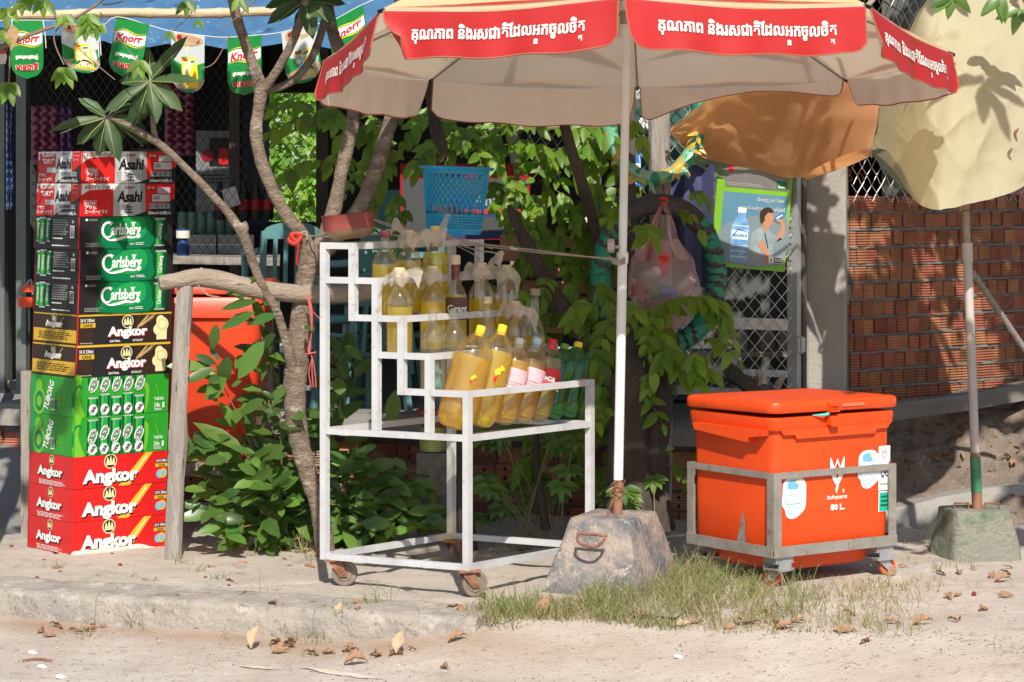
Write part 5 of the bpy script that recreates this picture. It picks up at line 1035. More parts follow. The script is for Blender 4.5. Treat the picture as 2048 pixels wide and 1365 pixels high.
mb.tube(cr([hc+e1*.05+UZ*.008+nF*.012, hc+e1*.052-UZ*.018+nF*.018, hc+e1*.02-UZ*.034+nF*.026, hc-e1*.02-UZ*.034+nF*.026, hc-e1*.046-UZ*.014+nF*.018, hc-e1*.05+UZ*.006+nF*.012], 4), .0055, 'rust', 7); handle_mb = mb
mat('pole_white', (.74, .73, .71), (.66, .64, .62), scale=7, rough=.45, stains=[((.2, .1, .06), 45, .70, .74)])
mat('pole_rust', (.30, .14, .08), (.2, .1, .06), scale=12, rough=.9, bump=.4, stains=[((.66, .62, .56), 9, .56, .6)])
par = thing('red_parasol', 'red and cream market parasol with white lettering, standing in a blue grey concrete foot', 'parasol', P(1235, 1040, .27))
foot = foot_mb.obj('foot', par, sharp=50); handle_mb.obj('handle', foot)
A0 = P(1235, 1042, .27); AP = V((.43, .27, 2.43)); pd = (AP-A0)
def pz(z): return A0+pd*((z-A0.z)/pd.z)
mb = MB(); zr = P(0, 960, .27).z; mb.tube([pz(A0.z), pz(zr)], .0175, 'pole_rust', 16, caps=False); mb.tube([pz(zr), pz(1.2)], .0178, 'pole_white', 18, caps=False); mb.tube([pz(1.19), pz(1.23)], .0215, 'pole_white', 18); mb.tube([pz(1.22), AP], .0155, 'pole_white', 16); mb.obj('pole', par, sharp=30)
mat('knob_pink', (.42, .33, .3), rough=.6); mb = MB(); kp = pz(1.25); mb.tube([kp, kp+V((-.03, -.012, 0))], .006, 'knob_pink', 8); q = kp+V((-.044, -.016, .004)); mb.grid([[q+V((x*.012, 0, 0))+(V((0, math.cos(t*.5236), math.sin(t*.5236))))*(r*(1+.12*math.cos(t*.5236*5))) for t in range(12)] for x, r in ((-1, .004), (-1, .024), (1, .026), (1, .004))], 'knob_pink', closed=True); mb.obj('clamp_knob', par)
# canopy
TP = [P(1243, -4, -.89), P(1734, 13, -.55), P(1902, 108, .27), P(1690, 160, 1.09), P(1275, 175, 1.43), P(862, 160, 1.09), P(650, 122, .27), P(763, 22, -.55)]
mat('canopy_cream', (.80, .73, .66), (.77, .69, .61), scale=3, rough=.9, transl=.42, tcol=(.95, .86, .78), stains=[((.5, .36, .28), 3.0, .64, .8), ((.4, .25, .2), 60, .74, .78)])
mat('canopy_yellow', (.80, .62, .24), (.85, .70, .36), scale=2, rough=.75, transl=.72, tcol=(.95, .88, .76)); mat('canopy_red', (.50, .008, .013), (.45, .007, .011), scale=5, rough=.6, transl=.2, tcol=(.9, .55, .48), stains=[((.8, .25, .2), 14, .70, .80)]); mat('canopy_white', (.8, .78, .74), rough=.7, transl=.2); mat('flap_lining', (.86, .80, .74), (.80, .73, .66), scale=4, rough=.9, transl=.12, tcol=(.95, .9, .86), stains=[((.6, .45, .37), 3.0, .62, .8), ((.42, .27, .22), 60, .74, .78)]); mat('seam_red', (.36, .11, .06), rough=.8)
mat('flap_print', (.84, .81, .77), rough=.7, stains=[((.66, .14, .13), 70, .68, .74)])
def canopy_pt(i, f, g):   # panel i, g from tip i to i+1, f from rim to apex
    a, b = TP[i], TP[(i+1) % 8]; sag = .035*math.sin(math.pi*g); e = lerp(a, b, g); p = lerp(e, AP-UZ*.03, f); return p+UZ*(.055*math.sin(math.pi*f*.9)*(1-.3*math.sin(math.pi*g))-sag*(1-f)*.5)
for lay, dz, mm, nm in ((0, 0, 'canopy_cream', 'canopy_lining'), (1, .006, None, 'canopy')):
    mb = MB()
    for i in range(8):
        if lay == 0: mb.grid([[canopy_pt(i, f/10, g/10) for g in range(11)] for f in range(11)], mm, flip=True)
        else:
            mb.grid([[canopy_pt(i, f/10*.22, g/10)+UZ*dz for g in range(11)] for f in range(11)], 'canopy_yellow'); mb.grid([[canopy_pt(i, .22+f/10*.78, g/10)+UZ*dz for g in range(11)] for f in range(11)], 'canopy_yellow')
            D = Print(mb, lambda u, v, h, i=i: canopy_pt(i, v, u)+UZ*(dz+h+.001), 1, 1, .002); D.poly([(.02, .0), (.3, .03), (.5, .045), (.7, .03), (.98, 0), (.8, .012), (.5, .02), (.2, .012)], 'canopy_red', 1); D.poly([(.04, .10), (.35, .19), (.65, .22), (.95, .16), (.65, .26), (.3, .25)], 'canopy_white', 1); D.poly([(.1, .3), (.5, .36), (.9, .28), (.9, .6), (.1, .6)], 'canopy_red', 1)
    mb.obj(nm, par, sharp=None)
KH = 'គុណភាព និងរសជាតិែដលអកចូលចិត'
def xat(pre, ch):
    w_ = lambda t: max(v[0] for v in textmesh(t, .008)[0]); return .13+.74*(w_(KH[:KH.index(pre)+len(pre)])-.5*w_(ch))/w_(KH)
def flap(i, ln, curl=0, cut=None, sway=.02, seed=0):
    a, b = TP[i], TP[(i+1) % 8]; mid = (a+b)/2; out = qd(mid, 0)-qd(AP, 0); out.z = 0; out.normalize(); W = (b-a).length; rr_ = random.Random(seed)
    ph = [rr_.uniform(0, 6) for _ in range(3)]
    def pt(u, v, h):   # u 0..1 along, v 0 at rim 1 at hem
        L_ = ln*(1-(cut(u) if cut else 0)); ed = min(u, 1-u)/.07
        if ed < 1: L_ *= .80+.20*math.sqrt(max(0, 1-(1-ed)**2))
        uu = .012+u*.976; base = canopy_pt(i, 0, uu); wv = math.sin(u*7+ph[0])*.7+math.sin(u*15+ph[1])*.5+math.sin(u*31+ph[2])*.25; L_ *= 1-.05*math.sin(u*9+ph[1])**2
        c = curl*max(0, 1-u/.10)*v*v; o = out*(.004+sway*v*(1+.6*wv)*1.0+h+.004*math.sin(u*29+ph[2])*v)
        return base-UZ*(L_*v)+o+(b-a).normalized()*(c*.10)+out*(c*.045)+UZ*(c*.03)
    outer, inner, hem = MB(), MB(), MB(); NU, NV = 44, 9
    outer.grid([[pt(u/NU, v/NV, .0035) for u in range(NU+1)] for v in range(NV+1)], 'canopy_red', flip=True)
    inner.grid([[pt(u/NU, v/NV, 0) for u in range(NU+1)] for v in range(NV+1)], 'flap_lining')
    D = Print(outer, lambda u, v, h: pt(u, 1-v, .0035+h), 1, 1, .0012)
    D.W, D.H = W, ln; fr0 = lambda u, v, h: pt(u/W, 1-v/ln, .0035+h); D.fr = fr0
    n_ = 24; ys = [(j/n_, 1-.13*math.sin(math.pi*j/n_)**.8+.09) for j in range(n_+1)]
    D.n += 1; mbp = [D.pt(u, min(1, v), 1) for u, v in ys]+[D.pt(u, min(1, v+.11), 1) for u, v in ys]; outer.add(mbp, [(j, j+1, n_+2+j, n_+1+j) for j in range(n_)], 'canopy_yellow', True)
    D.text(KH, .50, .46, .30, 'flap_print', 2, bold=.008, width=.74, ref='គុណភាព', heavy=.028)
    sub = lambda t, cu: D.text(t, cu, .255, .11, 'flap_print', 2, bold=.01, ref='ន', heavy=.06)
    sub('ន', xat('ដលអ', 'អ')); sub('ត', xat('ចិត', 'ត'))
    pts = [pt(0, v/6, .002) for v in range(7)]+[pt(u/40, 1, .002) for u in range(1, 41)]+[pt(1, 1-v/6, .002) for v in range(1, 7)]; hem.tube(pts, .0032, 'seam_red', 5)
    o = outer.obj('flap', par, sharp=None); inner.obj('flap_lining', o, sharp=None); hem.obj('seam', o)
for i in range(8):
    flap(i, {3: .15, 4: .155}.get(i, .155 if i not in (7, 0) else .16), curl={7: 1.0}.get(i, .15), sway=.012 if i in (7, 0) else .02, cut=(lambda u: .5*(1-u)+.62*math.sin(math.pi*u)) if i == 3 else ((lambda u: .05+.3*u) if i == 2 else None), seed=i+2)
for i in range(8):
    mb = MB(); mb.tube([TP[i]-UZ*.004, lerp(TP[i], AP-UZ*.06, .5)+UZ*.028, AP-UZ*.06], .004, 'grey_steel', 6); rb = mb.obj('rib', par)
    mb = MB(); mb.tube([lerp(TP[i], AP, .45)+UZ*.02, pz(2.1)], .0035, 'grey_steel', 6); mb.obj('strut', rb)
    mb = MB(); mb.lathe([(0, -.012), (.007, -.012), (.007, .014), (0, .018)], 'ink_black', TP[i], (TP[i]-AP).normalized(), 8); mb.obj('rib_tip', rb)
mb = MB(); mb.tube([pz(2.07), pz(2.12)], .026, 'grey_steel', 14); mb.obj('hub', par)

# ---- faded yellow parasol, half collapsed
yb = P(1955, 1032, 1.0); yt = P(1931, 405, 1.0); yl = thing('yellow_parasol', 'old torn yellow parasol with an orange lining, standing in a mossy green foot', 'parasol', yb)
mat('pole_grey', (.46, .42, .39), (.38, .35, .32), scale=8, rough=.6, stains=[((.22, .1, .05), 22, .64, .70)]); mat('pole_green', (.03, .18, .09), (.05, .2, .11), scale=9, rough=.5, stains=[((.25, .12, .07), 12, .6, .68)])
mb = MB(); at = lambda py: lerp(yb, yt, (1032-py)/(1032-405)); mb.tube([at(1032), at(985)], .0205, 'pole_rust', 14, caps=False); mb.tube([at(985), at(914)], .0215, 'pole_green', 16); mb.tube([at(914), at(905)], .019, 'pole_rust', 14); mb.tube([at(905), at(500)], .018, 'pole_grey', 16); mb.tube([at(525), at(486)], .0215, 'pole_grey', 16); mb.tube([at(486), at(-40)], .015, 'dry_wood', 14); mb.obj('pole', yl, sharp=30)
mat('canvas_yellow', (.60, .55, .375), (.66, .61, .45), scale=3, rough=.9, transl=.5, tcol=(.85, .72, .38), bump=.5, bscale=22, bdist=.012, stains=[((.5, .42, .25), 5, .60, .75), ((.35, .3, .2), 60, .74, .80)])
mat('canvas_orange', (.74, .40, .22), (.8, .46, .27), scale=3, rough=.9, transl=.6, tcol=(1, .56, .24), bump=.6, bscale=12, stains=[((.42, .2, .1), 4, .58, .76), ((.3, .15, .09), 60, .7, .76)])
mat('canvas_green', (.22, .29, .20), (.17, .24, .18), scale=5, rough=.9, transl=.3)
def patch(c1, c2, m, name, nu=40, nv=20, wob=.012, bulge=0, back=None, fr_=7):
    """cloth between an upper and a lower boundary of (px, py, depth) points"""
    a = cr([P(*p) for p in c1], 12); b = cr([P(*p) for p in c2], 12); g = lambda c, t: c[min(len(c)-2, int(t*(len(c)-1)))].lerp(c[min(len(c)-2, int(t*(len(c)-1)))+1], t*(len(c)-1)-min(len(c)-2, int(t*(len(c)-1))))
    rows = [[lerp(g(a, u/nu), g(b, u/nu), v/nv)+V((0, -1, .35))*(bulge*math.sin(math.pi*v/nv)*math.sin(math.pi*u/nu))+V((0, 1, .2))*wob*(noise.noise(V((u/nu*fr_, v/nv*fr_*.6, len(c1))))+.4*noise.noise(V((u/nu*fr_*2.4, v/nv*fr_, 5)))-.30*(1-abs(noise.noise(V((u/nu*fr_*.9+v/nv*2, v/nv*fr_*.8-u/nu, 8)))))**7-.16*(1-abs(noise.noise(V((u/nu*fr_*1.7-v/nv*3, v/nv*fr_, 11)))))**8) for u in range(nu+1)] for v in range(nv+1)]
    mb = MB(); mb.grid(rows, m, flip=True); o = mb.obj(name, yl, sharp=None)
    return o
patch([(1340, 262, 1.72), (1400, 215, 1.62), (1458, 176, 1.55), (1600, 140, 1.50), (1785, 110, 1.35)], [(1340, 264, 1.72), (1400, 312, 1.86), (1500, 338, 1.95), (1612, 355, 1.85), (1742, 303, 1.32)], 'canvas_orange', 'orange_lining', bulge=-.03, wob=.022)
patch([(1338, 258, 1.74), (1398, 211, 1.64), (1456, 172, 1.57), (1600, 136, 1.52), (1785, 106, 1.37)], [(1338, 262, 1.74), (1398, 312, 1.89), (1500, 336, 1.99), (1612, 352, 1.89), (1745, 299, 1.35)], 'canvas_yellow', 'canopy_top', bulge=-.06)
patch([(1342, 270, 1.76), (1400, 312, 1.90), (1470, 330, 1.97), (1528, 345, 1.98)], [(1350, 290, 1.76), (1392, 330, 1.90), (1460, 362, 1.97), (1516, 368, 1.98)], 'canvas_green', 'torn_flap', nu=16, nv=6)
patch([(1735, 296, 1.30), (1660, 322, 1.55), (1610, 350, 1.83)], [(1742, 312, 1.30), (1690, 335, 1.54), (1612, 360, 1.83)], 'canvas_orange', 'lining_hem', nu=14, nv=5)
# the sunlit yellow side that hangs down to the front
patch([(1768, 170, 1.28), (1802, 95, 1.12), (1842, 15, .9), (1905, -60, .98), (1990, -80, 1.0), (2075, -30, 1.0), (2140, 60, .98)], [(1745, 300, 1.28), (1790, 345, .90), (1842, 414, .60), (1893, 419, .50), (1960, 404, .54), (2045, 372, .64), (2120, 300, .76)], 'canvas_yellow', 'hanging_side', nu=110, nv=80, wob=.060, bulge=.10, fr_=4.2)
patch([(1742, 300, 1.30), (1770, 300, 1.08), (1800, 330, .88), (1822, 370, .74)], [(1742, 306, 1.30), (1768, 340, 1.10), (1800, 372, .9), (1846, 413, .64)], 'canvas_green', 'torn_flap', nu=16, nv=6)
mb = MB()
for q in range(16):
    p = P(R.uniform(1590, 1720), 345+R.uniform(-8, 6), 1.8); mb.tube(cr([p, p+V((R.uniform(-.01, .02), 0, -.015)), p+V((R.uniform(-.02, .03), 0, -.03))], 3), .0009, 'canvas_orange', 4)
mb.obj('frayed_thread', yl)
for px, py, y in ((1345, 262, 1.72), (1742, 302, 1.28), (2032, 268, .55)):
    mb = MB(); p = P(px, py, y); mb.tube(cr([p+V((.01, 0, .02)), p+V((-.006, -.01, 0)), p+V((.004, 0, -.03))], 4), [.003, .004, .006, .007, .006, .006, .005, .004, .002], 'rust', 6); mb.obj('corner_tie', yl)
mb = MB(); mb.tube([P(1690, 65, .75), P(1742, 4, .85), P(1770, -30, .9)], .011, 'dry_wood', 8); mb.tube([P(1545, 45, .8), P(1640, 10, .8), P(1750, -30, .88)], .006, 'dry_wood', 8); mb.obj('rib', yl)
pc = [P(1893, 1118, 1.0), P(2040, 1122, 1.02), P(2030, 1108, 1.38), P(1880, 1095, 1.34)]
f_ = [P(1909, 1108, .92), P(2046, 1120, .97), P(2052, 1050, 1.35), P(1880, 1050, 1.30)]; f_ = [qd(p, 0) for p in (P(1912, 1122, .90), P(2042, 1122, .90), P(2040, 1122, 1.22), P(1897, 1122, 1.22))]
f_ = [V((1.73, .90, 0)), V((2.02, .92, 0)), V((2.04, 1.2, 0)), V((1.66, 1.16, 0))]; tc_ = sum(f_, V((0, 0, 0)))/4
tp4 = [lerp(c, tc_, .26)+V((-.01, 0, 0)) for c in f_]
mb = block(f_, tp4, .19, 'block_green', zb=-.04); ft = mb.obj('foot', yl, sharp=50)
for dx in (-.055, .05):
    mb = MB(); c = V((yb.x+dx*1.15, yb.y, .185)); mb.tube([c+V((-.028, 0, -.01)), c+V((-.028, 0, .03)), c+V((.028, 0, .03)), c+V((.028, 0, -.01))], .005, 'rust', 7); mb.obj('handle', ft)
mb = MB(); mb.tube([P(1945, 545, 1.5), P(2060, 715, 1.75)], .013, 'grey_wood', 8); mb.obj('wooden_stick', label='grey wooden stick leaning across the red brick wall', cat='stick', loc=P(2050, 700, 1.7))
# ================================================================ PENNANTS, TARP, BAMBOO
mat('tarp_blue', (.04, .115, .23), (.055, .15, .28), scale=16, rough=.5, bump=.5, bscale=40, stains=[((.3, .45, .6), 26, .60, .70), ((.02, .05, .11), 3, .60, .68)])
mat('tarp_lining', (.05, .07, .1), rough=.7)
mb = MB(); rows = []
for i in range(14):
    f = i/13; rows.append([P(px, lerp(lerp(62, 92, smooth(0, 300, px))-30*smooth(480, 640, px)*0, -150, f)+6*math.sin(px*.03+f*3), 2.35+.75*f)+V((0, .02*noise.noise(V((px*.02, f*5, 0))), .015*noise.noise(V((px*.03, f*4, 4))))) for px in range(-60, 1320, 30)])
mb.grid(rows, 'tarp_blue', flip=True); mb.grid([[p+V((0, .02, -.004)) for p in r] for r in rows], 'tarp_lining', flip=False); mb.obj('tarpaulin', label='faded blue tarpaulin awning above the shop front', cat='tarpaulin', loc=P(300, 90, 2.35), sharp=None)
mb = MB(); pts = [P(px, 30-.010*px+1.5*math.sin(px*.02), 2.0) for px in range(-40, 580, 20)]
mb.tube(pts, [.021*(1+.10*(i % 7 == 3)) for i in range(len(pts))], 'bamboo', 12); 
for i in range(3, len(pts), 7): mb.tube([pts[i]-V((.006, 0, 0)), pts[i]+V((.006, 0, 0))], .0245, 'bamboo', 12)
mb.obj('bamboo_pole', label='long pale bamboo pole carrying the tarpaulin edge', cat='bamboo pole', loc=pts[0], sharp=30)
mat('flag_green', (.004, .27, .045), (.006, .31, .055), scale=4, rough=.3, transl=.35, coat=.4); mat('flag_white', (.68, .72, .74), rough=.35, transl=.3, coat=.4); mat('flag_tan', (.55, .38, .22), rough=.4, transl=.2); mat('flag_dark_green', (.003, .13, .03), rough=.35, transl=.2)
def pennant(tl, tr_, bt, kind, y, label, top=True):
    a, b = P(*tl, y), P(*tr_, y); W = (b-a).length; c = P(*bt, y); u = (b-a).normalized(); ln = abs((c-(a+b)/2).length); dn = (c-(a+b)/2).normalized(); nn = u.cross(-dn).normalized(); rr_ = random.Random(int(tl[0])); ph = rr_.uniform(0, 6)
    def pt(x, z, h):   # x 0..1, z 0 top..1
        return a+u*(x*W)+dn*(z*ln)+nn*(h+.010*math.sin(z*4+ph+x*2)*z+.006*math.sin(x*5+ph))
    def half(z): return 1 if z < .72 else math.sqrt(max(0, 1-((z-.72)/.28)**2))*.999+.001
    mb = MB(); rows = []
    for i in range(19):
        z = i/18 if i < 18 else 1; h = half(z); rows.append([pt(.5+(x/8-.5)*h, z, 0) for x in range(9)])
    base = 'flag_green' if kind == 'g' else 'flag_white'; mb.grid(rows, base, flip=True)
    D = Print(mb, lambda p, q, h: pt(p/W, 1-q/ln, h), W, ln, .0009)
    if kind == 'g':
        s = lambda v0, v1, sg: [(x_/8*.94+.03, lerp(v0, v1, x_/8)+.035*math.sin(x_/8*6.28)*sg) for x_ in range(9)]
        lo, hi = s(.56, .62, 1), s(.74, .80, 1); D.n += 1
        mb.add([D.pt(*p, 1) for p in lo]+[D.pt(*p, 1) for p in hi], [(j, j+1, 10+j, 9+j) for j in range(8)], 'ink_white', True)
        D.line([(p[0], p[1]+.025) for p in hi], [.004, .012, .02, .028, .03, .026, .018, .012, .004], 'ink_yellow', 1); D.line([(p[0], p[1]-.025) for p in lo], [.004, .012, .018, .026, .03, .028, .02, .012, .004], 'ink_yellow', 1)
        D.text('Knorr', .5, .685, .14, 'ink_red', 3, bold=.035, shear=.3, rot=.12, width=.80); D.rect(.25, .47, .8, .53, 'flag_dark_green', 1); D.rect(.26, .48, .79, .535, 'flag_green', 2)
        D.text('អួបឈុយឆ្ងាញ់', .5, .375, .10, 'ink_white', 3, bold=.015, width=.68, heavy=.03); D.text('មានជាតិ', .5, .21, .125, 'ink_white', 3, bold=.02, width=.68, heavy=.09); D.text('មានជាតិ', .5, .21, .125, 'ink_red', 6, bold=.015, width=.66, heavy=.035)
    else:
        D.poly([(0.0, .28), (.0, .55), (.3, .47), (.6, .45), (1, .55), (1, .28), (.9, .16), (.1, .16)], 'flag_green', 1); D.poly([(.02, .22), (.5, .3), (.98, .3), (.9, .1), (.6, .05), (.3, .05), (.12, .12)], 'flag_tan', 2); D.poly([(.25, .06), (.3, .012), (.5, .0), (.7, .012), (.75, .06)], 'flag_green', 3)
        D.blob([(.1, .86), (.2, .99), (.8, .99), (.95, .88), (.6, .80), (.3, .8)], 'flag_tan', 1, 3); D.ell(.25, .92, .08, .05, 'ink_dark_red', 2); D.ell(.78, .9, .07, .05, 'ink_dark_red', 2); D.line([(.5, .8), (.46, .62)], [.05, .02], 'ink_cream', 2)
        D.poly([(.36, .10), (.84, .10), (.76, .62), (.30, .60)], 'ink_yellow', 4); D.poly([(.40, .13), (.79, .13), (.73, .58), (.35, .57)], 'ink_cream', 5); D.poly([(.38, .3), (.52, .3), (.48, .5), (.36, .5)], 'ink_sky', 6); D.rect(.36, .53, .5, .57, 'ink_red', 7); D.poly([(.55, .5), (.7, .53), (.7, .57), (.55, .54)], 'ink_blue', 7); D.poly([(.33, .55), (.52, .55), (.51, .6), (.31, .6)], 'flag_green', 6)
        D.ell(.60, .21, .20, .075, 'ink_brown', 6); D.ell(.61, .19, .17, .055, 'ink_cream', 7)
        for q in range(12): D.ell(.61+rr_.uniform(-.14, .14), .19+rr_.uniform(-.035, .04), .022, .009, rr_.choice(['ink_tan', 'ink_brown', 'ink_white']), 8)
        D.ell(.42, .4, .05, .04, 'ink_white', 7); D.ell(.6, .42, .06, .05, 'ink_gold', 6)
    return mb.obj('pennant', label=label, cat='pennant', group='pennants hanging on the string', loc=(a+b)/2, sharp=None)
pennant((22, 42), (86, 42), (54, 158), 'g', 1.95, 'green pennant with red brand script, leftmost on the string')
pennant((120, 44), (196, 56), (165, 146), 'w', 1.97, 'white pennant with soup packet, second from the left behind twigs')
pennant((233, 33), (299, 50), (246, 154), 'g', 1.96, 'green pennant with red script, hung tilted between two white pennants')
pennant((343, 64), (409, 73), (375, 186), 'w', 1.95, 'white pennant with soup packet above the big frangipani leaves')
pennant((455, 76), (523, 71), (489, 191), 'g', 1.96, 'green pennant with red script partly behind the pale tree branch')
pennant((562, 66), (632, 48), (610, 166), 'w', 1.95, 'white pennant with soup packet behind the tree fork')
pennant((655, 48), (726, 10), (706, 128), 'g', 1.96, 'green pennant half hidden behind the red parasol edge')
mb = MB(); mb.tube(cr([P(*p, 1.96) for p in ((-10, 42), (22, 41), (86, 41), (120, 43), (196, 55), (233, 34), (299, 51), (343, 63), (409, 72), (455, 75), (523, 70), (562, 65), (632, 48), (655, 47), (726, 9), (800, -20))], 4), .0016, 'ink_white', 5)
for px, py in ((20, 20), (86, 42), (192, 60), (196, 56)): mb.tube(cr([P(px, py, 1.94), P(px+4, py+25, 1.94), P(px+6, py+55, 1.95)], 4), .0022, 'ink_white', 5)
mb.tube(cr([P(14, 44, 1.95), P(18, 22, 1.93), P(28, 14, 1.94), P(34, 24, 1.98)], 4), .003, 'ink_white', 5)
mb.obj('pennant_string', label='thin white string carrying the green and white pennants', cat='string', loc=P(300, 50, 1.96))
# edge of one more parasol peeping in at the far left
mb = MB(); mb.grid([[P(lerp(-120, 14, g)+(-6*abs(f-.5)), lerp(100, 128, f)+10*(1-g), 1.6) for g in (0, .5, .9, 1)] for f in (0, .25, .5, .75, 1)], 'canopy_cream', flip=True); mb.grid([[P(lerp(-120, 14, g)+(-6*abs(f-.5)), lerp(100, 108, f)+10*(1-g), 1.59) for g in (0, .5, .9, 1)] for f in (0, .5, 1)], 'canopy_red', flip=True); mb.obj('parasol_flap', label='corner of a cream parasol flap with red trim at the left photo edge', cat='parasol', loc=P(0, 110, 1.6))

# ================================================================ TYRES, BAG, BASKET, TWINE
def torus(mb, c, R1, R2, r, fm, yaw=0, n=72, m=12, a0=0, a1=6.28319, bump_=0):
    full = abs(a1-a0) > 6.2; cy, sy = math.cos(yaw), math.sin(yaw); vs = []; N = n if full else n+1
    for i in range(N):
        a = a0+(a1-a0)*i/n; d = V((math.cos(a)*cy, math.cos(a)*sy, math.sin(a))); ctr = V(c)+V((math.cos(a)*R1*cy, math.cos(a)*R1*sy, math.sin(a)*R2)); o = V((-sy, cy, 0)); rr_ = r*(1+bump_*math.sin(a*23)*.5+bump_*noise.noise(V((a*9, 0, 0))))
        vs += [ctr+d*rr_*math.cos(6.28319*k/m)+o*rr_*math.sin(6.28319*k/m) for k in range(m)]
    base = len(mb.v); mb.v += vs
    for i in range(n if full else n):
        for k in range(m):
            j = (i+1) % N; k2 = (k+1) % m; mb.f.append([base+i*m+k, base+j*m+k, base+j*m+k2, base+i*m+k2]); mb.m.append(mb.mi(fm(a0+(a1-a0)*(i+.5)/n, k))); mb.sm.append(True)
mat('wrap_green', (.01, .25, .14), (.006, .16, .10), scale=18, rough=.5, bump=.2); mat('wrap_gold', (.42, .27, .03), (.5, .36, .06), scale=20, rough=.35, coat=.4); mat('wrap_mint', (.08, .33, .18), (.2, .45, .3), scale=14, rough=.3, coat=.6, bump=.5, bscale=30)
def fm1(a, k):
    if .5*math.pi-.75 < a < .5*math.pi+.72: return 'tyre_rubber'
    q = (a*4.6+.09*k+.5*math.sin(a*5)+.25*noise.noise(V((a*6, k*.5, 0)))) % 1; return 'wrap_green' if q < .60 else 'tyre_rubber'
mb = MB(); c = P(1318, 552, 1.56); torus(mb, c, .247, .300, .043, fm1, yaw=.15, n=160, bump_=.04); ty = mb.obj('wrapped_tyre', label='black tyre wrapped in green printed tape hanging behind the pink bag', cat='tyre', loc=c)
mb = MB()
for a in [x*.205+2.5 for x in range(31)]:
    aa = a % 6.283
    if .8 < aa < 2.35: continue
    d = V((math.cos(a), math.cos(a)*.15, math.sin(a))); p = c+V((math.cos(a)*.247, math.cos(a)*.037, math.sin(a)*.300))+V((0, -.0435, 0)); mb.tube(cr([p+V((-.012, 0, .006)), p+V((-.004, 0, -.006)), p+V((.003, 0, .007)), p+V((.012, 0, -.002))], 3), .0016, 'ink_black', 4)
mb.obj('tape_print', ty)
def fm2(a, k): q = noise.noise(V((a*3.3, k*.22, 2)))+.35*noise.noise(V((a*11, k*.6, 5))); return 'wrap_gold' if q > .2 else ('wrap_mint' if q > -.16 else 'wrap_green')
mb = MB(); c2 = P(1308, 238, 1.76); torus(mb, c2, .192, .255, .032, fm2, yaw=.1, n=120, bump_=.08)
for q in range(26):
    a = R.uniform(3.3, 6.2); p = c2+V((math.cos(a)*.192, 0, math.sin(a)*.255))+V((0, -.03, -.01)); mb.leaf(p, V((R.uniform(-1, 1), -.6, R.uniform(-1, 0))), V((0, -1, .3)), R.uniform(.03, .07), .02, R.choice(['wrap_gold', 'wrap_mint']))
mb.obj('wrapped_tyre', label='small tyre wrapped in shiny mint and gold foil hanging under the red parasol', cat='tyre', loc=c2)
fpole = MB(); fpole.tube(cr([qd(P(1322, 240, 1.88), .0), P(1322, 700, 1.88), P(1320, 400, 1.88), P(1316, 100, 1.88)], 6), .048, 'grey_wood', 12, jit=.06); fpole.obj('timber_post', label='weathered timber post that the wrapped tyres hang on', cat='post', loc=qd(P(1322, 240, 1.88), 0))
fp2 = MB(); fp2.tube([qd(P(1262, 240, 1.75), FZ), P(1262, 150, 1.75)], .02, 'dark_timber', 8); fp2.obj('timber_post', label='thin dark timber post behind the white parasol pole', cat='post', loc=qd(P(1262, 240, 1.75), FZ))
clear('bag_pink', (.97, .85, .83), haze=.27, hazecol=(.92, .66, .61), gloss=.08, rough=.25, fres=.3); clear('bag_red', (.7, .2, .2), haze=.5, hazecol=(.5, .05, .06), gloss=.2, rough=.3)
bg = thing('plastic_bag', 'pinkish see through plastic bag full of empty cans hanging on the tyre', 'bag', P(1330, 410, 1.42)); mb = MB(); rows = []
bp_ = [(1325, 412, 8, .3), (1322, 440, 18, .3), (1322, 480, 36, .4), (1324, 520, 60, .7), (1328, 560, 72, .95), (1330, 590, 73, 1), (1330, 610, 62, .9), (1332, 630, 44, .7), (1336, 650, 26, .5), (1340, 668, 12, .4)]
for px, py, hw_, dp in [tuple(x) for x in cr([V((a, b, c_)) for a, b, c_, d in bp_], 1)] and [(a, b, c_, d) for a, b, c_, d in bp_]:
    cc = P(px, py, 1.42); row = []
    for j in range(40):
        a = 6.2832*j/40; r = hw_*S(1.3)*(1+.05*math.sin(a*9+py*.03)+.10*noise.noise(V((a*2.4, py*.035, 0)))+.05*noise.noise(V((a*6, py*.09, 3)))); row.append(cc+V((math.cos(a)*r, math.sin(a)*.075*dp*(1+.1*math.sin(5*a)), .012*noise.noise(V((a*1.4, py*.02, 7))))))
    rows.append(row)
mb.grid(rows[2:], 'bag_pink', closed=True, flip=True); mb.obj('bag_body', bg, sharp=None)
mb = MB()
for s in (-1, 1):
    pts = cr([P(1326, 404, 1.40), P(1326+s*14, 440, 1.38), P(1324+s*24, 480, 1.36), P(1326+s*40, 520, 1.35)], 6); n = len(pts)
    mb.grid([[p+V((x*(.006+.022*i/n), .008*math.cos(x*3), 0)) for x in (-1, -.5, 0, .5, 1)] for i, p in enumerate(pts)], 'bag_red' if s < 0 else 'bag_pink')
mb.tube(cr([P(1318, 400, 1.46), P(1326, 396, 1.4), P(1334, 402, 1.44), P(1326, 412, 1.4)], 4), .007, 'red_rag', 6); mb.obj('handle', bg, sharp=None)
mb = MB(); k0 = P(1275, 590, 1.37)
for a in range(9): mb.leaf(k0+V((.012, .02, .02)), V((math.cos(a*.7), -.4, math.sin(a*.7))), V((0, -1, .4)), .06, .035, 'bag_red')
mb.obj('bag_corner', bg, sharp=None)
mat('can_metal', (.5, .5, .5), rough=.35, metal=.6); mat('can_blue', (.05, .12, .5), rough=.35, metal=.2)
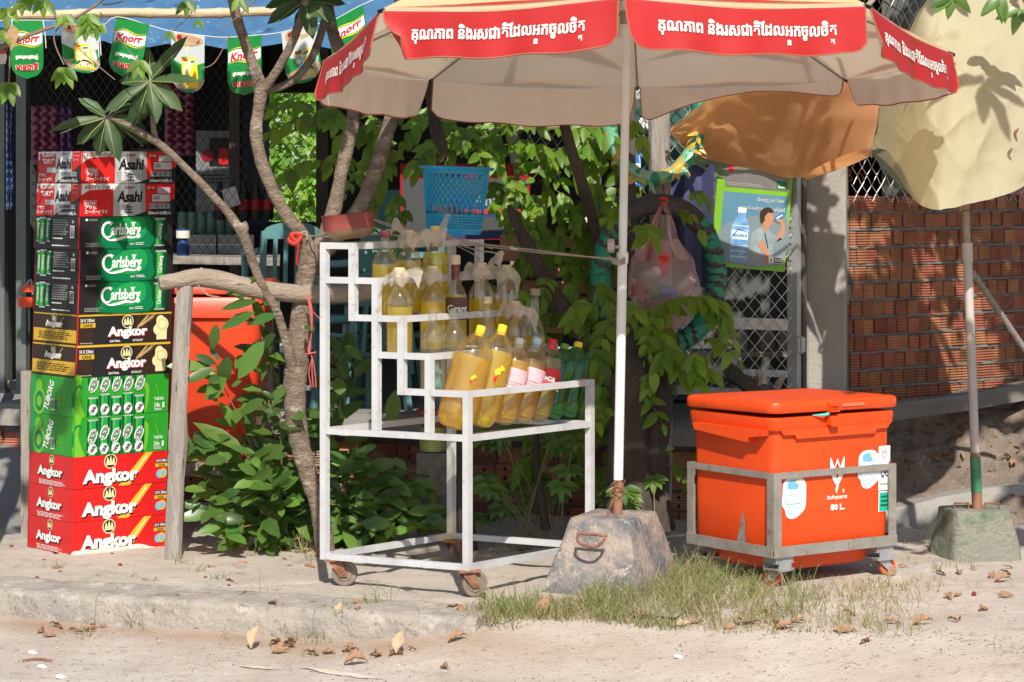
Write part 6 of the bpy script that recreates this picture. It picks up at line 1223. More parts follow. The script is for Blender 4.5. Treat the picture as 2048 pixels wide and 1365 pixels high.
for px, py, ax, m, lb in ((1300, 550, (.5, -.8, .3), 'can_metal', 'silver drink can showing through the pink bag, near its left side'), (1340, 585, (-.8, -.4, .2), 'can_blue', 'blue drink can low in the pink bag'), (1370, 570, (.6, -.3, .7), 'can_metal', 'crumpled silver can in the right of the pink bag'), (1325, 530, (.2, -.5, .8), 'ink_red', 'reddish can in the middle of the pink bag'), (1300, 590, (.9, -.2, .3), 'ink_green', 'green can at the bottom of the pink bag')):
    mb = MB(); p = P(px, py, 1.41); mb.lathe([(0, -.05), (.022, -.052), (.026, -.045), (.027, .04), (.022, .05), (.02, .048), (0, .046)], m, p, ax, 16); mb.obj('drink_can', label=lb, cat='can', group='cans in the pink bag', loc=p)
mat('cloth_navy', (.035, .045, .12), (.06, .07, .17), scale=5, rough=.8, bump=.4, bscale=10)
mb = MB(); mb.grid([[P(lerp(1328, 1428, g/12), lerp(330, 575, f/12), 1.93+.03*math.sin(g*.9)+.02*math.sin(f*.7+g*.4)) for g in range(13)] for f in range(13)], 'cloth_navy', flip=True); mb.obj('hanging_cloth', label='dark blue cloth hanging on the gate behind the green taped tyre', cat='cloth', loc=P(1380, 330, 1.93))
# blue laundry basket
bk = thing('wire_basket', 'light blue plastic lattice waste basket perched behind the bottles', 'basket', P(910, 470, 1.0)); bc0, bc1 = P(908, 468, 1.0), P(913, 335, 1.0); bax = (bc1-bc0).normalized(); bh = (bc1-bc0).length; r0, r1 = 53*S(1), 66*S(1); bu = V((1, 0, -.06)); bu = (bu-bax*bu.dot(bax)).normalized(); bv_ = bax.cross(bu)
def bpnt(a, f, o=0): r = lerp(r0, r1, f)+o; return bc0+bax*(bh*f)+(bu*math.cos(a)+bv_*math.sin(a))*r
mb = MB(); mb.grid([[bpnt(6.2832*j/48, f, o) for j in range(48)] for f, o in ((.90, 0), (.96, .001), (.965, .016), (1.0, .02), (1.01, .018), (1.0, .004), (.9, -.004), (.9, 0))], 'blue_plastic', closed=True); mb.obj('rim', bk)
mb = MB(); N = 34
for j in range(N):
    for s in (-1, 1):
        pts = []
        for i in range(13):
            f = lerp(.28, .92, i/12); tw = s*(.52*smooth(.15, 1, (f-.28)/.64)*1.25); pts.append(bpnt(6.2832*j/N+tw, f))
        mb.tube(pts, .0034, 'blue_plastic', 5, caps=False)
for j in range(44): mb.tube([bpnt(6.2832*j/44, .04), bpnt(6.2832*j/44, .29)], .0034, 'blue_plastic', 5, caps=False)
for f in (.27, .285, .235, .195, .155, .115): mb.tube([bpnt(6.2832*j/48, f, .001) for j in range(49)], .0036, 'blue_plastic', 5, caps=False)
mb.obj('lattice', bk)
mb = MB(); mb.grid([[bpnt(6.2832*j/48, f, o) for j in range(48)] for f, o in ((0, -.02), (0, 0), (.09, .002), (.095, -.003), (.02, -.004), (.015, -.1))], 'blue_plastic', closed=True); mb.obj('bottom', bk)
mb = MB(); rows = []
mat('paper_pink', (.5, .36, .33), rough=.8)
for i in range(7): rows.append([bc0+V(((j/8-.5)*.17, .01+.03*math.sin(j*.9+i), .02+.10*i/6*(1-.35*j/8)+.01*math.sin(j*2))) for j in range(9)])
mb.grid(rows, 'paper_pink'); mb.obj('waste_paper', label='crumpled pinkish paper inside the blue basket', cat='paper', loc=bc0)
# twine from the tree fork past the basket to the parasol pole
mb = MB(); tk = lambda l, r=.0028: mb.tube(cr([P(*p) for p in l], 8), r, 'twine', 5)
tk([(598, 472, 1.15), (640, 473, .9), (660, 474, .5), (760, 470, .45), (880, 478, .6), (960, 492, .7), (1100, 508, .5), (1235, 518, .25)])
tk([(705, 415, 1.2), (760, 446, .9), (830, 466, .7), (900, 476, .65), (960, 488, .6), (1080, 502, .5), (1236, 522, .25)])
tk([(705, 418, 1.2), (750, 440, .9), (860, 470, .75), (950, 500, .62), (985, 505, .6), (1000, 512, .6)]); tk([(720, 440, 1.1), (800, 474, .8), (900, 476, .7), (985, 498, .6)]); tk([(890, 480, .7), (945, 508, .6), (958, 520, .6), (945, 528, .6)], .0018)
for i in range(5): tk([(1219+i, 513+i*3, .24), (1228, 520+i*2, .22), (1238, 522+i*2, .21), (1250, 515+i*3, .245)], .0024)
mb.obj('twine', label='grey twine strung from the tree fork past the basket to the parasol pole', cat='twine', loc=P(900, 480, .7))
mb = MB(); mb.tube(cr([P(*p) for p in ((1222, 1015, .25), (1232, 985, .245), (1246, 980, .25), (1228, 968, .245), (1250, 962, .26), (1225, 1000, .25), (1210, 1048, .2), (1206, 1075, .1))], 8), .0016, 'rust', 5)
for i in range(14): p = P(1237+R.uniform(-12, 12), 975+R.uniform(-14, 18), .24); mb.tube([p, p+V((R.uniform(-.02, .02), -.006, R.uniform(-.02, .02)))], .0016, 'rust', 4)
mb.obj('rusty_wire', label='rusty wire twisted around the foot of the white pole', cat='wire', loc=P(1237, 990, .25))
mb = MB(); mb.tube(cr([P(*p) for p in ((592, 470, 1.06), (578, 480, 1.04), (590, 488, 1.03), (602, 472, 1.05), (582, 470, 1.03), (596, 492, 1.04), (594, 520, 1.06), (595, 530, 1.07))], 5), [.009]*26+[.005]*10, 'red_rag', 6); mb.tube(cr([P(600, 468, 1.05), P(612, 464, 1.05), P(614, 480, 1.05)], 4), .003, 'twine', 5); mb.obj('red_rag', label='red rag knotted around the tree below its fork', cat='rag', loc=P(592, 478, 1.05))
mb = MB()
for i in range(3): mb.tube(cr([P(614+i, 590, 1.0), P(620+i*2, 620, .98), P(623, 660+i*4, .98), P(620-i*2, 700, .98), P(624, 715, .97), P(618+i*6, 745, .97), P(622+i*5, 775, .97)], 5), .0028, 'red_cord', 5)
mb.tube(cr([P(622, 620, .98), P(640, 638, .97), P(650, 640, .96)], 4), .002, 'red_cord', 5); mb.tube([P(612, 709, .965), P(632, 705, .965)], .004, 'red_cord', 5); mb.obj('frayed_rope', label='frayed red rope hanging beside the tree trunk', cat='rope', loc=P(620, 600, .98))

# ================================================================ WOODEN RAIL AND RED BIN on the left
pb = P(346, 1122, .93); mb = MB(); rows = []
for px, py, w_ in ((346, 1125, 16), (348, 1050, 16.5), (352, 960, 17), (357, 880, 19), (358, 800, 17), (362, 700, 17), (368, 610, 16.5), (371, 571, 15)):
    c = P(px, py, .93); w_ = w_*S(.93); rows.append([c+V((math.cos(a)*w_*(1.0 if abs(math.cos(a)) > .5 else .9), math.sin(a)*w_*.7, 0))+V((.003*math.sin(a*5+py), 0, 0)) for a in [6.2832*k/10+.3 for k in range(10)]])
mb.grid(rows, 'grey_wood', closed=True); mb.add(rows[-1], [tuple(range(10))], 'grey_wood'); mb.obj('wooden_post', label='split grey wooden post standing beside the carton stack', cat='post', loc=pb, sharp=30)
mb = MB(); pts = cr([P(*p) for p in ((318, 567, .90), (350, 562, .92), (400, 556, .95), (460, 566, .98), (520, 580, 1.02), (600, 588, 1.08), (660, 588, 1.1), (700, 587, 1.12), (748, 582, 1.15))], 4); mb.tube(pts, [19*S(.95)*(1+.12*noise.noise(V((i*.35, 0, 0))))*lerp(.72, 1.0, min(1, i/8)) for i in range(len(pts))], 'dry_wood', 12, jit=.05)
mb.tube(cr([P(402, 556, .95), P(404, 545, .94), P(402, 536, .94)], 4), [.02, .019, .017, .015, .013, .011, .009, .007, .004], 'dry_wood', 8, jit=.1); mb.tube(cr([P(395, 570, .93), P(415, 590, .93), P(440, 594, .94)], 4), [.006, .005, .005, .004, .004, .003, .003, .002, .001], 'dry_wood', 6); mb.obj('log_rail', label='knotty bare log lying across the wooden post and behind the tree', cat='log', loc=pts[0], sharp=None)
ry = 1.62; rc = thing('red_cooler', 'big orange red plastic cooler on a wooden stand behind the cartons', 'cooler', P(300, 960, ry))
def rrg(px0, px1, py, ya, yb2, r): a, b = P(px0, py, ya), P(px1, py, ya); return rr_ring(V(((a.x+b.x)/2, (ya+yb2)/2, a.z)), V((1, 0, 0)), V((0, 1, 0)), (b.x-a.x)/2, (yb2-ya)/2, r)
mb = MB(); rg = [rrg(94, 494, 925, ry+.05, 2.15, .05), rrg(84, 504, 915, ry+.03, 2.17, .05), rrg(70, 522, 640, ry, 2.2, .06), rrg(66, 528, 636, ry-.02, 2.22, .06), rrg(64, 532, 600, ry-.02, 2.22, .06), rrg(66, 530, 594, ry-.01, 2.2, .05)]; mb.grid(rg, 'red_plastic', closed=True); mb.add(rg[0], [tuple(range(len(rg[0])))[::-1]], 'red_plastic'); mb.obj('body', rc)
mb = MB(); rg = [rrg(64, 532, 590, ry-.02, 2.22, .05), rrg(60, 536, 588, ry-.03, 2.23, .06), rrg(60, 536, 574, ry-.03, 2.23, .06), rrg(66, 530, 566, ry-.02, 2.2, .06)]; mb.grid(rg, 'red_plastic', closed=True); mb.add(rg[-1], [tuple(range(len(rg[0])))], 'red_plastic'); mb.add(rg[0], [tuple(range(len(rg[0])))[::-1]], 'red_plastic'); mb.obj('lid', rc)
mb = MB(); mb.box(P(56, 604, ry+.1), ((1, 0, 0), (0, 1, 0), (0, 0, 1)), (.03, .06, .02), 'orange_plastic'); mb.box(P(58, 577, ry+.1), ((1, 0, 0), (0, 1, 0), (0, 0, 1)), (.02, .05, .014), 'orange_plastic'); mb.tube(cr([P(50, 575, ry+.05), P(62, 560, ry+.05), P(66, 590, ry+.05)], 4), .005, 'ink_grey', 6); mb.obj('handle', rc)
st = thing('wooden_stand', 'rough wooden stand carrying the red cooler', 'stand', qd(P(300, 960, ry), .0))
for px, y in ((54, ry-.05), (322, ry-.05), (505, ry), (80, 2.2), (500, 2.2)):
    mb = MB(); p = P(px, 750, y); mb.post(qd(p, 0), qd(p, P(0, 742 if px == 54 else 930, y).z), (1, 0, 0), (0, 1, 0), .022, .022, 'grey_wood'); mb.obj('leg', st)
mb = MB(); mb.bar(P(60, 938, ry+.02), P(512, 938, ry+.02), .05, .05, 'grey_wood'); mb.obj('cross_rail', st); mb = MB(); mb.bar(P(60, 938, 2.15), P(512, 938, 2.15), .05, .05, 'grey_wood'); mb.obj('cross_rail', st)
# flower pot and green tin on the terrace edge
mat('pot_red', (.26, .06, .045), rough=.6); mat('tin_green', (.33, .38, .12), (.4, .44, .18), scale=12, rough=.4, metal=.3)
mb = MB(); p = P(868, 902, 1.45); mb.lathe([(0, 0), (.058, 0), (.06, .004)]+[(.0585+.0022*(i % 2), .006+i*.0055) for i in range(16)]+[(.06, .1), (.05, .1)], 'tin_green', p, n=24); mb.obj('ribbed_tin', label='ribbed yellow green tin standing behind the cart frame', cat='tin', loc=p)
mb = MB(); p = p+UZ*.1; mb.lathe([(0, 0), (.05, 0), (.068, .055), (.074, .056), (.074, .07), (.066, .07), (.06, .02), (0, .02)], 'pot_red', p, n=20); mb.obj('flower_pot', label='small dark red pot set on the ribbed tin', cat='pot', loc=p)
mb = MB(); p = qd(p, 0); mb.post(qd(p, -.02), qd(p, P(0, 904, 1.45).z), (1, 0, 0), (0, 1, 0), .07, .06, 'mortar'); mb.obj('concrete_stub', label='concrete stub under the ribbed tin behind the cart', cat='stub', loc=qd(p, 0))
# ================================================================ FRANGIPANI TREE with pale branches
fr_t = thing('frangipani_tree', 'pale barked frangipani tree with forked trunk and long thick leaves beside the cart', 'tree', P(648, 1112, 1.12))
mb = MB()
def limb(pts, n=6, m='bark_pale', jit=.07, nn=12, caps=True):
    c = cr([(*P(*p[:3]), p[3]*S(p[2])) for p in pts], n); ps = [V(x[:3]) for x in c]
    mb.tube(ps, [max(.002, x[3])*(1+.10*noise.noise(x.to_3d()*14)) for x in c], m, nn, jit=jit, caps=caps)
def v4(*a): return V(a)
_cr3 = cr
limb([(652, 1130, 1.12, 22), (648, 1080, 1.12, 19), (636, 1010, 1.12, 18), (616, 950, 1.12, 19), (596, 870, 1.12, 21), (590, 790, 1.12, 23), (594, 720, 1.12, 24), (600, 650, 1.12, 22), (610, 580, 1.12, 22), (622, 515, 1.12, 25)], 6)
limb([(624, 530, 1.12, 24), (606, 475, 1.1, 15), (572, 430, 1.09, 14), (545, 380, 1.08, 13), (522, 320, 1.07, 13), (512, 265, 1.07, 13), (518, 215, 1.07, 12), (522, 178, 1.07, 14), (508, 135, 1.06, 11), (488, 80, 1.05, 10), (468, 15, 1.05, 10), (455, -60, 1.05, 9)], 6)
limb([(524, 182, 1.07, 11), (545, 155, 1.04, 9), (575, 105, 1.0, 9), (598, 50, .97, 9), (610, 8, .95, 9), (612, -10, .95, 7)], 5)
limb([(524, 180, 1.07, 11), (556, 176, 1.1, 8), (590, 158, 1.12, 8), (620, 122, 1.13, 8), (640, 75, 1.13, 8), (652, 20, 1.12, 7), (660, -60, 1.1, 7)], 5)
limb([(622, 530, 1.12, 22), (648, 478, 1.14, 17), (668, 420, 1.16, 15), (682, 350, 1.18, 14), (695, 290, 1.2, 14), (706, 240, 1.2, 13), (700, 150, 1.2, 13), (664, 60, 1.2, 12), (650, -60, 1.2, 11)], 6)
limb([(628, 522, 1.12, 22), (668, 478, 1.05, 18), (708, 436, 1.0, 17), (738, 380, .98, 16), (758, 320, .98, 15), (775, 262, 1.0, 14), (790, 200, 1.0, 13), (800, 120, 1.0, 13), (800, -60, 1.0, 12)], 6)
limb([(592, 760, 1.12, 14), (574, 690, 1.05, 10), (552, 620, 1.02, 9), (528, 580, 1.0, 9.5), (508, 532, .98, 9), (492, 485, .96, 10), (484, 466, .95, 11), (455, 425, .93, 9), (410, 375, .9, 8), (360, 325, .88, 7.5), (318, 288, .86, 8), (270, 260, .84, 7), (235, 243, .82, 7), (212, 235, .81, 5)], 5)
limb([(485, 470, .95, 10), (490, 455, .95, 8), (486, 445, .95, 6)], 3); limb([(318, 290, .86, 7), (308, 265, .86, 6), (306, 235, .85, 6), (300, 180, .83, 6), (300, 162, .82, 5)], 4)
mb.obj('trunk', fr_t, sharp=None)
mb = MB()
def fleaf(px0, py0, px1, py1, y, wd=34, tw=0, dy=0):
    a, b = P(px0, py0, y), P(px1, py1, y+dy); d = b-a; mb.leaf(a, d+UZ*d.length*.22, V((tw, -1, .55)), d.length*1.02, wd*S(y), 'leaf_thick', droop=.26, fold=.45, peak=.6)
    mb.tube([a+V((0, -.004, 0)), lerp(a, b, .5)+UZ*d.length*.03+V((0, -.008, 0)), lerp(a, b, .9)+V((0, -.006, 0))], [.0022, .0016, .0006], 'leaf_stem', 4, caps=False)
mat('leaf_stem', (.30, .30, .12), rough=.5)
for x1, y1, w_, tw, dy in ((375, 85, 26, .3, -.05), (384, 172, 24, 0, -.1), (350, 225, 34, -.3, -.05), (312, 240, 34, .2, -.06), (268, 262, 36, .5, -.02), (236, 168, 38, 0, .02), (222, 232, 26, .4, -.08), (336, 120, 26, .2, .04), (300, 90, 22, .6, .05), (282, 248, 30, 0, .05), (324, 232, 28, -.5, .06)): fleaf(300, 163, x1, y1, .82, w_, tw, dy)
for x1, y1, w_, tw, dy in ((156, 202, 26, .2, -.03), (110, 272, 24, .1, -.08), (160, 295, 30, .4, -.02), (198, 312, 34, .2, 0), (232, 318, 34, 0, -.05), (290, 270, 34, .1, .02), (275, 212, 24, -.2, .04), (170, 250, 26, .6, .05), (296, 300, 30, -.3, .08), (246, 300, 30, .1, .06)): fleaf(213, 236, x1, y1, .81, w_, tw, dy)
for x1, y1, w_, tw, dy in ((545, 52, 34, .2, -.05), (528, 22, 34, .3, .03), (622, 72, 36, 0, -.06), (662, 50, 32, -.2, -.03), (690, 15, 34, -.1, .02), (640, -40, 34, 0, 0), (560, -30, 34, 0, 0), (600, 66, 30, .4, .04), (706, -30, 36, -.2, .03)): fleaf(611, 2, x1, y1, .95, w_, tw, dy)
for cx_, cy_, yy, k in ((455, -70, 1.05, 10), (660, -90, 1.1, 12), (800, -90, 1.0, 12), (650, -110, 1.2, 12), (540, -160, 1.0, 12), (360, -170, .9, 12)):
    for j in range(k):
        a = 6.28*j/k+R.uniform(-.3, .3); fleaf(cx_, cy_, cx_+130*math.cos(a), min(cy_+130*math.sin(a)*.7, -12), yy, 34, 0, R.uniform(-.15, .15))
mb.obj('crown', fr_t, sharp=None)

# ---- leaf sprays: a thin stem with leaflets hanging in two ranks
def spray(mb, a, b, ln, n, m, sag=.06, stem='twig', wr=.5, out=.5, face=(0.25, -1, .6), rr=R, dr=.9):
    a, b = V(a), V(b); mid = (a+b)/2+UZ*sag; wild = rr.random() < .5; dr = dr*rr.uniform(.15, .6) if wild else dr; out = out*rr.uniform(1.2, 2) if wild else out; c = cr([a, mid, b-UZ*sag*.3], 6); mb.tube(c, [lerp(.0028, .001, i/(len(c)-1)) for i in range(len(c))], stem, 4, caps=False)
    for i in range(n):
        f = lerp(.12, 1, (i+.5)/n); k = min(len(c)-2, int(f*(len(c)-1))); p = lerp(c[k], c[k+1], f*(len(c)-1)-k); t = (c[k+1]-c[k]).normalized()
        for s in ((-1, 1) if i < n-1 else (0,)):
            sd = t.cross(V((0, -.5, 1))).normalized(); d = sd*s*out+t*(.55 if s else 1.0)+V((rr.uniform(-.35, .35), rr.uniform(-.5, .1), -dr+rr.uniform(-.3, .3)))
            L_ = ln*rr.uniform(.55, 1.2)*(.72+.4*math.sin(math.pi*min(1, f*.8+.1))); mb.leaf(p, d, V(face)+V((rr.uniform(-.5, .5), 0, rr.uniform(-.4, .4))), L_, L_*wr*rr.uniform(.85, 1.1), m, droop=rr.uniform(.05, .3), fold=rr.uniform(.12, .4))
mat('twig', (.16, .14, .06), (.2, .15, .09), scale=20, rough=.8); mat('twig_brown', (.2, .13, .085), rough=.8)
vine = thing('leafy_tree', 'dark trunked tree with drooping bright green leaflets behind the cart and white pole', 'tree', P(1275, 1010, 1.15))
mb = MB()
limb([(1262, 1060, 1.10, 52), (1258, 980, 1.10, 46), (1256, 880, 1.12, 42), (1262, 780, 1.15, 40), (1272, 700, 1.3, 34), (1290, 620, 1.62, 26), (1300, 540, 1.72, 18), (1304, 480, 1.74, 8)], 6, 'bark_dark', .04, 14)
limb([(1310, 1060, 1.16, 40), (1308, 980, 1.16, 34), (1306, 900, 1.17, 33), (1314, 800, 1.2, 33), (1318, 720, 1.34, 28), (1325, 650, 1.64, 20), (1335, 580, 1.72, 10)], 6, 'bark_dark', .04, 14)
limb([(1265, 840, 1.16, 22), (1230, 765, 1.3, 18), (1180, 690, 1.45, 17), (1110, 590, 1.55, 16), (1060, 500, 1.6, 14), (1030, 440, 1.62, 10), (1018, 410, 1.62, 5)], 6, 'bark_dark', .06, 12)
limb([(1210, 730, 1.42, 9), (1205, 560, 1.7, 9), (1190, 460, 1.7, 10), (1165, 370, 1.48, 12), (1140, 290, 1.45, 11), (1120, 200, 1.4, 10), (1110, 20, 1.3, 10), (1130, -140, 1.2, 9)], 6, 'bark_dark', .06, 12)
limb([(882, 325, 1.55, 3), (886, 300, 1.55, 10), (872, 260, 1.5, 13), (862, 200, 1.45, 10), (840, 80, 1.3, 9), (820, -60, 1.2, 8)], 5, 'bark_dark', .06, 10)
limb([(940, 1110, 1.2, 17), (930, 1000, 1.22, 15), (925, 900, 1.3, 12), (918, 780, 1.4, 8)], 4, 'bark_dark', .05, 10); limb([(1092, 1060, 1.3, 9), (1080, 980, 1.3, 8), (1072, 900, 1.35, 7), (1075, 800, 1.4, 5)], 4, 'bark_dark', .05, 8)
mb.obj('trunk', vine, sharp=None)
mb = MB(); r5 = random.Random(12)
SP = [  # from px,py,y  to px,py,y , leaflets, size
 ((640, 225, 1.3), (540, 215, 1.1), 7, .085), ((690, 235, 1.3), (530, 262, 1.05), 7, .09), ((680, 330, 1.3), (560, 345, 1.1), 6, .085), ((640, 210, 1.3), (690, 290, 1.1), 6, .08), ((720, 245, 1.4), (770, 330, 1.25), 6, .08), ((730, 250, 1.4), (660, 330, 1.2), 6, .08),
 ((760, 300, 1.3), (690, 390, 1.15), 6, .08), ((780, 330, 1.3), (740, 440, 1.2), 6, .075), ((860, 230, 1.4), (800, 300, 1.2), 6, .075), ((870, 240, 1.4), (930, 300, 1.2), 6, .075), ((900, 250, 1.4), (830, 340, 1.2), 6, .075), ((940, 255, 1.45), (1000, 330, 1.2), 7, .08), ((960, 250, 1.4), (890, 320, 1.25), 6, .07),
 ((980, 250, 1.4), (1080, 255, 1.15), 7, .075), ((1010, 290, 1.4), (1110, 320, 1.1), 8, .075), ((1030, 330, 1.4), (1130, 370, 1.15), 7, .075), ((1000, 350, 1.4), (1080, 420, 1.2), 7, .075), ((1100, 255, 1.3), (1190, 300, 1.05), 7, .08), ((1120, 270, 1.3), (1235, 270, .95), 7, .085), ((1100, 300, 1.3), (1245, 330, 1.0), 8, .085),
 ((1120, 330, 1.3), (1200, 390, 1.1), 7, .08), ((1080, 360, 1.4), (1130, 470, 1.2), 7, .08), ((1110, 380, 1.3), (1170, 460, 1.1), 7, .085), ((1060, 420, 1.4), (1090, 530, 1.2), 7, .075), ((1090, 400, 1.3), (1060, 520, 1.15), 7, .08), ((1130, 440, 1.3), (1200, 500, 1.1), 7, .08), ((1100, 470, 1.3), (1150, 570, 1.15), 7, .08), ((1000, 400, 1.45), (1040, 480, 1.3), 6, .07),
 ((1140, 540, 1.3), (1200, 590, 1.15), 6, .08), ((1080, 560, 1.35), (1140, 640, 1.2), 7, .075), ((1110, 610, 1.35), (1170, 690, 1.2), 7, .07), ((1150, 500, 1.3), (1240, 540, 1.1), 6, .08), ((1070, 580, 1.4), (1050, 680, 1.3), 6, .06), ((1130, 640, 1.3), (1215, 660, 1.15), 7, .08), ((1160, 700, 1.3), (1215, 780, 1.1), 7, .08), ((700, 430, 1.5), (760, 480, 1.35), 5, .06), ((820, 440, 1.5), (770, 480, 1.35), 5, .06), ((1190, 420, 1.25), (1240, 480, 1.0), 6, .085),
 # right of the pole, in front of the tyre and the dark trunks
 ((1270, 640, 1.15), (1420, 590, .85), 9, .09), ((1380, 590, 1.0), (1470, 680, .85), 7, .085), ((1270, 660, 1.15), (1350, 700, .9), 8, .085), ((1280, 700, 1.1), (1430, 740, .85), 9, .085), ((1300, 720, 1.1), (1240, 760, .95), 5, .085), ((1290, 730, 1.1), (1400, 770, .85), 7, .085), ((1260, 780, 1.05), (1330, 850, .9), 5, .075), ((1230, 640, 1.2), (1190, 720, 1.0), 6, .085),
 ((1220, 680, 1.2), (1195, 770, 1.0), 6, .085), ((1400, 680, 1.05), (1480, 720, .9), 5, .07), ((1330, 620, 1.1), (1290, 690, .9), 6, .08), ((1420, 600, 1.0), (1465, 650, .85), 5, .08), ((1350, 420, 1.3), (1405, 465, 1.15), 3, .075), ((1375, 395, 1.3), (1420, 410, 1.2), 3, .07), ((1260, 240, 1.2), (1290, 300, 1.05), 4, .07), ((1250, 470, 1.1), (1310, 480, .95), 4, .09), ((1200, 450, 1.15), (1245, 420, 1.0), 4, .08), ((1205, 770, 1.2), (1180, 850, 1.05), 7, .08), ((1330, 930, 1.0), (1390, 985, .95), 4, .07), ((1280, 930, 1.1), (1340, 900, .95), 4, .07)]
for q, (a, b, n, ln) in enumerate(SP):
    dy = .75 if q < 38 else .15
    spray(mb, P(a[0], a[1], a[2]+dy*.8), P(b[0], b[1], b[2]+dy), ln*(1+dy*.1), n, 'leaf_bright', sag=.035, rr=r5, dr=.75)
for q in range(112):   # more drooping sprays filling the mass between the parasol hem and the cart
    px, py = r5.uniform(650, 1250), r5.uniform(215, 640)
    if py > 430 and px < 985: continue
    if 830 < px < 990 and py > 300: continue
    if px < 800 and py > 350: continue
    yy = r5.uniform(1.9, 2.35); dx = r5.uniform(-70, 70); spray(mb, P(px, py, yy), P(px+dx, py+r5.uniform(25, 80), yy-r5.uniform(.1, .3)), r5.uniform(.058, .085), r5.randint(4, 7), 'leaf_bright', sag=.03, rr=r5, dr=.75)
for q in range(17):
    px, py = r5.uniform(1150, 1440), r5.uniform(600, 860)
    if px > 1330 and py > 760: continue
    yy = r5.uniform(1.05, 1.4); dx = r5.uniform(-80, 80); spray(mb, P(px, py, yy), P(px+dx, py+r5.uniform(20, 70), yy-r5.uniform(.05, .2)), r5.uniform(.06, .085), r5.randint(4, 6), 'leaf_bright', sag=.03, rr=r5, dr=.75)
for q in range(46):
    px, py = r5.uniform(960, 1215), r5.uniform(560, 960); yy = r5.uniform(1.45, 1.75); dx = r5.uniform(-70, 70); spray(mb, P(px, py, yy), P(px+dx, py+r5.uniform(20, 60), yy-r5.uniform(.05, .2)), r5.uniform(.055, .08), r5.randint(4, 7), 'leaf_bright', sag=.03, rr=r5, dr=.75, wr=.44)
# crown above the frame that throws the dappled shade
for q in range(230):
    x, y = r5.uniform(-2.3, -.15), r5.uniform(.3, 1.15); z = r5.uniform(2.45, 1.80+(1.95-y)*.9)
    a = V((x, y, z)); spray(mb, a, a+V((r5.uniform(-.35, .35), r5.uniform(-.3, .2), r5.uniform(-.1, .12))), .10, 7, 'leaf_bright', rr=r5)
mb.obj('crown', vine, sharp=None)
# thin twigs of a second tree reaching in at the upper left
tw = thing('twiggy_branch_tree', 'thin twigs with small drooping leaves reaching in front of the pennants', 'tree', P(-60, 1115, .7)); mb = MB()
limb([(-60, 1120, .7, 40), (-75, 700, .7, 34), (-60, 300, .7, 26), (-70, 0, .7, 20), (-60, -200, .7, 14)], 5, 'bark_pale', .05, 10)
limb([(-60, 105, .7, 10), (10, 92, .62, 5), (60, 70, .6, 4), (130, 45, .6, 3.5), (170, 25, .6, 3), (205, 0, .6, 2.5), (240, -40, .6, 2)], 5, 'twig_brown', .02, 6)
for l in ([(88, -20, .58, 1.5), (110, 35, .6, 1.3), (160, 100, .6, 1.2), (230, 160, .62, 1)], [(118, 55, .6, 1.5), (108, 70, .6, 2), (112, 95, .6, 1.5), (128, 130, .58, 1.5)], [(205, 10, .6, 1.5), (240, 5, .62, 1.5), (290, -20, .62, 1.5)], [(395, -10, .65, 1.5), (380, 30, .65, 1.3), (345, 62, .66, 1)], [(460, 70, .7, 1), (430, 125, .7, 1.2), (400, 138, .7, 1)], [(20, 90, .62, 2), (18, 160, .6, 1.6), (12, 200, .6, 1.4)], [(520, -10, .7, 1.5), (480, 30, .7, 1.2), (440, 60, .7, .9)], [(200, 25, .6, 1.2), (260, 105, .6, 1.1), (285, 125, .6, 1)]): limb(l, 4, 'twig_brown', .02, 5)
mb.obj('trunk', tw, sharp=None); mb = MB()
def tuft(px, py, y, n, ln, spread=1.0, m='leaf_bright'):
    for i in range(n): a = lerp(-1, 1, (i+.5)/n)*spread; mb.leaf(P(px, py, y), V((math.sin(a), -.3, -math.cos(a))), V((R.uniform(-.3, .5), -1, .5)), ln*R.uniform(.8, 1.1), ln*.42, m, droop=.1)
for a in [(px, py, yy, max(2, n-1), ln*.72) for px, py, yy, n, ln in ((130, 135, .58, 6, .12), (18, 165, .6, 5, .13), (15, 15, .58, 4, .12), (45, 0, .58, 4, .1), (88, 0, .58, 4, .11), (133, 28, .6, 4, .10), (178, 28, .6, 6, .12), (196, 45, .6, 4, .1), (172, 52, .6, 4, .1), (278, 120, .6, 5, .11), (374, 2, .65, 4, .10), (398, 40, .66, 2, .06), (340, 62, .66, 2, .07), (480, -5, .7, 3, .1), (5, 60, .58, 3, .12), (60, -10, .6, 4, .1))]: tuft(*a)
mb.leaf(P(24, 48, .58), V((0, -.2, -1)), V((.2, -1, .2)), .1, .055, 'leaf_dead')
for q in range(60):
    a = V((r5.uniform(-3.2, -1.5), r5.uniform(-1.4, .7), r5.uniform(2.6, 3.9))); spray(mb, a, a+V((r5.uniform(-.3, .3), r5.uniform(-.3, .2), r5.uniform(-.1, .1))), .10, 6, 'leaf_bright', rr=r5)
mb.obj('crown', tw, sharp=None)
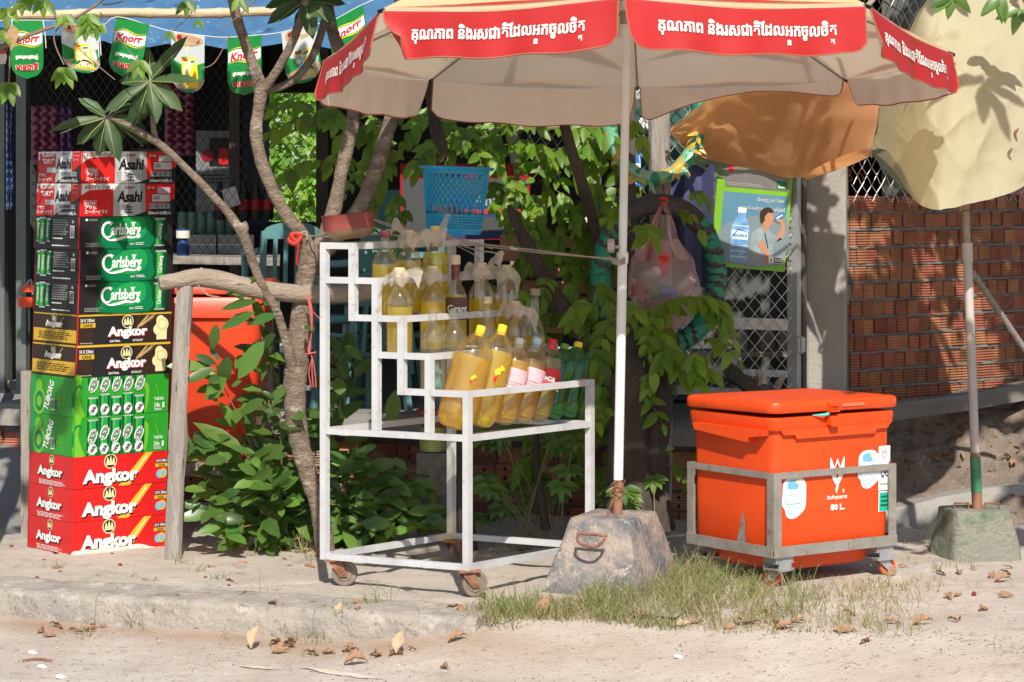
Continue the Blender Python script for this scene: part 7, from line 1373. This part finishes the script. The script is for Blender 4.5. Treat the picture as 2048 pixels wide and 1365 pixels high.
# tree at the upper right whose leaves shade the yellow parasol
rt = thing('shade_tree', 'broad leaved tree above the yellow parasol at the upper right', 'tree', V((3.4, .4, -.02))); mb = MB(); c = cr([V((3.4, .4, -.1)), V((3.35, .35, 1.2)), V((3.2, .3, 2.4)), V((2.8, .2, 3.2)), V((2.2, .1, 3.7))], 6); mb.tube(c, [lerp(.13, .03, i/(len(c)-1)) for i in range(len(c))], 'bark_pale', 12, jit=.05); c = cr([V((3.2, .3, 2.4)), V((2.6, .0, 2.75)), V((2.1, -.2, 2.95))], 6); mb.tube(c, [lerp(.05, .012, i/(len(c)-1)) for i in range(len(c))], 'bark_pale', 10); mb.obj('trunk', rt)
mb = MB()
for q in range(80):
    c = V((r5.uniform(1.15, 3.6), r5.uniform(-.9, 1.5), r5.uniform(2.55, 3.7)))
    if q > 20 and c.x < 2.4 and c.y < .75: continue
    for j in range(7): a = j*.9+r5.uniform(-.3, .3); mb.leaf(c, V((math.cos(a), math.sin(a), r5.uniform(-.5, .2))), UZ, r5.uniform(.14, .24), .07, 'leaf_thick', peak=.6)
for px, py in ((1905, -12), (2000, -5), (2040, 20)):
    for j in range(4): a = r5.uniform(-1.2, 1.2); mb.leaf(P(px, py, .45), V((math.sin(a), -.2, -math.cos(a)*.6)), V((0, -1, .6)), .10, .045, 'leaf_mid')
for q in range(430):
    a = V((r5.uniform(1.5 if q % 3 else 1.15, 3.1), r5.uniform(.62, 1.6), r5.uniform(2.55, 3.3))) if q < 270 else V((r5.uniform(1.6, 3.4), r5.uniform(-1.3, -1.0), r5.uniform(2.45, 2.6))); spray(mb, a, a+V((r5.uniform(-.3, .3), r5.uniform(-.3, .2), r5.uniform(-.1, .1))), .085, 6, 'leaf_dark', rr=r5)
mb.obj('crown', rt, sharp=None)

# ---- glossy low bush left of the cart
bush = thing('glossy_shrub', 'low shrub with dark glossy oval leaves between the wooden post and the cart', 'shrub', P(560, 1090, 1.3)); mb = MB(); stems = []
r6 = random.Random(5)
for a, b in (((560, 1090, 1.3), (430, 740, 1.05)), ((560, 1090, 1.3), (510, 600, 1.15)), ((580, 1090, 1.3), (480, 900, 1.0)), ((540, 1090, 1.3), (410, 1000, 1.05)), ((590, 1090, 1.35), (640, 830, 1.4)), ((600, 1090, 1.35), (720, 920, 1.3)), ((620, 1090, 1.3), (780, 1000, 1.35)), ((570, 1090, 1.3), (560, 820, 1.1)), ((600, 1090, 1.3), (690, 720, 1.5)), ((560, 1090, 1.25), (470, 1060, 1.0)), ((640, 1090, 1.3), (760, 1060, 1.3)), ((580, 1090, 1.3), (540, 700, 1.2)), ((600, 1090, 1.3), (820, 950, 1.4)), ((550, 1090, 1.3), (390, 880, 1.05)), ((550, 1090, 1.3), (530, 960, .98)), ((640, 1090, 1.35), (850, 1040, 1.35))):
    p, q = P(*a), P(*b); c = cr([p, lerp(p, q, .5)+V((r6.uniform(-.05, .05), 0, .05)), q], 8); mb.tube(c, [lerp(.006, .002, i/(len(c)-1)) for i in range(len(c))], 'twig_brown', 5); stems.append(c)
mb.obj('stem', bush, sharp=None); mb = MB()
for c in stems:
    for i in range(2, len(c)):
        for k in range((2 if c[i].z > .45 else 3) if i < len(c)-1 else 5):
            a = r6.uniform(0, 6.28); d = (c[i]-c[i-1]).normalized()*.5+V((math.cos(a), -.4+.5*math.sin(a), .55*math.sin(a)-.1)); L_ = r6.choice((.06, .08, .10, .12, .14))*r6.uniform(.85, 1.15); mb.leaf(c[i]+V((r6.uniform(-.05, .05), r6.uniform(-.05, .05), r6.uniform(-.04, .04))), d, V((r6.uniform(-.7, .8), -.8, r6.uniform(.2, 1.2))), L_, L_*r6.uniform(.36, .5), r6.choice(('leaf_dark', 'leaf_mid')), droop=r6.uniform(.05, .35), fold=r6.uniform(.08, .35), peak=.6)
for x0, y0, x1, y1, wd in ((455, 590, 505, 555, 24), (440, 620, 505, 600, 26), (440, 660, 500, 625, 30), (492, 650, 545, 630, 30), (425, 700, 432, 655, 24), (432, 735, 375, 760, 26), (440, 770, 455, 720, 32), (475, 760, 520, 690, 40), (410, 800, 445, 760, 44), (385, 845, 480, 890, 34), (375, 900, 450, 870, 30), (520, 700, 545, 670, 26), (480, 830, 520, 800, 30), (610, 650, 625, 660, 20), (690, 690, 720, 715, 26), (675, 755, 680, 785, 34), (780, 850, 790, 790, 34)):
    a, b = P(x0, y0, 1.02), P(x1, y1, .97); mb.leaf(a, b-a, V((.3, -1, .9)), (b-a).length*1.1, wd*S(1), 'leaf_dark' if wd < 33 else 'leaf_mid', droop=.1, fold=.15, peak=.6)
mb.obj('crown', bush, sharp=None)
# ---- pinnate undergrowth right of the cart and thin grassy stems
for nm, lb, x0, x1, y0, y1, cnt, ya in (('pinnate_shrub', 'shrub with fan like green leaflets seen through the cart legs', 960, 1200, 870, 1060, 26, 1.25), ('pinnate_shrub', 'small leafy shrub in shade between the white pole and the cooler', 1215, 1345, 960, 1060, 8, .95)):
    t = thing(nm, lb, 'shrub', qd(P((x0+x1)/2, 1060, ya), 0)); mb = MB(); mb2 = MB(); r7 = random.Random(x0)
    for q in range(cnt):
        px, py = r7.uniform(x0, x1), r7.uniform(y0, y1); b = P(px, py, ya+r7.uniform(-.2, .25)); a = b+V((r7.uniform(-.08, .08), .06, r7.uniform(-.02, .12))); root = qd(P((x0+x1)/2+r7.uniform(-60, 60), 1060, ya), 0)
        mb2.tube(cr([root, lerp(root, a, .6)+UZ*.04, a], 4), .0022, 'twig', 4); 
        for j in range(7): an = lerp(-1.5, 1.5, j/6); mb.leaf(a, V((math.sin(an)*1.1, -.35, -math.cos(an)*.6-.1)), V((r7.uniform(-.2, .3), -.8, .7)), r7.uniform(.055, .085), .032, 'leaf_mid', droop=.2)
    mb.obj('crown', t, sharp=None); mb2.obj('stem', t)
# ---- grass, stuff
r8 = random.Random(21)
def blades(mb, x, y, z, n, hgt, spread, m):
    for q in range(n):
        a = r8.uniform(0, 6.28); rr_ = spread*math.sqrt(r8.random()); p = V((x+math.cos(a)*rr_, y+math.sin(a)*rr_, z)); h = hgt*r8.choice((.35, .5, .7, .85, 1.1))*r8.uniform(.8, 1.15)
        k = r8.choice((.4, .8, 1.3)); ln = V((r8.uniform(-1, 1), r8.uniform(-1, .8), 0))*h*k; w_ = V((math.cos(a+1.3), math.sin(a+1.3)*.4, 0))*r8.uniform(.0009, .0021); top = h*(1.0-.28*k)
        p1 = p+ln*.28+UZ*top*.62; p2 = p+ln*.65+UZ*top; p3 = p+ln+UZ*top*r8.uniform(.75, 1.02); mb.add([p-w_, p+w_, p1+w_*.8, p1-w_*.8, p2+w_*.55, p2-w_*.55, p3], [(0, 1, 2, 3), (3, 2, 4, 5), (5, 4, 6)], m)
        if r8.random() < .55:
            for b_, s in ((p1, -1), (p1, 1), (p2, r8.choice((-1, 1)))): e = b_+V((s*r8.uniform(.3, .9), r8.uniform(-.5, .3), r8.uniform(.1, .8)))*h*.34; mb.add([b_-w_*.6, b_+w_*.6, e], [(0, 1, 2)], m)
def gpx(px, py):
    z = 0
    for _ in range(6):
        d = (H-z)*F/(py-YH); x, y = (px-CX)*d/F, d-D0; z = max(gz(x, y), -.01 if kst(x, y)[0] > .0 and kst(x, y)[1] < .2 else -1)
    return x, y, z
mb, md = MB(), MB()
def clump(px, py, n, hgt, spread, dry=.4):
    x, y, z = gpx(px, py); k = int(n*dry); blades(mb, x, y, z-.004, n-k, hgt, spread, 'grass_green'); blades(md, x, y, z-.004, k, hgt*.8, spread, 'grass_dry')
for q in range(330):
    f = r8.random(); px = lerp(960, 1560, f)+r8.uniform(-30, 30); lo, hi = lerp(1225, 1165, smooth(0, .8, f)), lerp(1290, 1250, f); py = lerp(lo, hi, r8.random()**1.3)
    
    if noise.noise(V((px*.012, py*.03, 3))) < -.12: continue
    clump(px, py, r8.randint(8, 26), r8.uniform(.04, .08)+.045*(1 if 1180 < px < 1420 and py < 1235 else 0), .06, .6)
for q in range(120): clump(r8.uniform(1190, 1430), r8.uniform(1150, 1232), 16, r8.uniform(.07, .15), .06, .25)
for q in range(90): clump(r8.uniform(960, 1330), r8.uniform(1205, 1262), 13, r8.uniform(.05, .10), .06, .35)
for q in range(40): clump(r8.uniform(1370, 1640), r8.uniform(1150, 1230), 18, .11, .07, .3)
for q in range(150): clump(r8.uniform(1480, 1850), r8.uniform(1165, 1265), 12, r8.uniform(.035, .075), .08, .65)
for q in range(30): clump(r8.uniform(1800, 1960), r8.uniform(1080, 1200), 6, .05, .05, .6)
for px, py, n, h in ((545, 1110, 40, .12), (575, 1090, 50, .15), (600, 1110, 40, .12), (500, 1120, 20, .08), (355, 1125, 30, .06), (380, 1135, 12, .05), (90, 1140, 16, .04), (115, 1140, 22, .05), (265, 1160, 26, .05), (310, 1165, 14, .03), (395, 1150, 26, .05), (440, 1165, 26, .05), (525, 1160, 8, .03), (645, 1110, 20, .10), (620, 1125, 18, .08), (620, 1180, 12, .025), (505, 1170, 10, .03), (825, 1190, 7, .04), (740, 1180, 5, .02), (1110, 1120, 10, .05), (1150, 1110, 12, .06), (1000, 1100, 12, .06), (1080, 1095, 14, .05), (700, 1095, 16, .06), (760, 1085, 18, .07), (1860, 1090, 8, .12), (1870, 1110, 14, .09), (360, 1130, 20, .05)): clump(px, py, n, h, .035, .3)
for px, py, n, h in ((165, 1262, 22, .06), (175, 1275, 26, .05), (265, 1262, 10, .13), (320, 1262, 7, .07), (455, 1278, 5, .10), (530, 1255, 5, .12), (565, 1278, 14, .06), (600, 1285, 20, .07), (640, 1285, 22, .07), (690, 1285, 24, .06), (740, 1275, 26, .10), (760, 1270, 12, .12), (860, 1290, 14, .05), (620, 1310, 16, .04), (550, 1300, 12, .04), (700, 1315, 8, .03), (120, 1270, 10, .03), (30, 1262, 6, .03)): clump(px, py, n, h, .05, .5)
for q in range(120): clump(r8.uniform(930, 1520), r8.uniform(1270, 1305), 8, .03, .06, .75)
mb.obj('grass', label='green grass tufts around the parasol foot and along the pavement', cat='grass', kind='stuff', loc=V((.4, -.2, 0)), sharp=None); md.obj('dry_grass', label='dry straw coloured grass among the green tufts', cat='grass', kind='stuff', loc=V((.4, -.3, 0)), sharp=None)
# ---- fallen leaves, berries, litter
def deadleaf(px, py, ln, rot, lift, label, curl=.5, m='leaf_dead', zz=0):
    x, y, z = gpx(px, py); p = V((x, y, z+.006+zz)); d = V((math.cos(rot), math.sin(rot)*.8, lift)); mb = MB(); n = V((-.2, -.55, 1)).normalized(); d.normalize(); sd = d.cross(n).normalized(); nn = sd.cross(d); rows = []
    for i in range(9):
        t = i/8; w_ = ln*.24*math.sin(math.pi*min(.97, max(.03, t))**.85); c = p-d*ln*.5+d*ln*t+nn*(ln*.22*curl*math.sin(t*3.1)+.003*math.sin(t*17))
        rows.append([c+sd*w_*s+nn*(curl*w_*.9*abs(s)**1.5+.003*math.sin(s*7+t*9)) for s in (-1, -.6, -.2, .2, .6, 1)])
    mb.grid(rows, m); return mb.obj('dead_leaf', label=label, cat='leaf', group='fallen dry leaves', loc=p, sharp=None)
mat('leaf_pale', (.44, .33, .2), (.52, .41, .28), scale=30, rough=.75, transl=.2)
for a in ((512, 1296, .09, 1.2, .9, 'big pale crumpled dead leaf against the kerb, left of the grass', .8, 'leaf_pale', .03), (800, 1312, .09, 1.3, .8, 'big pale dead leaf standing by the kerb right of the curled brown one', .5, 'leaf_pale', .03), (712, 1330, .08, .1, .1, 'curled brown dead leaf on the road dirt between two pale leaves', 1.2), (1090, 1240, .095, 1.0, 1.0, 'tan dead leaf standing in the grass under the parasol foot', .4, 'leaf_dead', .03),
    (1845, 1250, .075, .1, .25, 'curled tan dead leaf lying on the gravel at the right', .9), (1285, 1280, .07, 0, .1, 'orange brown dead leaf in front of the grass', .8), (1365, 1258, .06, .2, .1, 'yellowish dead leaf in the dry grass', .5, 'leaf_pale'), (1570, 1262, .065, .3, .2, 'brown folded dead leaf below the cooler', .8), (2005, 1165, .07, .2, .2, 'dark brown curled leaf below the green foot block', 1), (1690, 1270, .08, -.3, .05, 'flat brown dead leaf on the gravel right of the folded one', .3), (680, 1285, .06, 1.2, .8, 'small tan leaf standing in the kerb grass', .7, 'leaf_pale'), (915, 1310, .07, .4, .3, 'brown dead leaf near the end of the kerb', .8)): deadleaf(*a)
mb = MB(); r9 = random.Random(9); proto = deadleaf(180, 1262, .055, .5, .1, 'small dry brown leaf among the litter on the ground')
proto['group'] = 'small scattered dry leaves'
spots = [(r9.uniform(80, 220), r9.uniform(1255, 1278)) for _ in range(9)]+[(r9.uniform(540, 960), r9.uniform(1270, 1318)) for _ in range(24)]+[(r9.uniform(960, 1700), r9.uniform(1225, 1285)) for _ in range(24)]+[(r9.uniform(560, 660), r9.uniform(1105, 1140)) for _ in range(14)]+[(r9.uniform(1780, 2040), r9.uniform(1130, 1250)) for _ in range(16)]+[(r9.uniform(80, 640), r9.uniform(1120, 1240)) for _ in range(14)]+[(r9.uniform(1820, 2040), r9.uniform(840, 960)) for _ in range(46)]+[(r9.uniform(700, 1100), r9.uniform(1070, 1130)) for _ in range(18)]+[(r9.uniform(60, 1900), r9.uniform(1300, 1360)) for _ in range(3)]
for px, py in spots:
    x, y, z = gpx(px, py) if py > 1060 else (lambda p: (p.x, p.y, gz(p.x, p.y)+.025))(P(px, py, lerp(2.6, 2.1, (py-840)/160))); s = r9.uniform(.5, 1.25); c = dup(proto, V((x, y, z+.006)), rot=(r9.uniform(-.3, .3), r9.uniform(-.3, .3), r9.uniform(0, 6.28))); c.scale = (s, s, s)
mat('berry', (.12, .012, .02), (.2, .03, .04), scale=30, rough=.3); berry = None
for px, py in ((147, 1111), (88, 1127), (224, 1114), (74, 1162), (373, 1107), (457, 1178), (23, 1098), (967, 1201), (1948, 1193), (411, 1209), (240, 1135), (120, 1150)):
    x, y, z = gpx(px, py)
    if berry is None:
        mb = MB(); p = V((x, y, z+.008)); mb.lathe([(0, -.009), (.005, -.0075), (.0085, -.003), (.009, .001), (.007, .006), (.003, .0085), (0, .0085)], 'berry', p, n=12); mb.tube([p+UZ*.008, p+V((.003, 0, .013))], .001, 'twig', 4); berry = mb.obj('fallen_berry', label='small dark red berry lying on the pavement', cat='berry', group='fallen berries', loc=p)
    else: dup(berry, V((x, y, z+.008)), rot=(R.uniform(-1, 1), R.uniform(-1, 1), R.uniform(0, 6)))
mat('white_litter', (.75, .74, .72), rough=.6); cup = None
for px, py, lb in ((1357, 1343, 'white pebble on the road in front of the dry grass'), (65, 1309, 'white scrap lying on the road dirt at the left, nearest the kerb'), (84, 1337, 'tiny white scrap on the road at the lower left'), (121, 1358, 'white scrap at the bottom edge of the photo')):
    x, y, z = gpx(px, py); mb = MB(); p = V((x, y, z+.004)); mb.lathe([(0, -.004), (.014, -.003), (.018, .002), (.012, .007), (.004, .009), (0, .009)], 'white_litter', p, (.2, .1, 1), 9, sq=.5, xdir=(1, .3, 0)); mb.obj('pebble', label=lb, cat='pebble', loc=p)
mb = MB(); x, y, z = gpx(75, 1324); mb.tube(cr([V((x-.05, y, z+.005)), V((x, y+.01, z+.008)), V((x+.05, y-.006, z+.006))], 4), .004, 'rust', 6); mb.obj('twig', label='short brown twig lying on the road dirt at the left', cat='twig', loc=V((x, y, z)))
# fine grit on the road: stuff
mb = MB(); mat('grit', (.42, .36, .3), (.3, .26, .22), scale=60, rough=.95, island=.4)
for q in range(2600):
    px, py = r9.uniform(-20, 2070), r9.uniform(1255, 1375)
    if q % 3 == 0: px, py = r9.uniform(1350, 2070), r9.uniform(1130, 1370)
    x, y, z = gpx(px, py); s, t = kst(x, y)
    if s > 0 and t < .2: continue
    r = r9.uniform(.0012, .0045)*(1.5 if r9.random() < .06 else 1); p = V((x, y, z+r*.4)); vs = [p+V(d)*r*r9.uniform(.7, 1.3) for d in ((1, 0, 0), (0, 1, 0), (-1, 0, 0), (0, -1, 0), (0, 0, .8), (0, 0, -.8))]; mb.add(vs, [(0, 1, 4), (1, 2, 4), (2, 3, 4), (3, 0, 4), (1, 0, 5), (2, 1, 5), (3, 2, 5), (0, 3, 5)], 'grit')
mb.obj('gravel', kind='stuff', label='fine loose grit scattered over the road and dirt', cat='gravel', loc=V((0, -.8, -.15)), sharp=None)
